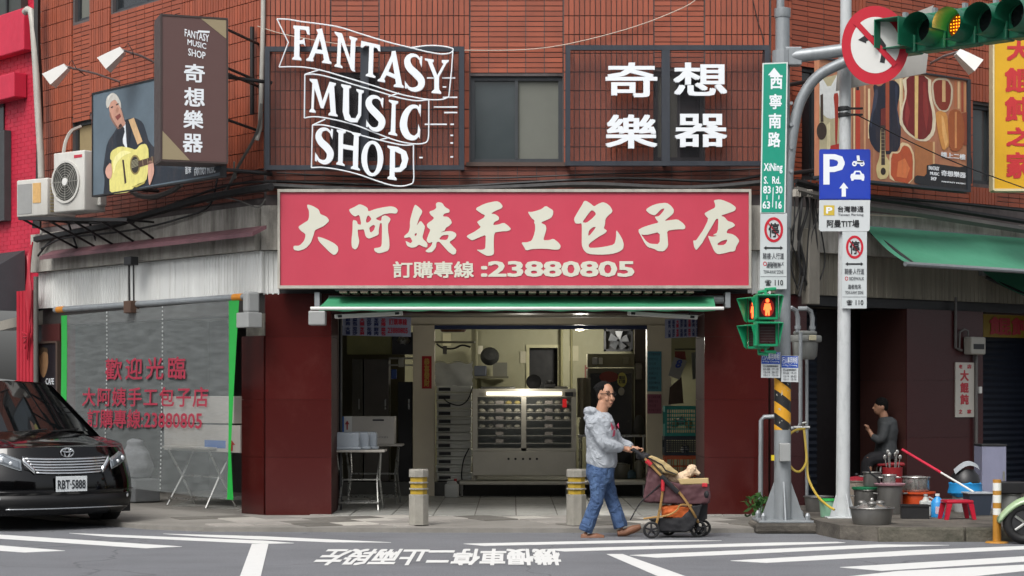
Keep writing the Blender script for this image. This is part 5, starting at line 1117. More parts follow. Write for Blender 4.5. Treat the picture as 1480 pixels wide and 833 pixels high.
t=thing('arrow_label','white and blue label with a red up arrow at the edge of the left pier','label',(a.x+.06,Y-.4,a.z)); put('paper',mb,white,t,Matrix.Translation((0,Y-.4,0))); mb=MB(); shape(mb,[[(a.x+.05,a.z+.05),(a.x+.07,a.z+.05),(a.x+.07,a.z+.12),(a.x+.09,a.z+.12),(a.x+.06,a.z+.17),(a.x+.03,a.z+.12),(a.x+.05,a.z+.12)]],-.003,.001); put('arrow_mark',mb,MC['red_cap'],t,Matrix.Translation((0,Y-.4,0))); mb=MB(); mb.box(a.x,a.x+.02,-.004,-.001,a.z,a.z+.22); put('blue_strip',mb,MC['blue_mark'],t,Matrix.Translation((0,Y-.4,0)))
# behind the plastic sheet: cartons on folding tables
def Lp(px,py,w): return FL.pt(px,py,w)
p0=Lp(290,718,-.35); tb=folding_table('folding table with white cartons seen through the plastic sheet',(p0.x,p0.y,KZ+.01),1.1,.5,.78,FL.a)
def cartonL(label,px0,px1,py0,py1,mk,w=-.25):
    x0,z1=FL.uv(px0,py0,w); x1,z0=FL.uv(px1,py1,w); p=FL.at((x0+x1)/2,-w+.2,z0); t=carton(label,p.x-(x1-x0)/2,p.x+(x1-x0)/2,z0,z1,p.y-.2,.4,mk,FL.a); return t
zz=KZ+.01+.782
cartonL('white carton with a blue mark and red arrow at the foot of the green edge',237,347,613,655,'l'); cartonL('white carton stacked on the blue marked one behind the plastic sheet',236,338,573,612.5,None)
t=thing('sack','pale knotted sack slumped behind the plastic sheet next to the minivan','sack',Lp(195,668,-.3)); mb=MB(); p=Lp(195,655,-.3); mb.lathe([(.0,-.35),(.2,-.34),(.26,-.2),(.2,0),(.1,.1),(.12,.16),(.05,.2),(0,.2)],p,16); blend('cloth',mb,mat('sack_cloth','8d9094',.8,var=.1),t,.02,2,.05,.15)
mb=MB(); p2=Lp(197,700,-.3); mb.rbox(-.3,.3,-.2,.2,0,p.z-.35-KZ,.02,M=Matrix.Translation((p2.x,p2.y,KZ+.01))@Matrix.Rotation(FL.a,4,'Z')); meta(put('low_cabinet',mb,mat('cabinet_grey','6f7274',.5,var=.1),loc=(p2.x,p2.y,KZ),F=I4),'low grey cabinet under the pale sack behind the plastic sheet','cabinet')
# ---------------- crates at the right of the shopfront
def crate(label,px0,px1,py0,py1,Y,h,hm,d=.36,nx=7,nz=6,grp=None):
    a=W(px0,py1,Y); b=W(px1,py0,Y); w_=b.x-a.x; H=b.z-a.z; t=thing('crate',label,'crate',((a.x+b.x)/2,Y+d/2,a.z))
    mb=MB(); m_=mat('crate_'+h,h,.5,var=.06)
    for yy in (-d/2,d/2-.012):
        mb=MB(); mb.box(-w_/2,w_/2,yy,yy+.012,H-.05,H); mb.box(-w_/2,w_/2,yy,yy+.012,0,.04); mb.box(-w_/2,-w_/2+.03,yy,yy+.012,.04,H-.05); mb.box(w_/2-.03,w_/2,yy,yy+.012,.04,H-.05)
        for i in range(1,nx): x=-w_/2+.03+(w_-.06)*i/nx; mb.box(x-.006,x+.006,yy+.002,yy+.01,.04,H-.05)
        for i in range(1,nz): z=.04+(H-.09)*i/nz; mb.box(-w_/2+.03,w_/2-.03,yy+.003,yy+.009,z-.006,z+.006)
        put('side_grille',mb,m_,t,'L')
    for x in (-w_/2,w_/2-.012):
        mb=MB(); mb.box(x,x+.012,-d/2+.013,d/2-.013,0,H*.4); mb.box(x,x+.012,-d/2+.013,d/2-.013,H*.8,H); put('end_wall',mb,m_,t,'L')
    mb=MB(); mb.box(-w_/2+.013,w_/2-.013,-d/2+.013,d/2-.013,0,.012); put('crate_floor',mb,m_,t,'L'); return t,w_,H
Yc=26.6
mb=MB(); q=W(985,690,Yc); mb.rbox(-.3,.3,-.22,.22,0,q.z-.0-KZ-.012,.01); meta(put('low_stand',mb,mat('stand_dark','2a2626',.6),loc=(q.x,Yc+.18,KZ+.011),F=Matrix.Translation((q.x,Yc+.18,KZ+.011))),'low dark stand under the stacked crates by the right pier','stand')
crate('orange crate at the bottom of the crate stack by the right pier',961,1013,659,689.5,Yc,'a8481f',0,nx=5,nz=2)
crate('dark blue black crate in the middle of the crate stack',960,1012,631,658.5,Yc,'17202e',0)
crate('teal green crate on top of the crate stack by the right pier',961,1011,587,630.5,Yc,'157a70',0)
for k,(px,py,c) in enumerate(((975,612,'8f8c70'),(985,608,'9a9890'),(996,613,'a89060'),(990,650,'b5b5b0'))):
    p=W(px,py,Yc+.15); mb=MB(); mb.ell((0,0,0),(.06,.05,.06),10,6); o=put('package',mb,mat('pack_'+c,c,.5,var=.1),loc=p,F=Matrix.Translation(p),smooth=True); meta(o,['olive wrapped package at the left inside the teal crate','grey white wrapped package in the middle of the teal crate','tan wrapped package at the right inside the teal crate','white wrapped package inside the dark middle crate'][k],'package')
# calendars and clothes hung in the right bay
Fr=CF(27.9)
def sheet(name,label,cat,pts,h,w=.04,F=Fr,print_=None):
    P=[F.uv(x,y,w) for x,y in pts]; zb_=min(p[1] for p in P); t=thing(name,label,cat,F.at(sum(p[0] for p in P)/4,-w,zb_))
    mb=MB(); shape(mb,[P],-w,.003); put('sheet',mb,mat('sheet_'+h,h,.7,var=.1,scale=10),t,F)
    if print_: mb=MB(); a,z=F.uv(*print_[1],w); s=print_[2]; txt(mb,print_[0],a-s,z-s*1.2,a+s,z+s*1.2,-w-.005,bold=.03,shear=.3); put('lettering',mb,mat('print_blue','2b3f8c',.6),t,F)
    return t
sheet('calendar','tilted wall calendar with a blue figure eight in the right bay','calendar',[(974,516),(993,522),(982,549),(966,543)],'8d8d8a',print_=('8',(981,526),.05))
sheet('apron','grey apron hanging right of the tilted calendar','apron',[(999,510),(1015,508),(1014,545),(1001,549)],'5c5e58',.03)
sheet('cloth','dark brown cloth hanging below the tilted calendar','cloth',[(968,560),(985,545),(988,583),(966,585)],'4f4038',.02)
sheet('red_pennant','small red pennant behind the tilted calendar','pennant',[(975,508),(990,508),(992,520),(976,520)],'6e2a26',.02)
mb=MB(); a,z=Fr.uv(980,505); b,_=Fr.uv(1016,505); mb.tube([(a-.05,-.02,z),(b,-.02,z)],.01,6); meta(put('hook_rail',mb,darkm,F=Fr,loc=Fr.at(a,0,z)),'thin dark hook rail above the calendar and apron','rail')

# small things on the walls and shelves of the shop
for i,(F_,px0,py0,px1,py1,h,w_,lb,ct) in enumerate(((SB,640,482,652,500,'b0ab8a',.01,'small cream paper taped to the back wall above the dough trays','paper'),(SB,752,508,760,525,'a7a28c',.01,'narrow pale note on the wall left of the dark inner window','paper'),(SB,822,500,836,522,'9f9a80',.01,'pale notice on the back wall right of the inner window','paper'),(SB,845,528,850,560,'6b3a30',.01,'narrow reddish strip of paper left of the dark refrigerator','paper'),(SB,690,500,698,512,'cac5b0',.03,'white socket box on the back wall beside the bracket fan','socket'),(S,640,500,646,512,'55524a',.28,'grey switch box above the plastic cover on the trays','switch'))):
    x0,z1=F_.uv(px0,py0,w_); x1,z0=F_.uv(px1,py1,w_); mb=MB(); mb.box(x0,x1,-w_-.01,-w_,z0,z1); meta(put(ct+'_note' if ct=='paper' else ct,mb,mat('clut_'+h,h,.7,var=.1),F=F_,loc=F_.at((x0+x1)/2,-w_,z0)),lb,ct)
for px,w_,lb in ((689,.05,'thin vertical pipe on the back wall left of the bracket fan'),(812,.2,'vertical pipe on the wall column right of the inner window'),(826,.05,'second thin pipe right of the wall column')):
    mb=MB(); a=SB.X(px,w_); mb.tube([(a,-w_,.3),(a,-w_,2.62)],.02,8); meta(put('wall_pipe',mb,mat('wall_pipe_olive','7d7a58',.5),F=SB,loc=SB.at(a,-w_,.3),smooth=True),lb,'pipe')
for i,(px,py,r,h,c,lb) in enumerate(((640,560,.06,.12,'9a9a92','white tub on the floor shelf left of the trays'),)): pass
P=spline([S.at(*((lambda q:(q[0],-.02,q[1]))(S.uv(a,b,.02)))) for a,b in ((631,497),(640,503),(655,504),(668,499),(680,502))],4); mb=MB(); mb.tube(P,.014,5); meta(put('slack_cable',mb,blackm,loc=P[0],F=I4,smooth=True),'slack black cable drooping across the top of the tray bay','cable')
P=spline([S.at(*((lambda q:(q[0],-.03,q[1]))(S.uv(a,b,.03)))) for a,b in ((683,560),(676,578),(664,586),(648,582),(640,574))],4); mb=MB(); mb.tube(P,.010,5); meta(put('power_cord',mb,blackm,loc=P[0],F=I4,smooth=True),'black power cord curving across the stacked dough trays','cord')
P=spline([S.at(*((lambda q:(q[0],-.06,q[1]))(S.uv(a,b,.06)))) for a,b in ((678,648),(670,665),(667,690),(672,705),(664,715))],4); mb=MB(); mb.tube(P,.010,5); meta(put('power_cord',mb,blackm,loc=P[-1],F=I4,smooth=True),'black power cord hanging down beside the warmer to the jerrycan','cord')
# ---------------- cables, pipes on the walls
def cable(label,pts,r,F=FL,w=None,cat='cable',name='cable',m=None,seg=5,group=None):
    """pts: (px,py,w)"""
    P=spline([F.pt(a,b,c) for a,b,c in pts],seg); mb=MB(); mb.tube(P,r,5)
    return meta(put(name,mb,m or blackm,loc=P[0],F=I4,smooth=True),label,cat,group)
cb=mat('cable_black','131314',.6,var=.2)
cable('thick black cable bundle sagging along the top of the left concrete band',[(52,346,.22),(110,335,.25),(160,325,.25),(230,305,.24),(290,288,.24),(345,277,.24),(392,270,.24)],.05,m=cb)
cable('thin black cable looping under the bundle on the left concrete band',[(60,360,.25),(90,345,.26),(150,338,.24),(205,330,.24),(260,316,.22),(300,300,.2),(312,270,.2),(316,235,.12)],.014,m=cb)
cable('thin black cable over the air conditioner bracket, dropping to the left end',[(55,370,.2),(78,345,.2),(120,332,.2),(180,322,.21),(250,295,.2),(330,268,.2),(398,262,.2)],.016,m=cb)
cable('grey cable rising from the bundle to the sign bracket',[(300,292,.2),(325,278,.2),(345,240,.15),(372,190,.12),(378,150,.1)],.02,m=mat('cable_grey','5c5a56',.6))
cable('pale looped cable under the guitarist billboard',[(320,285,.2),(345,290,.22),(372,300,.2),(384,288,.2)],.01,m=MC['cable_grey'])
cable('black cable bundle running over the whole red shop sign',[(385,268,.12),(480,273,.16),(600,276,.16),(740,271,.16),(850,267,.16),(1000,272,.16),(1118,262,.14)],.035,F=FC,m=cb)
cable('second black cable just above the bundle over the red sign',[(385,262,.1),(500,266,.12),(640,270,.12),(760,264,.12),(900,258,.12),(1040,262,.12),(1118,250,.1)],.018,F=FC,m=cb)
cable('thin black cable below the framed boards',[(400,250,.1),(520,256,.12),(700,258,.1),(860,252,.1),(1000,248,.1),(1100,244,.1)],.01,F=FC,m=cb)
cable('thin pale wire slanting up across the bricks over the right board',[(672,73,.06),(760,72,.06),(830,62,.07),(920,38,.07),(990,10,.07),(1010,-5,.07)],.006,F=FC,m=mat('wire_pale','b5a596',.6))
cable('thin pale wire from the downpipe to the english board',[(372,38,.05),(420,52,.06),(520,68,.07),(600,72,.06),(672,73,.06)],.006,F=FC,m=MC['wire_pale'])
cable('thin dark wire hanging down the right end of the central bricks',[(1088,0,.05),(1095,30,.05),(1103,58,.05),(1102,90,.05)],.006,F=FC,m=cb)
for i,(a,b) in enumerate((((1150,262),(1480,318)),((1150,275),(1480,330)),((1185,296),(1480,322)),((1150,268),(1480,300)))):
    y0,y1=a[1],b[1]; cable(['black cable bundle, topmost, along the right wing over the green awning','thick grey conduit along the right wing above the green awning','thin pale cable sagging along the right wing conduit','black cable swinging under the guitar billboard'][i],[(a[0],y0,.3),(1230,y0+(y1-y0)*.25+6,.32),(1320,y0+(y1-y0)*.5+5,.32),(1400,y0+(y1-y0)*.75+4,.3),(b[0]+60,y1+12,.3)],[.035,.05,.008,.02][i],F=FR,m=[cb,MC['cable_grey'],MC['wire_pale'],cb][i])
random.seed(3)
for i in range(9):
    x=1140+i*5.5; pts=[(x+random.uniform(-6,6),262+random.uniform(-8,8),.22),(x+random.uniform(-7,7),300,.26+random.uniform(-.04,.06)),(x+random.uniform(-9,9),345,.24),(x+random.uniform(-10,10),385,.22),(x+random.uniform(-10,10),425+random.uniform(-12,10),.2)]
    c=cable(f'{["first","second","third","fourth","fifth","sixth","seventh","eighth","ninth"][i]} black cable from the left in the tangle behind the signal pole',pts,random.choice([.01,.014,.02]),F=FR,m=cb,group='tangled cables behind the signal pole')
for k,(px,py) in enumerate(((1151,279),(1168,279))):
    t=wthing('cable_insulator',f'small ribbed white insulator, the {["left","right"][k]} one in the cable tangle','insulator',FR,px,py,.3,group='ribbed insulators in the cable tangle')
    a,z=FR.uv(px,py,.3)
    for j in range(3): mb=MB(); mb.rbox(a-.05+j*.035,a-.028+j*.035,-.34,-.28,z-.05,z+.04,.006,M=None); put('rib',mb,mat('porcelain','a9a49b',.4),t,FR)
def pipe(label,F,pts,r,m,name='pipe',n=10,smooth=True):
    P=[F.pt(a,b,c) for a,b,c in pts]; mb=MB(); mb.tube(P,r,n); return meta(put(name,mb,m,loc=P[-1],F=I4,smooth=smooth),label,'pipe')
pp=mat('pale_pipe','a7a59d',.5,var=.08,dirt=.3)
pipe('pale downpipe at the left corner of the central brick face',FC,[(381,-60,.06),(380,40,.06),(378,120,.06),(376,185,.06),(371,203,.06)],.028,pp)
pipe('white drainpipe bending over at the join with the red building',FL,[(36,18,.25),(40,14,.25),(45,16,.25),(48,35,.25),(52,100,.25),(55,160,.25),(59,225,.25),(60,258,.25)],.05,pp)
mb=MB(); P=[W(a,b,24.0) for a,b in ((352,240),(350,262),(338,282),(334,300))]; meta(put('broken_box',MB().rbox(-.14,.14,-.05,.05,-.11,.11,.01),mat('dull_box','4a4c48',.6,var=.3,scale=20),loc=W(354,247,24.0),F=Matrix.Translation(W(354,247,24.0))),'small grubby junction box between billboard and english board','junction box')
cable('curved grey hose arching under the guitarist billboard',[(190,276,.3),(203,284,.3),(225,284,.3),(250,275,.3),(262,266,.3)],.035,m=MC['cable_grey'],cat='hose',name='hose')
cable('white hose curving up from the big air conditioner to the window',[(92,222,.5),(95,205,.45),(103,190,.35),(117,183,.2)],.025,m=pp,cat='hose',name='hose')
for px,x2,lb in ((1175,1168,'tall grey duct beside the cable tangle'),):
    a,z1_=FR.uv(1165,330,.2); b,_=FR.uv(1181,330,.2); z0_=FR.uv(1165,440,.2)[1]; mb=MB(); mb.rbox(a,b,-.25,-.12,z0_,z1_,.01); meta(put('duct',mb,mat('duct_grey','77736a',.6,var=.1,dirt=.4),F=FR,loc=FR.at(a,-.2,z0_)),lb,'duct')
pipe('thin pale pipe hanging in the recess between shutter and pier',FR,[(1308,436,-.3),(1308,548,-.3)],.03,mat('dim_pipe','5c5a58',.5))
pipe('dark conduit on the face of the pier next to the electric meter',FR,[(1381,430,.03),(1381,503,.03),(1390,507,.03)],.02,MC['dim_pipe'])
pipe('grey conduit running down from the electric meter beside the wonton sign',FR,[(1411,512,.05),(1411,560,.05),(1411,728,.05)],.022,MC['dim_pipe'])
pipe('pale vertical conduit on the right pier behind the signal pole',FR,[(1166,480,.03),(1166,748,.03)],.022,steel)
pipe('bent steel water pipe beside the foot of the signal pole',FC,[(1125,602,.25),(1104,603,.25),(1100,608,.25),(1099,745,.25)],.028,steel)
pipe('steel pipe elbow running up behind the striped post',FC,[(1140,585+35,.25),(1154,618,.3),(1157,612,.3),(1157,480,.3)],.024,steel)
# gas meter
def meter(label,F,px0,px1,py0,py1,w,name='gas_meter',cat='gas meter'):
    a,z1_=F.uv(px0,py0,w); b,z0_=F.uv(px1,py1,w); t=wthing(name,label,cat,F,(px0+px1)/2,py1,w); W_=b-a; H=z1_-z0_; m=mat('meter_grey','858783',.45,metal=.2,var=.08,dirt=.3)
    mb=MB(); rings(mb,[((a+W_/2,-w,z0_),W_*.36,.07),((a+W_/2,-w,z0_+H*.12),W_*.46,.1),((a+W_/2,-w,z0_+H*.6),W_*.5,.11)],12); put('lower_body',mb,m,t,F,smooth=40)
    mb=MB(); mb.rbox(a+.01,b-.01,-w-.11,-w+.1,z0_+H*.6,z0_+H*.85,.02); put('upper_body',mb,m,t,F,smooth=40); mb=MB(); mb.rbox(a+W_*.15,b-W_*.15,-w-.08,-w+.08,z0_+H*.85,z1_,.03); put('cap',mb,m,t,F,smooth=40)
    mb=MB(); mb.rbox(a+W_*.35,a+W_*.65,-w-.135,-w-.121,z0_+H*.66,z0_+H*.84,.01); put('dial',mb,mat('dial','b7b093',.4),t,F)
    return t,a,b,z1_
t,a,b,z=meter('grey gas meter hanging on bent pipes beside the signal pole',FR,1147,1180,478,520,.28)
for x,dx in ((a+.07,-.14),(b-.07,-.14)):
    mb=MB(); mb.tube([(x,-.28,z-.02),(x,-.28,z+.16),(x-.03,-.28,z+.24),(x-.1,-.28,z+.27),(x-.16,-.2,z+.27)],.03,8); mb.tube([(x,-.28,z+.02),(x,-.28,z+.06)],.04,8); put('pipe',mb,steel,t,FR,smooth=True)
t=wthing('electric_meter','small grey electric meter with a dark dial above the wonton sign','electric meter',FR,1409,513,.1)
a,z1_=FR.uv(1399,487,.1); b,z0_=FR.uv(1420,513,.1); mb=MB(); mb.rbox(a,b,-.16,-.02,z0_,z1_,.02); put('body',mb,mat('meter_pale','98968e',.4),t,FR); mb=MB(); mb.box(a+.04,b-.04,-.164,-.161,z0_+.07,z0_+.14); put('dial',mb,darkm,t,FR); mb=MB(); mb.tube([(a+.05,-.06,z1_),(a+.05,-.06,z1_+.08),(a-.02,-.06,z1_+.1),(a-.09,-.04,z1_+.06),(a-.1,-.04,z1_-.15)],.014,6); put('pipe',mb,MC['dim_pipe'],t,FR)
mb=MB(); a,z=FR.uv(1416,564,.04); mb.rbox(a-.03,a+.03,-.06,-.01,z-.045,z+.045,.008); meta(put('switch_box',mb,white,F=FR,loc=FR.at(a,-.03,z)),'tiny white switch box below the electric meter','switch')
# ---------------- air conditioners and bracket
Wa=25.9
def ac(label,c,ang,w_,d,h,fan,grp=None,win=False):
    t=thing('air_conditioner',label,'air conditioner',c,ang); m=mat('ac_white','bdbcb6',.45,var=.06,dirt=.3,dcol='8d877b')
    mb=MB(); mb.rbox(-w_/2,w_/2,0,d,0,h,.02,3); put('casing',mb,m,t,'L',smooth=40)
    if fan:
        cx_,cz_=-w_*.08,h*.5; r=min(h*.42,w_*.42)
        mb=MB(); mb.lathe([(r+.02,0),(r+.02,.02),(r-.01,.02),(r-.01,0)],(cx_,0,cz_),28,M=Matrix.Rotation(R_(90),4,'X')); put('fan_rim',mb,m,t,'L')
        mb=MB(); mb.lathe([(0,.004),(r-.01,.004)],(cx_,0,cz_),24,M=Matrix.Rotation(R_(90),4,'X')); put('fan_well',mb,mat('fan_dark','4a4b47',.6),t,'L')
        for k in range(7): q=r*(k+1)/8; mb=MB(); mb.tube([(cx_+q*math.cos(R_(a_)),-.02,cz_+q*math.sin(R_(a_))) for a_ in range(0,360,15)],.004,4,close=True); put('grille_ring',mb,mat('grille','8e8d86',.5),t,'L')
        for k in range(8): a_=R_(k*45); mb=MB(); mb.tube([(cx_,-.02,cz_),(cx_+r*math.cos(a_),-.02,cz_+r*math.sin(a_))],.004,4); put('grille_spoke',mb,MC['grille'],t,'L')
        mb=MB(); mb.lathe([(0,.03),(.05,.028),(.05,.01)],(cx_,0,cz_),12,M=Matrix.Rotation(R_(90),4,'X')); put('hub',mb,white,t,'L')
        mb=MB(); txt(mb,'TOSHIBA',w_/2+.002,h*.86,w_/2+.14,h*.9,0); mb=MB(); mb.box(w_/2-.2,w_/2-.04,-.004,-.001,h*.88,h*.93); put('logo',mb,mat('logo_red2','b03040',.5,var=0),t,'L')
        mb=MB(); mb.rbox(w_/2,w_/2+.06,d*.6,d*.9,h*.1,h*.45,.01); mb2=put('valve_cover',mb,m,t,'L')
    if win:
        mb=MB(); mb.box(-w_/2+.03,-w_*.0,-.006,-.001,.04,h-.06); put('intake_grille',mb,mat('ac_grey','8b8c8a',.6),t,'L')
        mb=MB(); mb.box(w_*.04,w_*.3,-.006,-.001,h*.35,h-.06); put('yellow_label',mb,mat('faded_label','c09a62',.6,var=.2,scale=20),t,'L')
        for k in range(9): mb=MB(); z=.05+k*(h-.1)/9; mb.box(w_/2,w_/2+.006,.05,d-.05,z,z+.02); put('louvre',mb,mat('ac_cream','a59c78',.6),t,'L')
    return t
pA=W(97,306,25.2); ac('big white air conditioner with a round fan grille beside the guitarist billboard',(pA.x+.02,25.2,pA.z),R_(-38),.62,.36,.78,True)
pB=W(48,313,25.9); ac('small boxy air conditioner with a faded label in front of the red building','' or (pB.x-.02,25.9,pB.z),R_(-36),.62,.5,.5,False,win=True)
t=thing('bracket_shelf','dark iron shelf carrying the two air conditioners','bracket',W(110,318,25.6)); mb=MB()
q=[W(28,318,25.9),W(180,318,24.95)]; A0=W(28,316,26.0); A1=W(185,318,24.8)
mb=MB(); mb.tube([A0,A1],.03,4); put('front_bar',mb,bk,t,I4); mb=MB(); B0=A0+Vector((.5,.55,0)); B1=A1+Vector((.38,.42,0)); mb.tube([B0,B1],.03,4); put('rear_bar',mb,bk,t,I4)
for k in (0.02,.25,.48,.74,.98): a=A0.lerp(A1,k); b=B0.lerp(B1,k); mb=MB(); mb.tube([a,b,b+Vector((.1,.12,-.35)),a],.02,4); put('strut',mb,bk,t,I4)
# ---------------- red building at the left
rb=thing('red_building','crimson painted building with a black awning at the left edge','building',FL.at(XL0-1.5,0,0))
XR=XL0-.06
mb=MB(); mb.box(-9.5,XR,.0,.3,2.9,8.9); put('wall',mb,redw,rb,FL)
mb=MB(); mb.box(-9.5,XR-.02,.31,4,2.9,8.89); put('building_block',mb,redw,rb,FL)
# brick courses
mb=MB(); z=2.95; k=0
while z<8.8:
    x=XR-.01-(.11 if k%2 else 0)
    while x>-8.6: mb.box(x-.212,x-.006,-.005,0,z,z+.06,back=False); x-=.22
    z+=.064; k+=1
put('wall_bricks',mb,redw,rb,FL,kind='stuff')
for (a,b,c,dd,w_) in ((0,34,22,72,.18),(-20,20,115,140,.22)):
    xa_,z1_=FL.uv(a,c,w_); xb_,z0_=FL.uv(b,dd,w_); mb=MB(); mb.rbox(min(xa_,-8.5),xb_,-w_,-.013,z0_,z1_,.015); put('ledge',mb,mat('red_ledge','bd2440',.5,var=.08,dirt=.2,dcol='7c1428'),rb,FL)
xa_,z1_=FL.uv(-30,-60,.1); xb_,z0_=FL.uv(32,18,.1); mb=MB(); mb.box(-8.6,xb_,-.12,-.013,z0_,z0_+1.2); put('window_board',mb,mat('old_shutter','3c423f',.6,var=.2,dirt=.4),rb,FL); 
for px in (-10,8): xq=FL.X(px,.15); mb=MB(); mb.box(xq,xq+.05,-.15,-.121,z0_,z0_+1.2); put('window_bar',mb,darkm,rb,FL)
xa_,z1_=FL.uv(-20,155,.02); xb_,z0_=FL.uv(6,215,.02); mb=MB(); mb.box(xa_,xb_,-.03,-.013,z0_,z1_); put('window',mb,glassd,rb,FL)
mb=MB(); mb.box(-8.6,FL.X(8,.1),-.12,-.013,FL.uv(0,320,.1)[1],FL.uv(0,190,.1)[1]); put('dark_panel',mb,mat('slate_panel','3b3d3e',.6,var=.2),rb,FL)
# ground floor: red fluted post, dark shop
xp0,xp1=FL.X(26,.2),FL.X(50,.2); mb=MB()
for i in range(5):
    a=xp0+(xp1-xp0)*i/5; mb.tube([(a+.05,-.2,KZ),(a+.05,-.2,3.0)],.045,8)
put('fluted_post',mb,mat('red_post','a3182c',.5,var=.1),rb,FL,kind='stuff')
mb=MB(); mb.box(-9.5,XR-.02,1.6,1.7,0,2.9); put('shop_interior',mb,mat('dim_shop','17171b',.6,var=.3),rb,FL); mb=MB(); mb.box(-9.5,XR-.02,.3,1.6,2.88,2.899); put('soffit',mb,darkm,rb,FL)
pipe('thin grey pipe down the edge between the red post and the maroon wall',FL,[(52,400,.3),(52,563,.3)],.035,MC['cable_grey'])
t=wthing('black_awning','black and grey fabric awning at the far left edge','awning',FL,20,440,.9); x0_,z0_=FL.uv(36,362,.05); xf,zf=FL.uv(30,440,1.0)
mb=MB(); mb.grid(lambda u,v:(x0_-2.3*(1-u),-.05-.95*v,z0_+(zf-z0_)*v*.62),10,4); put('cloth',mb,mat('black_awning','26282b',.7,var=.05),t,FL); mb=MB(); mb.grid(lambda u,v:(x0_-2.3*(1-u),-1.0,z0_+(zf-z0_)*(.62+.38*v)),10,2); put('valance',mb,MC['black_awning'],t,FL)
mb=MB(); mb.add([(x0_,-.05,z0_),(x0_,-1.0,z0_+(zf-z0_)*.62),(x0_,-1.0,zf),(x0_,-.05,zf)],[(0,1,2,3)]); put('side_flap',mb,mat('grey_flap','45484d',.7),t,FL)
for k in range(6):
    x=47-k*1.5; cable(f'red wire, {["first","second","third","fourth","fifth","sixth"][k]} from the right, trailing down the red building edge',[(x,350+k*4,.3),(x-4+k,390,.32),(x-2,430,.33),(x-6+2*k,480,.3),(x-8,520-k*8,.28)],.012,m=MC['red_post'],group='red wires at the join of the buildings')
for k in range(5):
    x=50+k*1.2; cable(f'dark cable, {["first","second","third","fourth","fifth"][k]} from the left at the join of the two buildings',[(x,-10,.2),(x+3-k,60,.22),(x+4,140+k*6,.2),(x+6-k,230,.2),(x-2+k,330,.22)],[.02,.03,.016,.05,.02][k],m=cb,group='dark cables at the join of the buildings')
# ---------------- bollards
def bollard(label,x,y,h=.62):
    t=thing('bollard',label,'bollard',(x,y,KZ+.014),.1,'concrete bollards with yellow bands on the pavement')
    cm=mat('bollard_concrete','8e8b82',.85,var=.15,scale=12,bump=.4,dirt=.4); ym=mat('bollard_yellow','a88a1c',.6,var=.12,scale=20,dirt=.35,dcol='6f6a55')
    r=.115; n=8
    mb=MB(); mb.lathe([(r*1.02,0),(r,.01),(r,.33),(r-.01,.335)],(0,0,0),n,a0=22.5,a1=382.5); put('base_block',mb,cm,t,'L')
    z=.337
    for k in range(3):
        mb=MB(); mb.lathe([(r*.86,z),(r*.86,z+.052)],(0,0,0),n,a0=22.5,a1=382.5); put('yellow_band',mb,ym,t,'L')
        mb=MB(); hh=.016 if k<2 else .085; mb.lathe([(r,z+.053),(r*1.0,z+.053+hh*.8),(r*.95,z+.053+hh)],(0,0,0),n,a0=22.5,a1=382.5); put('band_ring' if k<2 else 'cap',mb,cm,t,'L'); z+=.054+hh
    return t
p=W(605,765,21.6); bollard('concrete bollard with yellow bands standing clear in front of the shop column',p.x,21.62)
p=W(833,765,21.6); bollard('concrete bollard with yellow bands half hidden behind the walking man',p.x,21.62)
# ---------------- signal pole with mast arm
YP=21.35
pc=W(1131,760,YP); t=thing('signal_pole','tall grey traffic signal pole with striped band and mast arm','signal pole',(pc.x,YP,.12))
def pz(py,Y=YP): return CH+(HOR-py)*Y/FP
mb=MB(); mb.tube([(pc.x,YP,.14),(pc.x,YP,pz(20))],[.095,.078],20); put('pole',mb,steel,t,I4,smooth=True)
mb=MB(); mb.lathe([(.085,0),(.09,.02),(.09,.1),(.02,.12),(0,.12)],(pc.x,YP,pz(26)),20); put('pole_cap',mb,steel,t,I4,smooth=40)
mb=MB(); mb.tube([(pc.x-.02,YP+.02,pz(20)),(pc.x-.02,YP+.02,pz(-60))],.045,10); put('thin_mast',mb,steel,t,I4,smooth=True)
for a_ in range(4):
    M=Matrix.Translation((pc.x,YP,.14))@Matrix.Rotation(R_(90*a_),4,'Z'); mb=MB(); mb.prism([(.08,0),(.24,0),(.09,.42)],-.008,.008,M=M); put('gusset',mb,steel,t,I4)
mb=MB(); mb.rbox(pc.x-.3,pc.x+.3,YP-.3,YP+.3,.115,.14,.006); put('base_plate',mb,steel,t,I4)
for dx in (-.24,.24):
    for dy in (-.24,.24): mb=MB(); mb.lathe([(.03,0),(.03,.05),(.015,.08),(0,.08)],(pc.x+dx,YP+dy,.14),8); put('bolt',mb,steel,t,I4)
mb=MB(); mb.rbox(pc.x-.34,pc.x+.34,YP-.33,YP+.33,.0,.114,.03); o=put('pole_footing',mb,MC['dirty_concrete'],loc=(pc.x,YP,0),F=I4); meta(o,'low concrete footing under the grey signal pole','footing')
# black and yellow tape
z0_,z1_=pz(640),pz(546); mb=MB(); mb.tube([(pc.x,YP,z0_),(pc.x,YP,z1_)],.092,20); tp=bpy.data.materials.new('striped_tape'); tp.use_nodes=True; n_=tp.node_tree.nodes; l_=tp.node_tree.links; b=n_['Principled BSDF']; b.inputs['Roughness'].default_value=.5
g_=n_.new('ShaderNodeNewGeometry'); s_=n_.new('ShaderNodeSeparateXYZ'); l_.new(g_.outputs['Position'],s_.inputs[0])
def mth(op,a,b_=None):
    q=n_.new('ShaderNodeMath'); q.operation=op
    for i_,v_ in enumerate((a,b_)):
        if v_ is None: continue
        if isinstance(v_,(int,float)): q.inputs[i_].default_value=v_
        else: l_.new(v_,q.inputs[i_])
    return q.outputs[0]
ph=mth('FRACT',mth('ADD',mth('MULTIPLY',s_.outputs['Z'],3.9),mth('MULTIPLY',s_.outputs['X'],2.9))); st_=mth('GREATER_THAN',ph,.5)
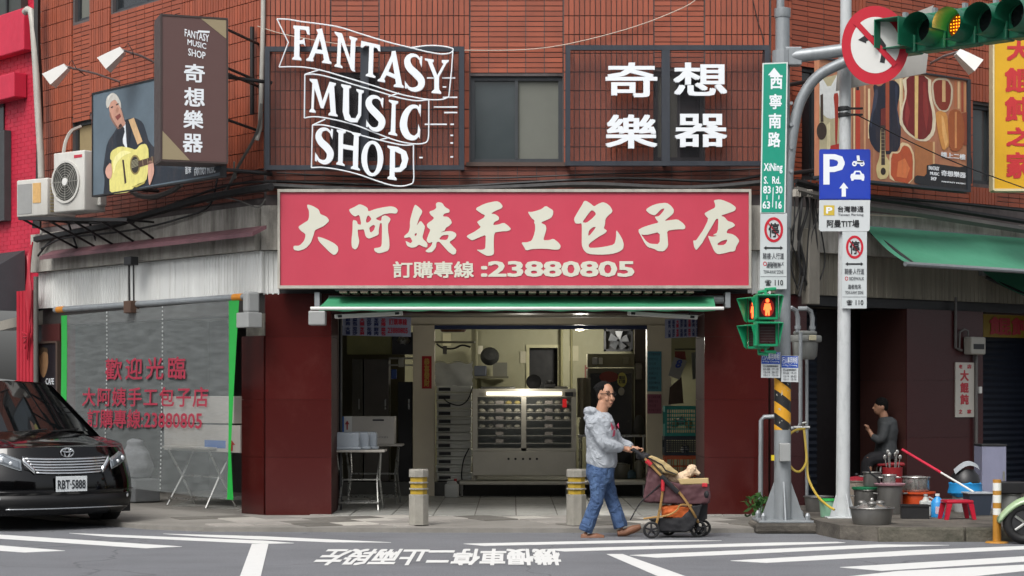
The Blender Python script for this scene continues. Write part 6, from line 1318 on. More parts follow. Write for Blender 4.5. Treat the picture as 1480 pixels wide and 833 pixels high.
mx=n_.new('ShaderNodeMix'); mx.data_type='RGBA'; l_.new(st_,mx.inputs['Factor']); mx.inputs['A'].default_value=lin('18181a'); mx.inputs['B'].default_value=lin('c8901c')
nz_=n_.new('ShaderNodeTexNoise'); nz_.inputs['Scale'].default_value=22; nz_.inputs['Detail'].default_value=5; mx2=n_.new('ShaderNodeMix'); mx2.data_type='RGBA'; l_.new(g_.outputs['Position'],nz_.inputs['Vector']); l_.new(mth('GREATER_THAN',nz_.outputs[0],.64),mx2.inputs['Factor']); l_.new(mx.outputs['Result'],mx2.inputs['A']); mx2.inputs['B'].default_value=lin('9c9a90'); l_.new(mx2.outputs['Result'],b.inputs['Base Color'])
put('striped_tape',mb,tp,t,I4,smooth=True)
a=W(1134,654,YP-.12); mb=MB(); mb.rbox(a.x-.06,a.x+.06,YP-.17,YP-.075,a.z-.1,a.z+.1,.01); put('junction_box',mb,greyp,t,I4)
a=W(1117,662,YP-.12); mb=MB(); mb.box(a.x-.015,a.x+.02,YP-.1,YP-.09,a.z-.03,a.z+.03); put('yellow_sticker',mb,mat('yellow_sticker','c9b21c',.5),t,I4)
# mast arm
A=Vector((pc.x,YP,pz(84)))
def armp(px,py,Y): return W(px,py,Y)
mb=MB(); mb.tube([A,W(1180,78,21.25),W(1300,62,21.15),W(1480,30,20.5),W(1560,14,20.3)],[.075,.072,.07,.065,.06],14); put('mast_arm',mb,steel,t,I4,smooth=True)
mb=MB(); mb.tube(spline([(pc.x+.03,YP-.02,pz(330)),(pc.x+.06,YP-.02,pz(250)),W(1148,180,YP-.03),W(1160,140,YP-.05),W(1185,108,YP-.1),W(1230,86,YP-.2)],5),.06,14); put('curved_brace',mb,steel,t,I4,smooth=True)
mb=MB(); mb.lathe([(.115,0),(.115,.16)],(pc.x,YP,pz(95)),16); mb.rbox(pc.x+.02,pc.x+.2,YP-.1,YP+.05,pz(96),pz(70),.01); put('arm_clamp',mb,steel,t,I4)
for py in (248,214,181,150): mb=MB(); mb.lathe([(.02,0),(.02,.04),(0,.04)],W(1143,py,YP-.06),8,M=Matrix.Rotation(R_(90),4,'X')); put('bolt',mb,steel,t,I4)
# flat signs
def plate(name,label,pts,Y,h,cat='sign',back='7e8487',r=.02,th=.006,border=None):
    F=CF(Y); P=[F.uv(x,y) for x,y in pts]; zb_=min(p[1] for p in P); t=thing(name,label,cat,F.at(sum(p[0] for p in P)/len(P),0,zb_))
    mb=MB(); shape(mb,[P],th/2+.001,th/2); put('backing',mb,mat('sign_back',back,.4,metal=.4),t,F)
    if border:
        mb=MB(); shape(mb,[P],-.0015,.001); put('sign_face',mb,mat('face_'+border,border,.4,var=.03),t,F)
        c=Vector((sum(p[0] for p in P)/len(P),sum(p[1] for p in P)/len(P))); Q=[(p[0]+(.014 if p[0]<c.x else -.014),p[1]+(.014 if p[1]<c.y else -.014)) for p in P]
        mb=MB(); shape(mb,[Q],-.004,.001); put('sign_field',mb,mat('face_'+h,h,.4,var=.03),t,F)
    else: mb=MB(); shape(mb,[P],-.0015,.001); put('sign_face',mb,mat('face_'+h,h,.4,var=.04,dirt=.12,dcol='8b8d8c'),t,F)
    return t,F
YS=21.2
def T(F,t,items,m,w=.006):
    mb=MB()
    for it in items:
        body,a,b,c,d_=it[:5]; x0,z1=F.uv(a,b,w); x1,z0=F.uv(c,d_,w); txt(mb,body,x0,z0,x1,z1,-w,bold=it[5] if len(it)>5 else .012,ext=.0006)
    put('lettering',mb,m,t,F)
t,F=plate('street_sign','tall green street name sign with white arrow and characters on the signal pole',[(1102,91.5),(1138.5,90),(1135,309),(1098.5,309)],YS,'128a72',border='cdd3d0')
T(F,t,[('西',1113,109,1131,129,.03),('寧',1112,136,1130,158,.02),('南',1111,164,1129,186,.025),('路',1110,191,1128,213,.025),('XiNing',1104,236,1131,251,.02),('S.  Rd.',1104,255,1128,266,.02),('83',1103,269,1114,280,.02),('30',1121,269,1131,280,.02),('63',1102,291,1113,302,.02),('16',1121,291,1130,302,.02)],whitel)
mb=MB(); shape(mb,[[F.uv(a,b,.006) for a,b in l] for l in ([(1110,110-1),(1128,109),(1119,98)],)],-.006,.0006)
for l in ([(1117,271),(1118.2,271),(1117,300),(1116,300)],[(1108,282.5),(1109.2,282.5),(1109,288.5),(1107.8,288.5)],[(1125.3,282.5),(1126.5,282.5),(1126.3,288.5),(1125,288.5)]): shape(mb,[[F.uv(a,b,.006) for a,b in l]],-.006,.0006)
put('arrow_mark',mb,whitel,t,F)
redp=mat('print_signal_red','b3182c',.4,var=.03); blk=mat('print_black','1a1b1e',.5,var=0); gry=mat('print_grey','55585c',.5,var=0)
def nopark(name,label,x0,y0,x1,y1,Y,extra):
    t,F=plate(name,label,[(x0+1,y0),(x1,y0),(x1-.5,y1),(x0,y1)],Y,'b9bfc0'); cx_=(x0+x1)/2; s=(x1-x0)/39
    mb=MB(); c_,z=F.uv(cx_+.5,y0+24*s,.005); k=Y/FP*s; shape(mb,[ring(c_,z,13.5*k,18*k,28),ring(c_,z,10*k,14*k,28)],-.005,.0006)
    put('prohibition_ring',mb,redp,t,F); T(F,t,[('停',cx_-7*s,y0+14*s,cx_+8*s,y0+35*s,.02)],blk)
    mb=MB(); d_=8.5*k; shape(mb,[[(c_-d_*1.0-.006,z+d_*1.15),(c_-d_+.012,z+d_*1.2),(c_+d_+.006,z-d_*1.15),(c_+d_-.012,z-d_*1.2)]],-.0068,.0004); put('slash',mb,redp,t,F)
    ya=y0+50*s; mb=MB(); q=[(cx_-14*s,ya),(cx_-10*s,ya-3*s),(cx_-10*s,ya-1.2*s),(cx_+10*s,ya-1.2*s),(cx_+10*s,ya-3*s),(cx_+14*s,ya),(cx_+10*s,ya+3*s),(cx_+10*s,ya+1.2*s),(cx_-10*s,ya+1.2*s),(cx_-10*s,ya+3*s)]; shape(mb,[[F.uv(a,b,.005) for a,b in q]],-.005,.0006); put('arrow_mark',mb,blk,t,F)
    T(F,t,[('騎樓·人行道',cx_-15*s,y0+57*s,cx_+15*s,y0+66*s,.01),('SIDEWALK',cx_-8*s,y0+70*s,cx_+15*s,y0+75*s,.01)],gry)
    mb=MB(); c2,z2=F.uv(cx_-12*s,y0+72.5*s,.005); shape(mb,[ring(c2,z2,2.6*k,3.2*k,14),ring(c2,z2,1.6*k,2.2*k,14)],-.005,.0006); put('prohibition_ring',mb,redp,t,F)
    ye=y1-(0 if extra else 0)
    T(F,t,[('違者拖吊',cx_-10*s,y1-37*s,cx_+10*s,y1-30*s,.01),('TOW-AWAY ZONE',cx_-14*s,y1-27*s,cx_+14*s,y1-22*s,.008)],gry)
    T(F,t,[('110',cx_+2*s,y1-13*s,cx_+14*s,y1-5*s,.015),('☎',cx_-12*s,y1-13*s,cx_-3*s,y1-5*s,.01)],blk)
    mb=MB(); a,b=F.uv(x0+1,y1-18*s,.004),F.uv(x1-1,y1-17.4*s,.004); mb.box(a[0],b[0],-.0045,-.0035,b[1],a[1]); put('print_line',mb,gry,t,F)
    return t
nopark('parking_ban_sign','white no parking sign with red ring below the green street sign',1098,308,1137.5,418,YS,0)
YW=21.35
t,F=plate('parking_sign','blue P parking sign with motorcycle, car and arrow on the white pole',[(1185.5,216),(1256.5,216),(1258,218),(1258,288.5),(1184,288.5),(1184,218)],YW,'1d3aa6',border='1a36a0')
T(F,t,[('P',1190,223,1221,267,.018)],whitel)
mb=MB()
q=[(1213,285),(1213,275),(1213,275),(1213,272)]
for l in ([(1216.5,284.5),(1222.5,284.5),(1222.5,272.5),(1226,272.5),(1219.5,264),(1213,272.5),(1216.5,272.5)],
          [(1229,256),(1230,252),(1233,251),(1235.5,247),(1243.5,247),(1246,251),(1248.5,252),(1249.5,256),(1249,259),(1248.5,261.5),(1245.5,261.5),(1245,259.5),(1234,259.5),(1233.5,261.5),(1230.5,261.5),(1230,259)],
          ): shape(mb,[[F.uv(a,b,.006) for a,b in l]],-.006,.0006)
for (a,b) in ((1235,237),(1246,237)):
    shape(mb,[[F.uv(x_,y_,.006) for x_,y_ in ring(a,b,3.6,3.6,16)],[F.uv(x_,y_,.006) for x_,y_ in ring(a,b,1.6,1.6,12)]],-.006,.0006)
for l in ([(1233,233),(1249,233),(1247,237),(1236,237)],[(1238,225),(1242,225),(1243,232),(1248,233),(1247,235),(1239,235)],): shape(mb,[[F.uv(a,b,.0066) for a,b in l]],-.0066,.0006)
put('pictograms',mb,whitel,t,F)
mb=MB(); shape(mb,[[F.uv(a,b,.0075) for a,b in [(1236,252.5),(1237,249),(1242.5,249),(1243.5,252.5)]]],-.0078,.0004); put('windscreen_mark',mb,mat('face_1d3aa6','1d3aa6'),t,F)
t,F=plate('parking_company_sign','white sign with a yellow badge under the blue P sign',[(1184,289.5),(1257.5,289.5),(1257,332),(1255,334.5),(1186,334.5),(1183.5,332)],YW,'c0c5c6')
T(F,t,[('台灣聯通',1211,298,1248,307,.012),('阿曼TIT場',1195,318,1242,329,.02)],blk); T(F,t,[('Taiwan Parking',1211,309,1248,313,.005)],gry)
mb=MB(); a,b=F.uv(1190.5,297,.005),F.uv(1206,311.5,.005); mb.box(a[0],b[0],-.006,-.004,b[1],a[1]); put('badge',mb,mat('badge_yellow','bfa63a',.5),t,F); T(F,t,[('P',1194,299.5,1203,309,.03)],whitel,.0075)
nopark('parking_ban_sign','white no parking sign with red ring on the white pole under the P sign',1216.5,335,1253,446,YW,1)
for lb,x0,y0,x1,y1 in (('small blue and white crossing notice, the left one on the striped pole',1100,508.5,1128,546.5),('small blue and white crossing notice, the right one on the striped pole',1129,514,1154,552.5)):
    t,F=plate('crossing_notice',lb,[(x0+.5,y0),(x1,y0+.8),(x1-.3,y1),(x0,y1-.5)],YP-.13,'c3c8ca')
    mb=MB(); shape(mb,[[F.uv(a,b,.004) for a,b in [(x0+.7,y0+.5),(x1-.5,y0+1.2),(x1-.5,y0+18),(x0+.6,y0+17.5)]]],-.004,.0006); put('blue_field',mb,mat('notice_blue','1d4aa8',.4,var=.03),t,F)
    T(F,t,[('行人專用時相',x0+1.5,y0+2,x1-1.5,y0+12,.012),('4-Way Crossing',x0+2,y0+13,x1-2,y0+16,.005)],whitel)
    T(F,t,[('行人專用時相運作',x0+3,y0+19.5,x1-3,y0+22.5,.004),('07-09  17-19\n12-14  20-22\n10-11  15-16',x0+3,y0+24,x1-3,y1-2.5,.006)],gry)
# no left turn disc and a sign seen from behind
t=thing('no_left_turn_sign','round red and white no left turn sign hung on the mast arm','sign',W(1266,113,20.8)); F=CF(20.8)
c_,z=F.uv(1265,65.5); r=48.5*20.8/FP; rz=57*20.8/FP
mb=MB(); shape(mb,[ring(c_,z,r,rz,48)],.005,.004); put('backing',mb,MC['sign_back'],t,F); mb=MB(); shape(mb,[ring(c_,z,r,rz,48)],-.0005,.001); put('red_disc',mb,redp,t,F)
mb=MB(); shape(mb,[ring(c_,z,r*.73,rz*.715,44)],-.0035,.001); put('white_disc',mb,white,t,F)
mb=MB(); cv=[(1275,91),(1277,80),(1277,66),(1270,56),(1258,54),(1250,57)]; shape(mb,[[F.uv(a,b,.006) for a,b in stroke([(x_,y_) for x_,y_ in cv],7)]],-.006,.0008); shape(mb,[[F.uv(a,b,.006) for a,b in [(1240,58),(1252,50),(1252,63)]]],-.0062,.0008); put('arrow_mark',mb,blk,t,F)
mb=MB(); shape(mb,[[F.uv(a,b,.009) for a,b in [(1233,34),(1239,29),(1297,91),(1291,97)]]],-.009,.0008); put('slash',mb,redp,t,F)
mb=MB(); mb.box(c_-.03,c_+.03,.01,.04,z-.3,z+.3); put('clamp',mb,steel,t,F)
t=thing('sign_back_plate','grey back of a tilted rectangular sign behind the round red sign','sign',W(1278,120,21.6)); F=CF(21.6); 
mb=MB(); shape(mb,[[F.uv(a,b) for a,b in [(1214,62),(1349,8),(1338,106),(1208,132)]]],0,.01); put('plate',mb,mat('plate_grey','9c9a95',.5,metal=.2,var=.05,dirt=.3),t,F); mb=MB(); mb.box(F.X(1268),F.X(1274),-.04,-.012,W(0,115,21.6).z,W(0,45,21.6).z); put('rail',mb,steel,t,F)
# ---------------- hanging horizontal traffic light
hs0=W(1300,52,20.85); hs1=W(1500,22,19.75)
dv=hs1-hs0; ang=math.atan2(dv.y,dv.x); t=thing('traffic_light','green horizontal traffic light with an amber lamp lit on the mast arm','traffic light',hs0,ang)
tg=mat('signal_green','156147',.35,var=.05); TI=Matrix.Translation(hs0)@Matrix.Rotation(ang,4,'Z')
Lh=.36
tm_=hs1.z-hs0.z
for k in range(5):
    x=.02+k*Lh; dz=tm_*k/4*.9
    mb=MB(); mb.rbox(x-.17,x+.17,.0,.2,-.2+dz,.2+dz,.02); put('lamp_box',mb,tg,t,'L')
    M=Matrix.Translation((x,0,dz))@Matrix.Rotation(R_(90),4,'X')
    if k==0:
        mb=MB(); 
        for q in ((-.15,-.14,-.15,.15),(.14,.15,-.15,.15)): mb.box(x+q[0],x+q[1],-.3,-.001,q[2]+dz,q[3]+dz)
        mb.box(x-.14,x+.14,-.3,-.001,.14+dz,.15+dz); mb.box(x-.14,x+.14,-.18,-.001,-.15+dz,-.14+dz); put('hood',mb,tg,t,'L')
        mb=MB(); mb.box(x-.13,x+.13,-.006,-.001,-.13+dz,.13+dz); put('lens',mb,mat('dark_lens','171b1c',.2),t,'L')
    else:
        mb=MB(); R0=.165
        mb.lathe([(R0,0),(R0,.3)],(x,0,dz),26,M=Matrix.Rotation(R_(90),4,'X')@Matrix.Rotation(R_(-75-0),4,'Z'),a0=-35,a1=285-20); put('hood',mb,tg,t,'L',smooth=True)
        mb.v=[Vector((v.x,v.y,v.z)) for v in mb.v]
        lit=(k==2); mb=MB(); mb.lathe([(0,.03),(.08,.024),(.14,.004)],(x,0,dz),20,M=Matrix.Rotation(R_(90),4,'X')); lens=put('lens',mb,mat('amber_lens','5a2c0a',.3,emit=.15) if lit else MC['dark_lens'],t,'L',smooth=True)
        if lit:
            for i_ in range(7):
                for j_ in range(7):
                    dx,dz2=(i_-3)*.033,(j_-3)*.033
                    if dx*dx+dz2*dz2<.0125: mb=MB(); mb.ell((x+dx,-.03,dz+dz2),(.007,.006,.007),6,4); put('led',mb,mat('amber_led','ffa51a',.4,var=0,emit=1.5),lens,'L')
    mb=MB(); mb.box(x-.02,x+.02,.06,.12,.2+dz,.26+dz); put('bracket',mb,steel,t,'L')
lp=TI@Vector((.02+2*Lh,-.12,tm_*.45)); l_o=lamp_or_fill(lp,1.3,.05,(1,.55,.12)); l_o.name='amber_lamp'
# ---------------- pedestrian signals
def pedsig(label,c,ang):
    t=thing('pedestrian_signal',label,'pedestrian signal',c,ang,'green pedestrian signals on the signal pole')
    g=mat('ped_green','1d8f62',.35,var=.06)
    for k,z in enumerate((.29,0)):
        mb=MB(); mb.rbox(-.125,.125,.0,.13,z,z+.27,.012); put('lamp_box',mb,g,t,'L')
        mb=MB(); 
        mb.add([(-.13,0,z+.27),(.13,0,z+.27),(.14,-.125,z+.255),(-.14,-.125,z+.255)],[(0,1,2,3)]); mb.add([(-.13,0,z+.27),(-.13,0,z),(-.118,-.04,z+.02),(-.14,-.125,z+.255)],[(0,1,2,3)]); mb.add([(.13,0,z+.27),(.13,0,z),(.118,-.04,z+.02),(.14,-.125,z+.255)],[(0,1,2,3)])
        o=put('hood',mb,g,t,'L'); sm=o.modifiers.new('thick','SOLIDIFY'); sm.thickness=.008
        mb=MB(); mb.box(-.09,.09,-.004,-.001,z+.03,z+.24); put('screen',mb,mat('ped_screen','1a1c1b' if k else '2a0c08',.3),t,'L')
        if k==0:
            mb=MB()
            for lp_ in (ring(0,z+.205,.02,.023,12),[(-.03,z+.175),(.03,z+.175),(.045,z+.11),(.035,z+.1),(.025,z+.12),(.024,z+.045),(.006,z+.045),(0,z+.09),(-.006,z+.045),(-.024,z+.045),(-.025,z+.12),(-.035,z+.1),(-.045,z+.11)]): shape(mb,[lp_],-.008,.001)
            put('red_figure',mb,mat('ped_red','ff5a2a',.4,var=0,emit=2.4),t,'L')
            mb=MB(); shape(mb,[ring(0,z+.13,.075,.1,20)],-.005,.0005); put('red_glow_panel',mb,mat('ped_red_dim','8a1208',.4,var=0,emit=.25),t,'L')
        else:
            mb=MB(); 
            for i_ in range(6): mb.box(-.08,.08,-.006,-.0045,z+.05+i_*.03,z+.053+i_*.03)
            put('screen_mesh',mb,gry,t,'L',kind='stuff')
    mb=MB(); mb.tube([(0,.07,.56),(0,.07,.62),(.12,.1,.63)],.02,6); mb.tube([(0,.07,0),(0,.07,-.05),(.12,.1,-.06)],.02,6); put('bracket',mb,g,t,'L'); return t
c=W(1113,501,20.95); pedsig('green pedestrian signal facing the road with a lit red standing figure',(c.x-.03,20.95,c.z),R_(8))
c=W(1094,503,21.05); pedsig('green pedestrian signal turned away to the left, its red figure seen edge on',(c.x-.03,21.1,c.z-.01),R_(-64))
# ---------------- white pole
pc2=W(1218,760,21.45); t=thing('sign_pole','mottled white steel pole carrying the parking signs','pole',(pc2.x,21.45,.12))
wp=mat('mottled_white_paint','b4b8b9',.5,var=.08,scale=8,dirt=.5,dcol='74777a',dscale=(14,14,5),dlo=.52)
mb=MB(); top=W(1223,-60,21.45); mb.tube([(pc2.x,21.45,.13),(top.x,21.45,top.z)],[.078,.06],18); put('pole',mb,wp,t,I4,smooth=True)
for a_ in range(4):
    M=Matrix.Translation((pc2.x,21.45,.14))@Matrix.Rotation(R_(90*a_+20),4,'Z'); mb=MB(); mb.prism([(.06,0),(.17,0),(.07,.3)],-.007,.007,M=M); put('gusset',mb,wp,t,I4)
mb=MB(); mb.rbox(pc2.x-.2,pc2.x+.2,21.25,21.65,.15,.165,.005); put('base_plate',mb,wp,t,I4)
for py in (161,170): 
    zz_=pz(py,21.45); mb=MB(); mb.lathe([(.068,0),(.072,.01),(.072,.04),(.068,.05)],(top.x*.2+pc2.x*.8+.01,21.45,zz_),16); mb.box(top.x-.02,top.x+.17,21.36,21.4,zz_+.01,zz_+.03); put('clamp',mb,darkm,t,I4)
mb=MB(); mb.rbox(pc2.x-.27,pc2.x+.25,21.15,21.7,.0,.149,.02); meta(put('pole_footing',mb,MC['dirty_concrete'],loc=(pc2.x,21.45,0),F=I4),'low dirty concrete footing under the white pole','footing')
a=W(1236,165,21.3); b=W(1480,272,23.0); mb=MB(); mb.tube(spline([a,a.lerp(b,.3)+Vector((0,0,-.04)),a.lerp(b,.6)+Vector((0,0,-.05)),b],6),.007,5); meta(put('stay_wire',mb,cb,loc=a,F=I4),'thin wire running down from the white pole across the guitar billboard','wire')
# yellow hose
P=spline([W(*q) for q in ((1163,620,21.9),(1150,622,21.8),(1139,632,21.7),(1136,655,21.6),(1143,675,21.6),(1155,682,21.6),(1165,668,21.8),(1164,640,21.9),(1162,622,22.0),(1166,660,21.9),(1168,690,21.8),(1180,715,21.6),(1195,730,21.3),(1206,737,21.2))],6)
mb=MB(); mb.tube(P,.014,7); meta(put('garden_hose',mb,mat('yellow_hose','b49a3c',.45,var=.05),loc=P[-1],F=I4,smooth=True),'yellow garden hose looped over the tap and trailing to the green bucket','hose')
mb=MB(); p=W(1160,618,22.0); mb.tube([(p.x-.1,p.y,p.z),(p.x+.08,p.y,p.z)],.02,8); mb.tube([(p.x,p.y,p.z),(p.x,p.y-.03,p.z+.05),(p.x+.04,p.y-.04,p.z+.06)],.014,6); mb.tube([(p.x-.06,p.y,p.z),(p.x-.07,p.y-.05,p.z-.05)],.016,6); meta(put('water_tap',mb,ssteel,loc=p,F=I4),'steel water tap cluster holding the yellow hose','tap')
# orange post
p=G(1441,778,.0); p=Vector((W(1441,0,19.72).x,19.72,0)); t=thing('marker_post','worn orange and white flexible marker post at the right kerb','post',p)
om=mat('post_orange','a8741f',.55,var=.1,scale=14,dirt=.4,dcol='8f7a50',dscale=(9,9,3)); 
for z0_,z1_,m_,nm in ((0,.24,om,'post_body'),(.24,.3,white,'white_band'),(.3,.35,om,'orange_band'),(.35,.42,white,'white_band'),(.42,.46,om,'orange_band'),(.46,.53,white,'white_band'),(.53,.56,om,'post_top')):
    mb=MB(); mb.tube([(p.x,p.y,.018+z0_*1.12),(p.x,p.y,.018+z1_*1.12)],.043,14); put(nm,mb,m_,t,I4,smooth=True)
mb=MB(); mb.lathe([(.12,0),(.11,.012),(.06,.016),(0,.016)],(p.x,p.y,.002),16); put('base_flange',mb,om,t,I4)
# weeds at the pipe foot
t=thing('weed','low green weed growing at the foot of the bent steel pipe','plant',(W(1097,745,23.0).x,23.05,KZ)); gm_=mat('weed_green','3c6a2e',.6,var=.2,isl=.3)
mb=MB(); x_=W(1097,0,23.0).x
for k in range(90):
    a_=random.uniform(0,6.28); r_=random.uniform(.01,.2); h_=random.uniform(.02,.3)*(1-r_*1.5); c_=Vector((x_+r_*math.cos(a_),23.0+r_*.5*math.sin(a_),KZ+h_)); d1=Vector((random.uniform(-1,1),random.uniform(-1,1),random.uniform(-.3,1))).normalized()*.05; d2=d1.cross(Vector((random.random(),random.random(),.3))).normalized()*.018
    mb.add([c_-d1,c_+d2,c_+d1,c_-d2],[(0,1,2,3)])
put('leaves',mb,gm_,t,I4,kind='stuff')
mb=MB()
for k in range(6): a_=k; mb.tube([(x_,23.0,KZ),(x_+.05*math.cos(a_),23.0+.03*math.sin(a_),KZ+.12),(x_+.13*math.cos(a_),23.0+.06*math.sin(a_),KZ+.24)],.004,4)
put('stem',mb,gm_,t,I4,kind='stuff')
# ---------------- black minivan
cp=mat('black_car_paint','040405',.08,var=0,spec=.35,coat=.2)
cx0,cy0=W(101,0,21.55).x,21.55
CA=math.atan2(-.80,.60)    # heading towards the road, to the right of the camera's left
van=thing('minivan','black minivan with chrome grille parked at the left before the plastic sheet','car',(cx0,cy0,0),CA)
# local: +x forward (nose at x=0), y left of the car
HWd=.95
def plan(s):  # s in -1..1 along the nose, round the corner and down the sides; returns x,y
    a=abs(s); sg=1 if s>=0 else -1
    if a<.5: t=a/.5*math.pi/2; x=-.72*(1-abs(math.cos(t))**(.62)); y=HWd*math.sin(t)**.82; return x,sg*y
    return -.72-(a-.5)/.5*4.15,sg*HWd
def offz(z,s):
    fr=1 if abs(s)<.36 else max(0,1-(abs(s)-.36)/.16)
    pts=[(.17,-.10,-.05),(.22,-.03,-.03),(.30,.0,0),(.46,.015,.0),(.58,.0,.005),(.70,-.035,.0),(.82,-.07,-.01),(.92,-.13,-.02),(1.02,-.2,-.03)]
    for p,q in zip(pts,pts[1:]):
        if z<=q[0]:
            t=max(0,min(1,(z-p[0])/(q[0]-p[0]))); f=p[1]+(q[1]-p[1])*t; g=p[2]+(q[2]-p[2])*t; return f*fr+g*(1-fr)
    return -.2*fr-.035*(1-fr)
def hoodz(x,y):
    t=max(0,min(1,-x/1.15)); return .86+.23*(t**.55)-.09*(abs(y)/.95)**2.4
def bpt(s,z,out=0):
    x,y=plan(s); x2,y2=plan(s+.004 if s<.99 else s-.004); d=Vector((x2-x,y2-y)); d=d if s<.99 else -d
    n=Vector((-(-d.y),-d.x))
    n=Vector((d.y,-d.x)); n=n.normalized() if n.length>0 else Vector((1,0))
    o=offz(z,s)+out; return Vector((x+n.x*o,y+n.y*o,z))
def ztop(s):
    x,y=plan(s); 
    return hoodz(x-.12,y) if x>-1.15 else min(1.09,.99+.0*(-x))
N=96
mb=MB(); mb.grid(lambda u,v:bpt(-1+2*u,.17+(ztop(-1+2*u)-.17)*v),N,14); put('body',mb,cp,van,'L',smooth=35)
# bonnet
S0=.5+.5*(1.15-.72)/4.15
def hp(u,v):
    s=-S0+2*S0*u; p=bpt(s,ztop(s)); q=Vector((-1.15-.12*(1-(abs(p.y)/.98)**2)*-1*0,p.y*.93,0)); x=p.x+(-1.2-.0-p.x)*v; y=p.y+(q.y-p.y)*v; z=p.z+(hoodz(x,y)-p.z)*min(1,v*6) 
    z+=.012*math.exp(-((abs(y)-.55)/.06)**2)*math.sin(min(1,v*1.2)*math.pi)
    return (x,y,z)
mb=MB(); mb.grid(hp,60,18); put('bonnet',mb,cp,van,'L',smooth=35)
# greenhouse
def ws(u,v,o=0):  # windscreen u across, v up
    y=(-1+2*u); x=-1.12-.98*v-.22*(abs(y)**2.2)*(1-v*.3); z=1.04+.66*v-.0*y*y-.03*(y*y)*v+o; return Vector((x+o,y*(.93-.23*v),z))
mb=MB(); mb.grid(lambda u,v:ws(u,v,-.02),20,10); put('windscreen_frame',mb,cp,van,'L',smooth=True)
wg_=mat('car_glass','0b0d0e',.03,var=0,spec=.8)
mb=MB(); mb.grid(lambda u,v:ws(.045+.91*u,.06+.88*v,0),20,10); put('windscreen',mb,wg_,van,'L',smooth=True)
def roof(u,v):
    y=-1+2*u; a=ws(u,1,-.02); x=a.x+(-4.6-a.x)*v; z=a.z+.07*math.sin(min(1,v*1.6)*math.pi/2)-.05*v*v-.03*abs(y)**3; return (x,y*(.70),z)
mb=MB(); mb.grid(roof,20,14); put('roof',mb,cp,van,'L',smooth=True)
for sd in (-1,1):
    def side(u,v,o=0):
        xb=-1.25-3.6*u; xt=-2.1-2.55*u; zb_=1.0; r=roof(0 if sd<0 else 1,max(0,min(1,(u)))); x=xb+(xt-xb)*v; y=.955+(.70-.955)*v; return (x,sd*(y+o),zb_+(r[2]-zb_)*v)
    mb=MB(); mb.grid(side,16,6); put('side_frame',mb,cp,van,'L',smooth=True)
    for (a,b_) in ((.06,.32),(.35,.66),(.69,.93)): mb=MB(); mb.grid(lambda u,v:side(a+(b_-a)*u,.14+.72*v,.006),8,4); put('side_window',mb,wg_,van,'L',smooth=True)
    if sd<0: mb=MB(); mb.rbox(-1.62,-1.45,sd*1.0,sd*1.2,1.02,1.18,.03); put('mirror',mb,cp,van,'L',smooth=40)
mb=MB(); mb.add([(-4.6,-.7,1.72),(-4.6,.7,1.72),(-4.86,.93,1.0),(-4.86,-.93,1.0)],[(0,1,2,3)]); mb.add([(-4.87,-.98,.2),(-4.87,.98,.2),(-4.87,.98,1.0),(-4.87,-.98,1.0)],[(0,1,2,3)]); put('tailgate',mb,cp,van,'L')
mb=MB(); mb.box(-4.8,-.35,-.9,.9,.17,.3); put('underbody',mb,blackm,van,'L')
for x,y in ((-.98,-.86),(-.98,.86),(-4.0,-.86),(-4.0,.86)):
    mb=MB(); mb.lathe([(.2,-.11),(.31,-.11),(.335,-.08),(.335,.08),(.31,.11),(.2,.11)],(x,y,.335),28,M=Matrix.Rotation(R_(90),4,'X')); w_=put('wheel',mb,blackm,van,'L',smooth=40)
    mb=MB(); mb.lathe([(0,-.09),(.2,-.1),(.21,-.1)],(x,y,.335),20,M=Matrix.Rotation(R_(90 if y>0 else -90),4,'X')); put('rim',mb,ssteel,w_,'L')
# chrome grille
chrome=mat('chrome','c4c7c9',.12,metal=.9,var=0)
def fr(sa,sb,za,zb,out,m,name,nu=16,nv=3,mp=None):
    mb=MB(); mb.grid(lambda u,v:bpt(sa+(sb-sa)*u,(za(u) if callable(za) else za)+((zb(u) if callable(zb) else zb)-(za(u) if callable(za) else za))*v,out),nu,nv); o=put(name,mb,m,van,'L',smooth=True); s_=o.modifiers.new('thick','SOLIDIFY'); s_.thickness=.012; s_.offset=1; return o
gw=.155
fr(-gw,gw,lambda u:.625+.06*abs(2*u-1)**2,lambda u:.80+.025*abs(2*u-1),.006,darkm,'grille_back')
for k in range(6):
    z=.628+k*.031; wk=gw*(.70+.30*(k/5)**.8)
    fr(-wk,wk,lambda u,z=z,k=k:z+.012*(2*u-1)**2*(1+k*.0),lambda u,z=z,k=k:z+.017+.012*(2*u-1)**2,.02,chrome,'grille_bar')
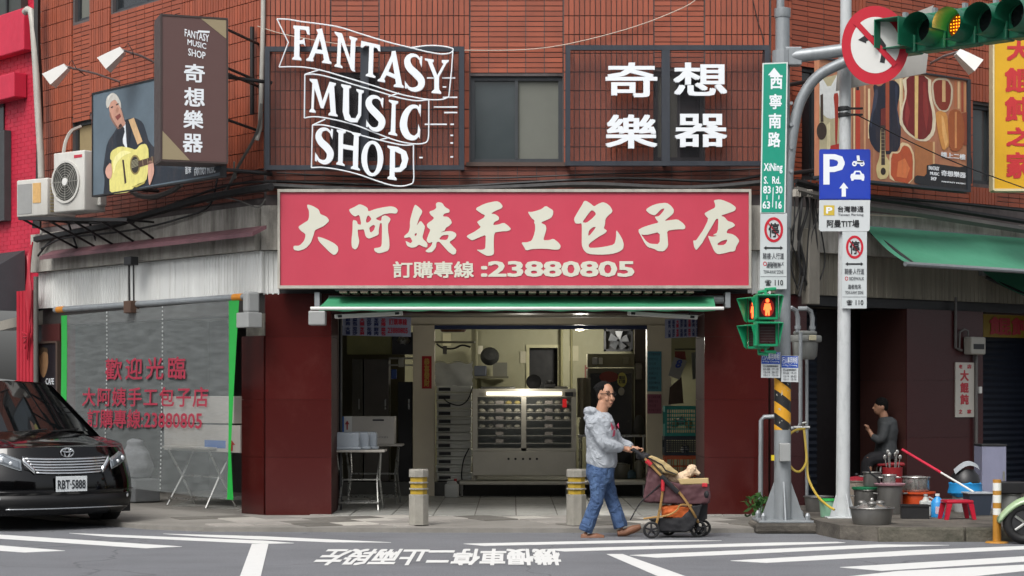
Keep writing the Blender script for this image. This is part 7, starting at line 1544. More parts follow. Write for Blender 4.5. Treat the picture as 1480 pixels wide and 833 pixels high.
for sg in (-1,1):
    a,b_=sorted((sg*gw*1.04,sg*gw*.72)); fr(a,b_,lambda u,sg=sg:(.63+.12*(u if sg>0 else 1-u)),lambda u,sg=sg:(.69+.14*(u if sg>0 else 1-u)),.022,chrome,'grille_corner',6,2)
    # headlamp: long swept shape round the corner
    a,b_=(.165,.30) if sg>0 else (-.30,-.165)
    q=lambda u,sg=sg:(u if sg>0 else 1-u)
    fr(a,b_,lambda u:.665+.10*q(u),lambda u:.79+.105*q(u)-.05*max(0,q(u)-.7)/.3,.006,mat('headlamp_chrome','9ca2a6',.15,metal=.7,var=0),'headlight',14,4)
    fr(a+.01,b_-.01,lambda u:.685+.10*q(u),lambda u:.772+.10*q(u)-.05*max(0,q(u)-.7)/.3,.018,mat('headlamp_inner','666c72',.1,var=0,metal=.3),'headlight_bezel',14,4)
    c_=bpt(sg*.262,.79,.03); mb=MB(); mb.ell(c_,(.022,.026,.03),12,8); put('headlight_lens',mb,mat('lens_bright','cfd4d8',.05,metal=.4,var=0),van,'L',smooth=True)
    c_=bpt(sg*.215,.755,.026); mb=MB(); mb.ell(c_,(.02,.022,.024),10,6); put('headlight_lens',mb,MC['lens_bright'],van,'L',smooth=True)
    c_=bpt(sg*.275,.37,-.03); mb=MB(); mb.ell(c_,(.045,.05,.05),14,8); put('fog_light_ring',mb,chrome,van,'L',smooth=True); mb=MB(); mb.ell(c_+Vector((.014,sg*.008,0)),(.038,.038,.038),12,8); put('fog_light',mb,MC['lens_bright'],van,'L',smooth=True)
fr(-.24,.24,.245,.257,.012,chrome,'bumper_trim',24,1); fr(-.33,.33,.25,.40,.004,mat('intake_black','050506',.5,var=0),'lower_intake',24,2)
fr(-.42,.42,.435,.445,.006,cp,'bumper_crease',30,1)
# emblem: ring of three ellipses
E0=bpt(0,.865,.015)
def el(ry,rz,dz=0): return [(E0.x+.012,E0.y+ry*math.cos(2*math.pi*i/24),E0.z+dz+rz*math.sin(2*math.pi*i/24)) for i in range(24)]
for ry,rz,dz in ((.075,.05,0),(.032,.048,0),(.062,.02,.026)):
    mb=MB(); mb.tube(el(ry,rz,dz),.008,6,close=True); put('emblem_ring',mb,chrome,van,'L',smooth=True)
PM=Matrix.Translation(bpt(0,.52,.035))@Matrix.Rotation(R_(90),4,'Z')
mb=MB(); mb.rbox(-.185,.185,-.004,.0,-.085,.085,.01,M=PM); put('number_plate',mb,mat('plate_white','c9ced0',.4,var=.02),van,'L')
mb=MB(); txt(mb,'RBT·5888',-.165,-.055,.165,.045,-.007,bold=.015,M=PM); mb.v=[v for v in mb.v]; put('lettering',mb,mat('plate_ink','20242a',.5,var=0),van,'L')
# interior hints, sticker, wipers
c_=ws(.13,.18,.008); mb=MB(); M=Matrix.Translation(c_)@Matrix.Rotation(R_(90),4,'Z')@Matrix.Rotation(R_(55),4,'X'); mb.box(-.05,.05,-.002,.002,-.04,.04,M=M); put('windscreen_sticker',mb,mat('sticker_teal','3c8a86',.4),van,'L')
for y in (-.35,.25): a=ws(.5+y*.4,.02,.02); b_=ws(.5+y*.4+.3*.9,.07,.02); mb=MB(); mb.tube([a,b_],.01,5); put('wiper',mb,blackm,van,'L')
# ---------------- walking man
YM=20.55
def J(px,py,dy=0): return W(px,py,YM+dy)
man=thing('person','man with glasses in a grey hoodie and blue jeans pushing a pet stroller','person',W(868,0,YM)*1.0-Vector((0,0,W(868,0,YM).z)),0)
skin=mat('skin','a67b62',.5,var=.05,scale=25); hood_=mat('grey_hoodie','9a9fa5',.9,var=.05,scale=60,bump=1,bscale=7,bdist=.05,bdistort=1.6); jean=mat('blue_denim','3a5175',.9,var=.12,scale=9,bump=1,bscale=8,bdist=.05,bdistort=1.8,dirt=.6,dcol='6683a6',dscale=(12,6,3.5),dlo=.5); hair=mat('black_hair','0b0a0a',.75,var=.3,scale=60,spec=.2,bump=1,bscale=160)
hc=J(876,572.5)  # head centre
mb=MB()
yaw=R_(-58); HR=Matrix.Translation(hc)@Matrix.Rotation(yaw,4,'Z')@Matrix.Scale(1.03,4)
def H(x,y,z): return HR@Vector((x,y,z))
hm=HR.to_3x3()
mb.ell(H(-.01,0,.03),(.098,.078,.105),16,12,M=hm.to_4x4()); mb.ell(H(.022,0,-.045),(.068,.058,.075),14,10,M=hm.to_4x4())   # skull, jaw
mb.ell(H(.05,0,-.095),(.03,.03,.026),10,8)
mb.tube([H(.08,0,.03),H(.103,0,-.015),H(.112,0,-.03),H(.085,0,-.042)],[.010,.014,.018,.010],8)      # nose
for sy in (-1,1):
    mb.ell(H(-.012,sy*.08,-.005),(.022,.010,.034),8,6,M=hm.to_4x4()); mb.ell(H(.07,sy*.038,-.03),(.022,.024,.026),8,6); mb.ell(H(.078,sy*.032,.038),(.014,.026,.008),8,6)
mb.ell(H(.087,0,-.066),(.012,.026,.007),8,6); mb.ell(H(.085,0,-.078),(.012,.022,.007),8,6)
nk=J(868,598); mb.tube([hc+Vector((-.02,0,-.06)),J(870,592),nk,J(866,606)],[.062,.066,.07,.085],12)
# torso, hips
rings(mb,[(J(868,603),.10,.19),(J(866,612),.12,.20),(J(867,635),.115,.17),(J(869,655),.11,.155),(J(869,672),.115,.165),(J(868,684),.11,.16)],14)
sh=.185
def arm(mb,S_,E_,Wr,r,n=10): mb.tube(spline([S_,S_.lerp(E_,.5),E_,E_.lerp(Wr,.5),Wr],3),[r[0]+(r[1]-r[0])*i/12 for i in range(13)],n)
RS,RE,RW=J(858,611,-sh),J(874,642,-sh-.05),J(903,649,-.14)      # camera side arm
LS,LE,LW=J(876,611,sh),J(893,640,sh+.06),J(917,649,.10)
for a,b_,c in ((RS,RE,RW),(LS,LE,LW)): arm(mb,a,b_,c,(.046,.028)); 
hips=J(867,684)
RH,RK,RA=J(866,684,-.08),J(862,725,-.09),J(846,767,-.08)
LH,LK,LA=J(872,684,.08),J(884,722,.08),J(899,763,.07)
for a,b_,c in ((RH,RK,RA),(LH,LK,LA)): mb.tube(spline([a,a.lerp(b_,.5),b_,b_.lerp(c,.45),c],3),[.082,.08,.076,.07,.064,.058,.052,.052,.052,.048,.042,.036,.034],12)
def hand(mb,Wp,grip,sd):
    d_=(grip-Wp).normalized(); side_=Vector((.0,1,0)); up=side_.cross(d_).normalized() if side_.cross(d_).length>.1 else Vector((0,0,1))
    if up.z<0: up=-up
    palm=Wp.lerp(grip,.55); mb.tube([Wp,palm,grip-d_*.012],[.026,.034,.032],10)
    for i in range(4):
        o=side_*(-.03+.02*i)*1.0; L=[.062,.072,.068,.055][i]; k0=grip+o+up*.012; k1=k0+d_*L*.5+up*.004; k2=k1-up*.022+d_*.006; k3=k2-up*.014-d_*.018
        mb.tube([k0-d_*.02,k0,k1,k2,k3],[.0095,.0095,.009,.0085,.007],7)
    o=-side_*.03*sd; mb.tube([palm+o*.6,palm+o*1.2-up*.01+d_*.01,palm+o*.9-up*.028+d_*.035,palm+o*.3-up*.03+d_*.05],[.013,.012,.010,.008],7)
GR=J(914,651,-.10); GL2=J(926,652,.10)
hand(mb,RW,J(911,650,-.12),1); hand(mb,LW,J(924,650,.10),-1)
for A_,toe in ((RA,0),(LA,1)):    # feet
    if toe==0: mb.tube([A_+Vector((-.02,0,-.03)),A_+Vector((.02,0,-.075)),A_+Vector((.13,0,-.085)),A_+Vector((.19,0,-.09))],[.036,.034,.03,.018],10)
    else: mb.tube([A_+Vector((-.02,0,-.03)),A_+Vector((.02,0,-.055)),A_+Vector((.13,0,-.03)),A_+Vector((.19,0,-.01))],[.036,.034,.03,.018],10)
blend('body',mb,skin,man,.0075,2)
# hair cap
mb=MB(); mb.ell(H(-.040,0,.066),(.100,.086,.088),16,12,M=hm.to_4x4()); mb.ell(H(-.06,0,.0),(.055,.076,.06),12,8,M=hm.to_4x4())
for k in range(26):
    a_=random.uniform(-1,1); mb.ell(H(random.uniform(-.11,.03),.07*a_,.115+random.uniform(-.02,.012)-.03*abs(a_)),(.018,.014,.022),6,5)
blend('hair',mb,hair,man,.005,1,.02,.022)
mb=MB()
for sy in (-1,1): mb.tube([H(.096-.01*abs(t_),sy*(.036+.022*math.cos(a_)),.022+.016*math.sin(a_)) for t_,a_ in [(0,2*math.pi*i/14) for i in range(14)]],.0032,5,close=True); mb.tube([H(.09,sy*.058,.026),H(.0,sy*.082,.022),H(-.02,sy*.082,.012)],.003,5)
mb.tube([H(.098,-.014,.024),H(.098,.014,.024)],.003,5); put('glasses',mb,blackm,man,I4)
for sy in (-1,1):
    mb=MB(); mb.ell(H(.083,sy*.034,.02),(.008,.012,.006),8,6); put('eye',mb,mat('eye_dark','1a1412',.3),man,I4); mb=MB(); mb.tube([H(.086,sy*.018,.046),H(.088,sy*.036,.05),H(.076,sy*.055,.045)],.0045,5); put('eyebrow',mb,hair,man,I4)
mb=MB(); mb.ell(H(.096,0,-.072),(.008,.022,.0055),10,6,M=hm.to_4x4()); put('mouth',mb,mat('lips','7a4038',.5),man,I4)
# hoodie
mb=MB(); rings(mb,[(J(867,596),.085,.10),(J(867,601),.125,.17),(J(867,608),.15,.22),(J(868,622),.168,.22),(J(870,640),.168,.205),(J(870,655),.162,.20),(J(870,667),.165,.20),(J(870,673),.152,.19),(J(870,676),.15,.18)],18)
for a,b_,c,r in ((RS,RE,RW,1),(LS,LE,LW,1)):
    P=spline([a+Vector((-.02,0,.01)),a.lerp(b_,.5),b_,b_.lerp(c,.5),c.lerp(b_,.12)],3); rr=[.088,.084,.08,.076,.073,.072,.072,.07,.066,.062,.058,.052,.040]; mb.tube(P,rr,12)
mb.tube(spline([J(862,596,-.12),J(853,594,-.05),J(850,596,.03),J(855,597,.11)],4),[.03+.022*math.sin(i/12*math.pi) for i in range(13)],10)
mb.tube(spline([J(852,600,-.06),J(849,605,0),J(852,600,.06)],4),[.04]*9,10)
mb.tube(spline([J(860,596,-.1),J(870,600,-.10),J(878,603,-.03),J(878,602,.05),J(866,595,.11)],4),[.030]*17,8)
blend('hoodie',mb,hood_,man,.008,2,.02,.09)
mb=MB(); fc=J(888,618)
for l in ([(884,612),(888,618),(886,622),(881,621)],[(889,618),(894,611),(895,622),(891,622)],[(887,622),(890,622),(889,630),(885,632)],[(880,607),(884,612),(882,618),(880,616)]):
    mb.add([J(a,b_,-.16+.0) for a,b_ in l],[(0,1,2,3)])
o=put('chest_print',mb,mat('pink_print','a83a55',.7,var=.1),man,I4); sw=o.modifiers.new('subdiv','SUBSURF'); sw.subdivision_type='SIMPLE'; sw.levels=sw.render_levels=3; w2=o.modifiers.new('lay','SHRINKWRAP'); w2.target=bpy.data.objects['hoodie']; w2.wrap_method='PROJECT'; w2.use_project_y=True; w2.use_positive_direction=True; w2.use_negative_direction=True; w2.offset=.004
# jeans
mb=MB(); rings(mb,[(J(869,668),.15,.18),(J(868,676),.155,.18),(J(867,688),.15,.18),(J(867,698),.12,.17)],16)
mb.tube(spline([RH+Vector((-.015,0,.02)),RH.lerp(RK,.5),RK,RK.lerp(RA,.5),RA+Vector((.0,0,-.01))],4),[.10,.10,.098,.094,.089,.084,.079,.075,.072,.071,.071,.071,.072,.074,.076,.077,.072],14)
mb.tube(spline([LH+Vector((0,0,.02)),LH.lerp(LK,.5),LK,LK.lerp(LA,.5),LA+Vector((-.01,0,0))],4),[.10,.10,.098,.094,.089,.084,.079,.075,.072,.071,.071,.071,.072,.074,.076,.077,.072],14)
blend('jeans',mb,jean,man,.008,2,.014,.09)
mb=MB(); 
for A_,up in ((RA,0),(LA,.055)):
    mb.tube([A_+Vector((-.05,0,-.07+up*.2)),A_+Vector((.03,0,-.078+up*.5)),A_+Vector((.12,0,-.07+up)),A_+Vector((.2,0,-.075+up*1.6))],[.036,.042,.045,.026],10)
blend('shoes',mb,mat('brown_slippers','77503a',.6,var=.1),man,.008,1)
# ---------------- pet stroller
st=thing('pet_stroller','brown pet stroller with gold frame and black spoked wheels','stroller',Vector((W(975,0,YM).x,YM,0)))
gold=mat('gold_tube','a98552',.3,metal=.5,var=.05); mar=mat('maroon_fabric','4b2c31',.75,var=.1); crm=mat('cream_fabric','a89368',.8,var=.08); org=mat('orange_fabric','b4551c',.7,var=.1); blf=mat('black_fabric','16161a',.7,var=.15)
wd=.20
for sg in (-1,1):
    mb=MB(); mb.tube(spline([J(930,661,sg*wd),J(958,690,sg*wd),J(981,711,sg*wd),J(1000,738,sg*wd),J(1009,755,sg*wd*.6)],5),.014,8); put('frame_tube',mb,gold,st,I4,smooth=True)
    mb=MB(); mb.tube(spline([J(958,694,sg*wd),J(957,715,sg*wd),J(953,740,sg*wd),J(948,760,sg*wd)],4),.014,8); put('rear_leg',mb,gold,st,I4,smooth=True)
    mb=MB(); mb.tube([J(958,692,sg*wd*1.05),J(958,710,sg*wd*1.05)],.02,8); put('red_joint',mb,mat('red_joint','a81c28',.5),st,I4)
    mb=MB(); mb.tube([J(934,666,sg*wd*1.04),J(941,672,sg*wd*1.04)],.024,8); put('red_button',mb,MC['red_joint'],st,I4)
    mb=MB(); mb.tube(spline([J(930,750,sg*wd),J(945,748,sg*wd),J(965,745,sg*wd),J(978,738,sg*wd),J(984,730,sg*wd),J(1000,731,sg*wd)],4),.010,6); put('basket_rail',mb,gold,st,I4,smooth=True)
    mb=MB(); mb.tube([J(955,688,sg*wd*1.06),J(980,712,sg*wd*1.06)],.026,6); put('hinge_plate',mb,blf,st,I4)
    mb=MB(); mb.tube([J(932,662,sg*wd),J(916,650,sg*wd)],.02,8); put('handle_arm',mb,blf,st,I4)
mb=MB(); mb.tube([J(916,650,-wd),J(914,651,-wd*.4),J(914,651,wd*.4),J(916,650,wd)],.019,8); put('handle_bar',mb,blf,st,I4)
mb=MB(); mb.rbox(J(920,0).x,J(938,0).x,YM-wd*.8,YM+wd*.8,J(0,664).z,J(0,655).z,.02); put('cup_tray',mb,blf,st,I4)
def cabin(u,v):  # u along, v down
    a=J(937,676).lerp(J(1024,702),0); 
    return None
outl=[(937,673),(930,725),(985,729),(1012,729),(1025,727),(1026,712),(1023,698),(985,700),(962,694),(948,680)]
def prismY(mb,px,y0,y1,bulge=.0):
    n=len(px); k=len(mb.v); ys=[y0,y0*.5+y1*.5,y1] if bulge else [y0,y1]
    cxp=sum(p[0] for p in px)/n; cyp=sum(p[1] for p in px)/n
    for i,y in enumerate(ys):
        for (a,b_) in px:
            f=1 if i!=1 or not bulge else 1+bulge; mb.v.append(J(cxp+(a-cxp)*f,cyp+(b_-cyp)*f,y))
    for i in range(len(ys)-1):
        for j in range(n): mb.f.append((k+i*n+j,k+i*n+(j+1)%n,k+(i+1)*n+(j+1)%n,k+(i+1)*n+j))
    mb.f.append(tuple(k+j for j in range(n))); mb.f.append(tuple(k+(len(ys)-1)*n+j for j in reversed(range(n))))
    return mb
mb=MB(); prismY(mb,outl,-wd*.93,wd*.93); blend('cabin',mb,mar,st,.012,2,.03,.08)
mb=MB(); prismY(mb,[(936,661),(942,659),(958,666),(980,683),(978,688),(960,684),(950,676)],-wd*.9,wd*.9); blend('folded_canopy',mb,crm,st,.01,1,.02,.06)
mb=MB(); mb.tube([J(938,662,-wd*.92),J(957,672,-wd*.95),J(962,680,-wd*.95),J(978,686,-wd*.92)],.007,5); put('canopy_piping',mb,blf,st,I4)
mb=MB(); prismY(mb,[(979,692),(1023.5,691),(1024.5,700),(983,700.5)],-wd*.97,-wd*.85); prismY(mb,[(979,692),(1023.5,691),(1024.5,700),(983,700.5)],wd*.85,wd*.97); prismY(mb,[(1017,691),(1024,691),(1025,700),(1018,700)],-wd*.84,wd*.84); blend('cream_rim',mb,crm,st,.007,1)
mb=MB(); mb.ell(J(1019,714,-.02),(.055,wd*.98,.085),14,10); put('mesh_window',mb,blf,st,I4,smooth=True)
mb=MB(); mb.rbox(J(1012,0).x,J(1020,0).x,YM-wd*1.0,YM-wd*.9,J(0,703).z,J(0,697).z,.008); put('red_badge',mb,MC['red_joint'],st,I4)
mb=MB(); prismY(mb,[(938,750),(946,757),(952,768),(990,769),(1000,766),(1010,747),(1015,729),(1002,731),(985,748)],-wd*.85,wd*.85); blend('lower_basket',mb,blf,st,.011,1,.02,.07)
mb=MB(); prismY(mb,[(956,732),(975,730),(990,733),(1000,731),(997,745),(985,751),(957,747)],-wd*.8,wd*.8); blend('orange_bag',mb,org,st,.011,2,.03,.05)
mb=MB(); mb.tube(spline([J(958,697,-wd*.95),J(942,712,-wd*.95),J(925,728,-wd*.9),J(911,752,-wd*.9)],4),.007,5); put('hanging_strap',mb,blf,st,I4)
mb=MB(); prismY(mb,[(1000,729),(1023,728),(1022,750),(1013,755),(1004,744)],-.06,.06); put('front_fork',mb,blf,st,I4); mb=MB(); mb.tube([J(1013,752,-.03),J(1018,762,-.05),J(1012,771,-.05)],.014,6); mb.tube([J(1013,752,.03),J(1018,762,.05),J(1012,771,.05)],.014,6); put('fork_leg',mb,blf,st,I4)
mb=MB(); mb.tube([J(944,768,-wd),J(966,770,wd*.6)],.009,6); put('axle',mb,steel,st,I4)
wheel_r=.088
for (px,py,dy) in ((941.5,769.5,-wd-.03),(966,769,wd-.02),(1009,770,-.07),(1015.5,770,.07)):
    c_=J(px,py,dy); c_.z=wheel_r+.004
    mb=MB(); mb.tube([(c_.x+(wheel_r-.012)*math.cos(2*math.pi*i/24),c_.y,c_.z+(wheel_r-.012)*math.sin(2*math.pi*i/24)) for i in range(24)],.014,8,close=True); w_=put('wheel',mb,blackm,st,I4,smooth=True)
    for k in range(5): a_=R_(72*k+20); mb=MB(); mb.tube([(c_.x,c_.y,c_.z),(c_.x+(wheel_r-.015)*math.cos(a_),c_.y,c_.z+(wheel_r-.015)*math.sin(a_))],.010,6); put('spoke',mb,blf,w_,I4)
    mb=MB(); mb.lathe([(0,-.025),(.02,-.025),(.02,.025),(0,.025)],c_,10,M=Matrix.Rotation(R_(90),4,'X')); put('hub',mb,blf,w_,I4)
# dog
dog=thing('dog','cream coloured poodle puppy lying in the stroller with its head on the rim','dog',J(985,700)); fur=mat('cream_fur','cdb598',.9,var=.1,scale=60,bump=.6,bscale=120)
mb=MB(); mb.ell(J(978,692),(.12,.09,.06),14,10); mb.ell(J(966,688),(.07,.07,.05),12,8); mb.tube([J(985,690),J(993,686),J(999,682)],[.055,.05,.05],10); mb.ell(J(1000,680),(.055,.052,.05),14,10); mb.tube([J(1003,681,-.01),J(1008,684,-.01),J(1011,686,-.015)],[.034,.028,.02],8)
mb.ell(J(997,684,-.05),(.026,.014,.04),10,8); mb.ell(J(997,684,.05),(.026,.014,.04),10,8); mb.tube([J(990,694,-.05),J(999,695,-.06),J(1004,694,-.06)],[.025,.022,.022],8); mb.tube([J(990,694,.05),J(1000,695,.05),J(1005,694,.05)],[.025,.022,.022],8)
for k in range(30): a_,b_=random.uniform(0,6.28),random.uniform(0,1.4); mb.ell(J(1000,679)+Vector((.05*math.cos(a_)*math.cos(b_),.05*math.sin(a_)*math.cos(b_),.045*math.sin(b_))),(.015,.015,.014),6,5)
blend('body',mb,fur,dog,.006,1,.012,.015)
mb=MB(); mb.ell(J(1012,686,-.016),(.009,.009,.008),8,6); put('nose',mb,blackm,dog,I4)
for dy in (-.03,.015): mb=MB(); mb.ell(J(1005,679.5,dy),(.007,.007,.007),8,6); put('eye',mb,blackm,dog,I4)
# ---------------- seated person in the shade of the right wing
YQ=25.0
def K(px,py,dy=0): return W(px,py,YQ+dy)
per=thing('person','person in a grey top sitting in the dark recess among the pots, facing left','person',Vector((K(1280,0).x,YQ,.15)))
mb=MB(); hd=K(1273,588); mb.ell(hd,(.085,.075,.105),14,10); mb.ell(hd+Vector((-.03,0,-.05)),(.06,.055,.06),12,8); mb.tube([hd+Vector((-.08,0,.01)),hd+Vector((-.105,0,-.025)),hd+Vector((-.08,0,-.035))],[.01,.015,.008],6); mb.ell(hd+Vector((.01,-.075,-.01)),(.02,.01,.03),8,6)
mb.tube([hd,K(1278,604)],[.05,.06],10); rings(mb,[(K(1281,606),.08,.16),(K(1282,618),.1,.18),(K(1280,640),.1,.15),(K(1279,658),.12,.16)],12)
for dy in (-.16,.16):
    mb.tube([K(1278,612,dy),K(1272,634,dy*1.1),K(1262,632,dy*.8),K(1256,622,dy*.5)],[.045,.04,.034,.026],10)
    h=K(1256,622,dy*.5); mb.ell(h+Vector((-.02,0,.03)),(.03,.022,.04),8,6)
    for i in range(4): mb.tube([h+Vector((-.02,-.02+.014*i,.05)),h+Vector((-.05,-.02+.014*i,.075)),h+Vector((-.065,-.02+.014*i,.055))],[.008,.008,.007],6)
    mb.tube([h+Vector((-.01,-.02,.03)),h+Vector((-.045,-.035,.045))],[.01,.008],6)
    mb.tube([K(1280,660,dy*.6),K(1256,664,dy*.9),K(1250,706,dy*.9),K(1249,722,dy*.9)],[.085,.065,.05,.04],10); f=K(1249,722,dy*.9); f.z=.19; mb.tube([f,f+Vector((-.12,0,-.005))],[.036,.026],8)
blend('body',mb,skin,per,.01,2)
mb=MB(); rings(mb,[(K(1280,603),.08,.12),(K(1282,609),.12,.19),(K(1283,622),.13,.2),(K(1281,640),.13,.18),(K(1280,656),.15,.19)],14)
for dy in (-.17,.17): mb.tube(spline([K(1280,612,dy),K(1273,635,dy*1.15),K(1260,631,dy*.9)],4),[.07,.068,.066,.064,.06,.056,.052,.048,.04],10)
blend('top',mb,mat('grey_top','3d4042',.85,var=.08),per,.012,2,.02,.1)
mb=MB(); rings(mb,[(K(1280,655),.15,.18),(K(1279,664),.15,.19)],12)
for dy in (-.1,.1): mb.tube(spline([K(1280,662,dy),K(1256,666,dy*1.3),K(1251,692,dy*1.3),K(1249,716,dy*1.3)],4),[.1,.1,.095,.09,.085,.08,.075,.072,.07,.068,.066,.065,.065],10)
blend('trousers',mb,mat('dark_trousers','1b1a1e',.85),per,.012,1)
mb=MB(); mb.ell(hd+Vector((.012,0,.035)),(.09,.082,.09),14,10); mb.ell(hd+Vector((.045,0,-.01)),(.055,.075,.06),10,8); blend('hair',mb,hair,per,.008,1,.01,.02)
# red stool chair under the person
t=thing('stool','red topped stool with pale metal legs under the seated person','stool',Vector((K(1284,0).x,YQ,.15)))
zs=K(0,668).z; c_=Vector((K(1284,0).x,YQ,0))
mb=MB(); mb.rbox(c_.x-.18,c_.x+.18,YQ-.18,YQ+.18,zs-.05,zs,.02); put('seat',mb,mat('stool_red','8e1c24',.5),t,I4)
for dx in (-.15,.15):
    for dy in (-.15,.15): mb=MB(); mb.tube([(c_.x+dx*.8,YQ+dy*.8,zs-.05),(c_.x+dx*1.15,YQ+dy*1.15,.155)],.013,6); put('leg',mb,ssteel,t,I4)
# ---------------- pots, tubs and cleaning things on the raised pavement
ZP=.152
def at(px,Y): return Vector((W(px,0,Y).x,Y,ZP))
al=mat('dull_aluminium','7c7b78',.38,metal=.7,var=.12,scale=6,dirt=.3,dcol='4b4a47'); al2=mat('bright_aluminium','a9a8a4',.25,metal=.8,var=.08,scale=6)
def pot(name,label,cat,c,r,h,m,lid=None,handles=True,flare=1.0,rim=True,wall=.008):
    t=thing(name,label,cat,c)
    mb=MB(); mb.lathe([(0,0),(r*.96,0),(r,.02),(r*flare,h-.01),(r*flare+.012,h-.004),(r*flare+.012,h),(r*flare-wall,h),(r-wall-.004,.02),(0,.014)],(0,0,0),28); put('body',mb,m,t,'L',smooth=35)
    if rim: mb=MB(); mb.tube([((r*flare+.008)*math.cos(2*math.pi*i/28),(r*flare+.008)*math.sin(2*math.pi*i/28),h) for i in range(28)],.007,6,close=True); put('rim',mb,m,t,'L',smooth=True)
    if handles:
        for sg in (-1,1): mb=MB(); mb.tube([(sg*r,-.05,h*.72),(sg*(r+.045),-.045,h*.74),(sg*(r+.045),.045,h*.74),(sg*r,.05,h*.72)],.008,6); put('handle',mb,m,t,'L')
    if lid: mb=MB(); rr=r*flare+.012; mb.lathe([(rr,h+.002),(rr,h+.014),(rr*.6,h+.045),(.03,h+.055),(0,h+.056)],(0,0,0),24); put('lid',mb,lid,t,'L',smooth=35); mb=MB(); mb.ell((0,0,h+.075),(.022,.022,.02),10,8); put('lid_knob',mb,darkm,t,'L')
    return t
c=at(1260,20.35); pot('basin','wide shallow aluminium basin at the kerb edge right of the white pole','basin',c,.20,.17,al,None,False,1.12)
c2=c+Vector((0,0,.10)); t=thing('steel_bowls','upturned heap of steel lids and bowls lying in the wide basin','lid',c2+Vector((0,0,0)))
mb=MB(); mb.lathe([(.17,.07),(.13,.10),(.06,.13),(0,.135)],(0,0,0),22); put('lid_body',mb,al2,t,'L',smooth=True); mb=MB(); mb.ell((0,0,.155),(.02,.02,.022),10,8); put('lid_knob',mb,al2,t,'L',smooth=True)
for a_,s_ in ((30,.05),(150,.045),(260,.05)): mb=MB(); mb.ell((.11*math.cos(R_(a_)),.11*math.sin(R_(a_)),.12),(s_,s_,.03),12,8); mm_=put('bowl',mb,al,t,'L',smooth=True)
c=at(1286,22.1); pot('stock_pot','tall dull aluminium stock pot with a pink rimmed lid, right of the basin','pot',c,.145,.32,al)
t=thing('pink_tray','pink rimmed round tray lying on the tall stock pot','tray',c+Vector((0,0,.325))); mb=MB(); mb.lathe([(0,0),(.17,.0),(.18,.02),(.165,.025),(0,.012)],(0,0,0),26); put('tray_body',mb,mat('pink_plastic','a8838c',.5),t,'L',smooth=35)
c3=c+Vector((-.01,0,.342)); pot('small_pot','small bright steel pot with a dark handle on the pink tray','pot',c3,.075,.10,al2)
mb=MB(); mb.tube([(0,0,0),(-.02,0,.06),(-.10,0,.12),(-.13,0,.2)],.012,6); meta(put('ladle',mb,darkm,loc=c3+Vector((-.11,.0,-.0)),F=Matrix.Translation(c3+Vector((-.11,0,-.0)))),'dark ladle leaning against the small bright pot','ladle')
c=at(1254,22.4); GP=pot('stock_pot','dull stock pot with a green rim behind the white pole','pot',c,.155,.26,al)
mb=MB(); mb.lathe([(0,.0),(.17,0),(.175,.02),(0,.03)],(0,0,0),24); (put('lid',mb,mat('green_plastic_lid','1f7a52',.5),GP,Matrix.Translation(c+Vector((-.01,0,.268)))))
pot('saucepan','grey saucepan standing on the green lid behind the pink rimmed pot','pot',c+Vector((.05,0,.30)),.10,.16,al,None,True)
c=at(1238,22.9); t=pot('bowl_stack','stack of bowls with a red rimmed lid just right of the white pole','bowls',c,.12,.34,mat('bowl_beige','8b8175',.5),mat('red_lid','8e2430',.5),False)
# orange tub and wide pan
c=at(1325,22.3); t=pot('orange_tub','orange plastic tub upside down under the wide aluminium pan','tub',c,.20,.22,mat('orange_plastic','b03f14',.45,var=.05),None,False,.95)
mb=MB(); mb.lathe([(.0,0),(.215,0),(.215,.02),(0,.025)],(0,0,.222),26); put('rim_plate',mb,MC['orange_plastic'],t,'L')
pot('wide_pan','wide bright aluminium pan standing on the orange tub','pan',c+Vector((-.01,0,.25)),.155,.16,al2,None,False)
c=at(1290,22.9); t=thing('utensil_bucket','red patterned bucket of ladles and tongs behind the stock pots','bucket',c+Vector((0,0,.0))); mb=MB(); mb.lathe([(0,0),(.1,0),(.12,.50),(.11,.50),(.09,.03),(0,.03)],(0,0,0),18); put('bucket',mb,mat('bucket_red','8b1a1f',.5,var=.2,scale=30),t,'L',smooth=35)
for k in range(6): a_=k*1.05; mb=MB(); mb.tube([(.04*math.cos(a_),.03*math.sin(a_),.3),(.09*math.cos(a_),.05*math.sin(a_),.62+.03*(k%3))],.006,5); mb.ell((.09*math.cos(a_),.05*math.sin(a_),.62+.03*(k%3)),(.022,.01,.03),8,6); put('utensil',mb,al2,t,'L')
# black crate, jug, bottle
c=at(1322,21.3); t=thing('storage_box','black open plastic box lying on the pavement before the orange tub','box',c,R_(-8)); m_=mat('black_plastic','18181a',.45,var=.1)
for q in ((-.15,.15,-.1,-.09,0,.15),(-.15,.15,.09,.1,0,.15),(-.15,-.14,-.089,.089,0,.15),(.14,.15,-.089,.089,0,.15),(-.139,.139,-.089,.089,0,.01)): mb=MB(); mb.box(*q); put('box_wall',mb,m_,t,'L')
mb=MB(); mb.box(-.165,.165,-.115,-.101,.135,.155); put('box_rim',mb,m_,t,'L')
def bottle(name,label,c,r,h,m,capm,sq=False):
    t=thing(name,label,'bottle' if name=='bottle' else 'jug',c); mb=MB()
    if sq: mb.rbox(-r,r,-r*.7,r*.7,0,h*.72,r*.3,3); mb.lathe([(r*.75,h*.68),(r*.3,h*.88),(r*.28,h*.93),(0,h*.93)],(0,0,0),14)
    else: mb.lathe([(0,0),(r,.0),(r,.02),(r,h*.62),(r*.8,h*.72),(r*.32,h*.86),(r*.3,h*.92),(0,h*.92)],(0,0,0),20)
    put('body',mb,m,t,'L',smooth=40); mb=MB(); mb.lathe([(r*.36,h*.9),(r*.36,h),(0,h)],(0,0,0),12); put('cap',mb,capm,t,'L',smooth=40)
    return t
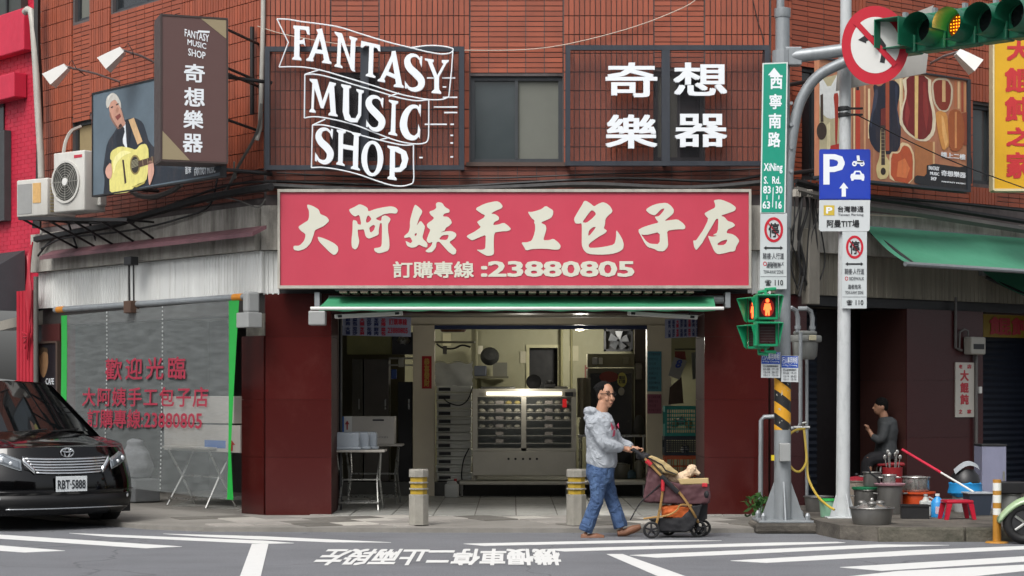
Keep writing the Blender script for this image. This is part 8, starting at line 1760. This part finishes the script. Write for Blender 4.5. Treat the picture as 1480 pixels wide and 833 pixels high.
t=bottle('jug','translucent grey plastic jug behind the black open box','' or at(1338,21.6),.065,.25,MC['milky_plastic'],greyp,True)
mb=MB(); mb.tube([(.05,-.01,.1),(.085,-.01,.12),(.085,-.01,.19),(.03,-.01,.22)],.010,6); put('handle',mb,MC['milky_plastic'],t,'L')
t=bottle('bottle','bright blue detergent bottle with a white cap and pale label','' or at(1355,21.5),.072,.26,mat('blue_bottle','2c86c4',.35,var=.04),white)
mb=MB(); mb.lathe([(.0735,.04),(.0735,.12)],(0,0,0),16,a0=-120,a1=-50); put('label',mb,mat('bottle_label','b9a8b4',.5,var=.2,scale=40),t,'L')
# red plastic stool
c=at(1383,21.15); t=thing('plastic_stool','low crimson plastic stool on the raised pavement','stool',c,R_(6)); m_=mat('crimson_plastic','a8142c',.35,var=.05); hs_=.21
mb=MB(); mb.rbox(-.15,.15,-.12,.12,hs_-.035,hs_,.012); put('seat',mb,m_,t,'L',smooth=40)
for sx_ in (-1,1):
    for sy_ in (-1,1):
        M=Matrix.Translation((sx_*.13,sy_*.1,0)); mb=MB(); mb.add([(sx_*.175,sy_*.13,0),(sx_*.135,sy_*.13,0),(sx_*.135,sy_*.1,0),(sx_*.175,sy_*.1,0),(sx_*.148,sy_*.118,hs_-.035),(sx_*.09,sy_*.118,hs_-.035),(sx_*.09,sy_*.09,hs_-.035),(sx_*.148,sy_*.09,hs_-.035)],[(0,1,5,4),(1,2,6,5),(2,3,7,6),(3,0,4,7),(3,2,1,0),(4,5,6,7)]); put('leg',mb,m_,t,'L')
# grey bucket, mop
c=at(1413,21.9); t=thing('rubbish_bucket','square slate grey bucket holding the foot of the red mop','bucket',c,R_(5)); m_=mat('slate_plastic','2c3440',.45,var=.06)
mb=MB(); mb.add([(-.11,-.1,0),(.11,-.1,0),(.11,.1,0),(-.11,.1,0),(-.135,-.12,.24),(.135,-.12,.24),(.135,.12,.24),(-.135,.12,.24)],[(0,1,5,4),(1,2,6,5),(2,3,7,6),(3,0,4,7),(3,2,1,0)]); o=put('body',mb,m_,t,'L'); s_=o.modifiers.new('thick','SOLIDIFY'); s_.thickness=.006
mb=MB(); mb.rbox(-.15,.15,-.135,.135,.24,.258,.006); put('white_cloth',mb,mat('cloth_white','8f9498',.8),t,'L')
a=W(1304,650,22.6); b_=c+Vector((-.05,-.02,.26)); m_=a.lerp(b_,.55); t=thing('mop','long mop with a red and white handle leaning into the grey bucket','mop',b_)
mb=MB(); mb.tube([a,m_],.016,8); put('red_handle',mb,mat('mop_red','c0203c',.4),t,I4); mb=MB(); mb.tube([m_,b_],.012,8); put('white_handle',mb,white,t,I4)
# white bin with blue bag and black swing lid
c=at(1395,22.5); t=thing('swing_bin','white bin with a blue liner and black swing lid behind the crimson stool','bin',c)
mb=MB(); mb.lathe([(0,0),(.13,0),(.17,.30),(0,.30)],(0,0,0),20); put('body',mb,mat('bin_white','a3a5a4',.5,dirt=.3),t,'L',smooth=40); mb=MB(); mb.lathe([(.165,.18),(.2,.22),(.185,.3),(.19,.33),(.16,.34)],(0,0,0),22); blv=put('blue_liner',mb,mat('blue_liner','2384c0',.4,var=.1),t,'L',smooth=True); dm=blv.modifiers.new('folds','DISPLACE'); tx=bpy.data.textures.new('liner_folds','CLOUDS'); tx.noise_scale=.05; dm.texture=tx; dm.strength=.05
mb=MB(); mb.lathe([(.17,.33),(.16,.42),(.10,.49),(0,.5)],(0,0,0),20); put('lid',mb,MC['black_plastic'],t,'L',smooth=True)
mb=MB(); mb.grid(lambda u,v:(-.14+.28*u,-.12+.1*v,.44+.1*math.sin(u*2.6)+.05*v),10,4); mb2=put('white_cloth',mb,MC['cloth_white'],t,'L',smooth=True)
# pale cabinet, black pail, bin at right
c=at(1437,23.0); t=thing('pale_cabinet','tall pale lilac metal cabinet beside the grey conduit at the right','cabinet',c); z_=W(0,645,23.0).z-ZP
mb=MB(); mb.rbox(-.145,.145,0,.4,0,z_,.012); put('body',mb,mat('lilac_metal','82849a',.45,var=.06,dirt=.25),t,'L'); mb=MB(); mb.rbox(-.15,.15,-.01,.41,z_,z_+.02,.005); put('top',mb,darkm,t,'L'); mb=MB(); mb.box(.1,.12,-.02,-.001,z_*.45,z_*.6); put('handle',mb,alum,t,'L')
c=at(1461,22.2); pot('waste_bin','grey plastic bin with a black top at the right behind the scooter','bin',c,.11,.22,mat('bin_grey','6b6d6a',.5),None,False)
mb=MB(); mb.rbox(-.16,.16,-.14,.14,0,.13,.01); meta(put('black_tray',mb,MC['black_plastic'],loc=c+Vector((0,0,.232)),F=Matrix.Translation(c+Vector((0,0,.232)))),'black deep tray set on the grey bin behind the scooter','tray')
# green bucket and basin left of the white pole
c=Vector((W(1197,0,21.55).x,21.55,ZP)); t=thing('green_bucket','small green lidded bucket left of the white pole foot','bucket',c); mb=MB(); mb.lathe([(0,0),(.085,0),(.1,.18),(0,.18)],(0,0,0),20); put('body',mb,mat('pale_green_plastic','7da68c',.4,var=.05),t,'L',smooth=40); mb=MB(); mb.lathe([(.108,.18),(.108,.2),(0,.205)],(0,0,0),20); put('lid',mb,mat('lime_lid','2fa04c',.4),t,'L',smooth=40)
c=at(1180,22.6); c.x=W(1183,0,22.6).x; pot('basin','dull steel basin in the recess left of the green bucket','basin',Vector((c.x,22.6,ZP)),.15,.17,al,None,False,1.1)
# litter
for i,(px,py,lb) in enumerate(((1294,779,'crumpled white paper scrap in the gutter below the raised kerb'),(1315,783,'small pale pebble of litter in the gutter right of the paper scrap'))):
    p=G(px,py,0); mb=MB(); mb.ell((0,0,.012),(.05-.02*i,.025,.012),8,5); meta(put('litter',mb,white,loc=p,F=Matrix.Translation(p)),lb,'litter')
# ---------------- scooter at the right edge
c=G(1463,783,0); c=Vector((W(1481,0,19.55).x,19.55,0)); sct=thing('scooter','pale green scooter parked at the right edge behind the orange post','scooter',c,R_(-8))
pg=mat('pale_green_paint','93ab85',.25,var=.03,coat=.6); R1=.215
def wheel(x):
    mb=MB(); mb.tube([(x+(R1-.045)*math.cos(2*math.pi*i/28),0,R1+.004+(R1-.045)*math.sin(2*math.pi*i/28)) for i in range(28)],.05,10,close=True); w_=put('wheel',mb,blackm,sct,'L',smooth=True)
    mb=MB(); mb.lathe([(0,-.04),(.05,-.04),(.06,-.02),(.13,-.02),(.135,.02),(.05,.03),(0,.03)],(x,0,R1),18,M=Matrix.Rotation(R_(90),4,'X')); put('rim',mb,darkm,w_,'L',smooth=35)
    for k in range(5): a_=R_(72*k); mb=MB(); mb.tube([(x,-.035,R1),(x+.12*math.cos(a_),-.035,R1+.12*math.sin(a_))],.014,6); put('spoke',mb,ssteel,w_,'L')
wheel(.0); wheel(1.28)
mb=MB()
mb.grid(lambda u,v:(( -.27+.52*u),(-.085+.17*v),.40+.10*math.sin(u*math.pi*.72+.35)-.16*(1-u)**3-.05*(2*v-1)**2),16,8); o=put('front_mudguard',mb,pg,sct,'L',smooth=True); s_=o.modifiers.new('thick','SOLIDIFY'); s_.thickness=.03
mb=MB(); mb.tube([(.03,0,R1),(.1,0,.5),(.22,0,.98)],.03,8); put('fork',mb,steel,sct,'L')
mb=MB(); mb.grid(lambda u,v:(.10+.16*u+.05*math.sin(v*math.pi),(-.2+.4*v)*(1-.35*u+.2*math.sin(u*3)),.36+.58*u),12,10); o=put('leg_shield',mb,pg,sct,'L',smooth=True); s_=o.modifiers.new('thick','SOLIDIFY'); s_.thickness=.02
mb=MB(); mb.tube(spline([(.09,-.2,.36),(.13,-.22,.55),(.22,-.16,.85),(.26,-.1,.95)],4),.012,6); put('shield_trim',mb,mat('cream_trim_paint','b9bfa8',.3),sct,'L')
mb=MB(); mb.rbox(.2,.8,-.17,.17,.28,.34,.02); put('floorboard',mb,blackm,sct,'L')
mb=MB(); rings(mb,[((1.1,0,.3),.36,.14),((1.1,0,.45),.40,.2),((1.08,0,.62),.38,.19),((1.05,0,.72),.34,.15)],16); put('rear_body',mb,pg,sct,'L',smooth=True)
mb=MB(); mb.rbox(.72,1.35,-.14,.14,.72,.82,.04); put('seat',mb,blackm,sct,'L',smooth=40)
mb=MB(); mb.ell((.2,0,1.02),(.12,.12,.09),14,10); put('handlebar_cowl',mb,pg,sct,'L',smooth=True); mb=MB(); mb.tube([(.26,-.32,1.06),(.22,0,1.03),(.26,.32,1.06)],.017,8); put('handlebar',mb,blackm,sct,'L'); mb=MB(); mb.ell((.095,0,1.02),(.03,.07,.065),12,8); put('headlight',mb,chrome,sct,'L',smooth=True)
for sg in (-1,1): mb=MB(); mb.tube([(.25,sg*.25,1.06),(.22,sg*.3,1.25)],.006,5); mb.ell((.22,sg*.3,1.28),(.015,.06,.045),10,6); put('mirror',mb,blackm,sct,'L')
mb=MB(); mb.tube([(.75,.1,.3),(.7,.2,.01)],.012,6); put('kickstand',mb,steel,sct,'L')
# ---------------- added blocks behind the camera, unseen, to darken low sky and reflect in paint
def block(label,x0,x1,y,h,col,nf,nw):
    t=thing('added_opposite_block',label,'building',((x0+x1)/2,y,0),math.pi)
    mb=MB(); mb.box(x0,x1,y-8,y,0,h); put('wall',mb,mat('opp_'+col,col,.8,var=.1,scale=1,dirt=.4),t,I4)
    w_=(x1-x0)/nw
    m=MB(); m.box(-w_*.32,w_*.32,0,.06,0,1.5); o=put('window',m,glassd); me=o.data; bpy.data.objects.remove(o)
    for f in range(nf):
        for i in range(nw):
            o=bpy.data.objects.new('window',me); COL.objects.link(o); o.parent=t; o.matrix_parent_inverse=wm(t).inverted(); o.location=(x0+w_*(i+.5),y,4.4+f*3.2)
    mb=MB(); mb.box(x0+.3,x1-.3,y,y+.05,.1,3.0); put('shop_shutter',mb,mat('opp_shutter','4a4d50',.6,var=.1),t,I4)
    mb=MB(); mb.box(x0,x1,y+.06,y+1.4,3.1,3.3); put('canopy',mb,mat('opp_canopy','5b5f5c',.7,var=.1),t,I4)
block('added grey block behind the viewer, out of view, darkening the low sky',-14,3,-11,11,'6d6a66',2,6)
block('added brown block behind the viewer on the right, darkening the low sky',4,22,-11,12,'5a4438',2,6)
block('added pale block behind the viewer on the left, darkening the low sky',-34,-16,-6,12,'807c74',2,6)
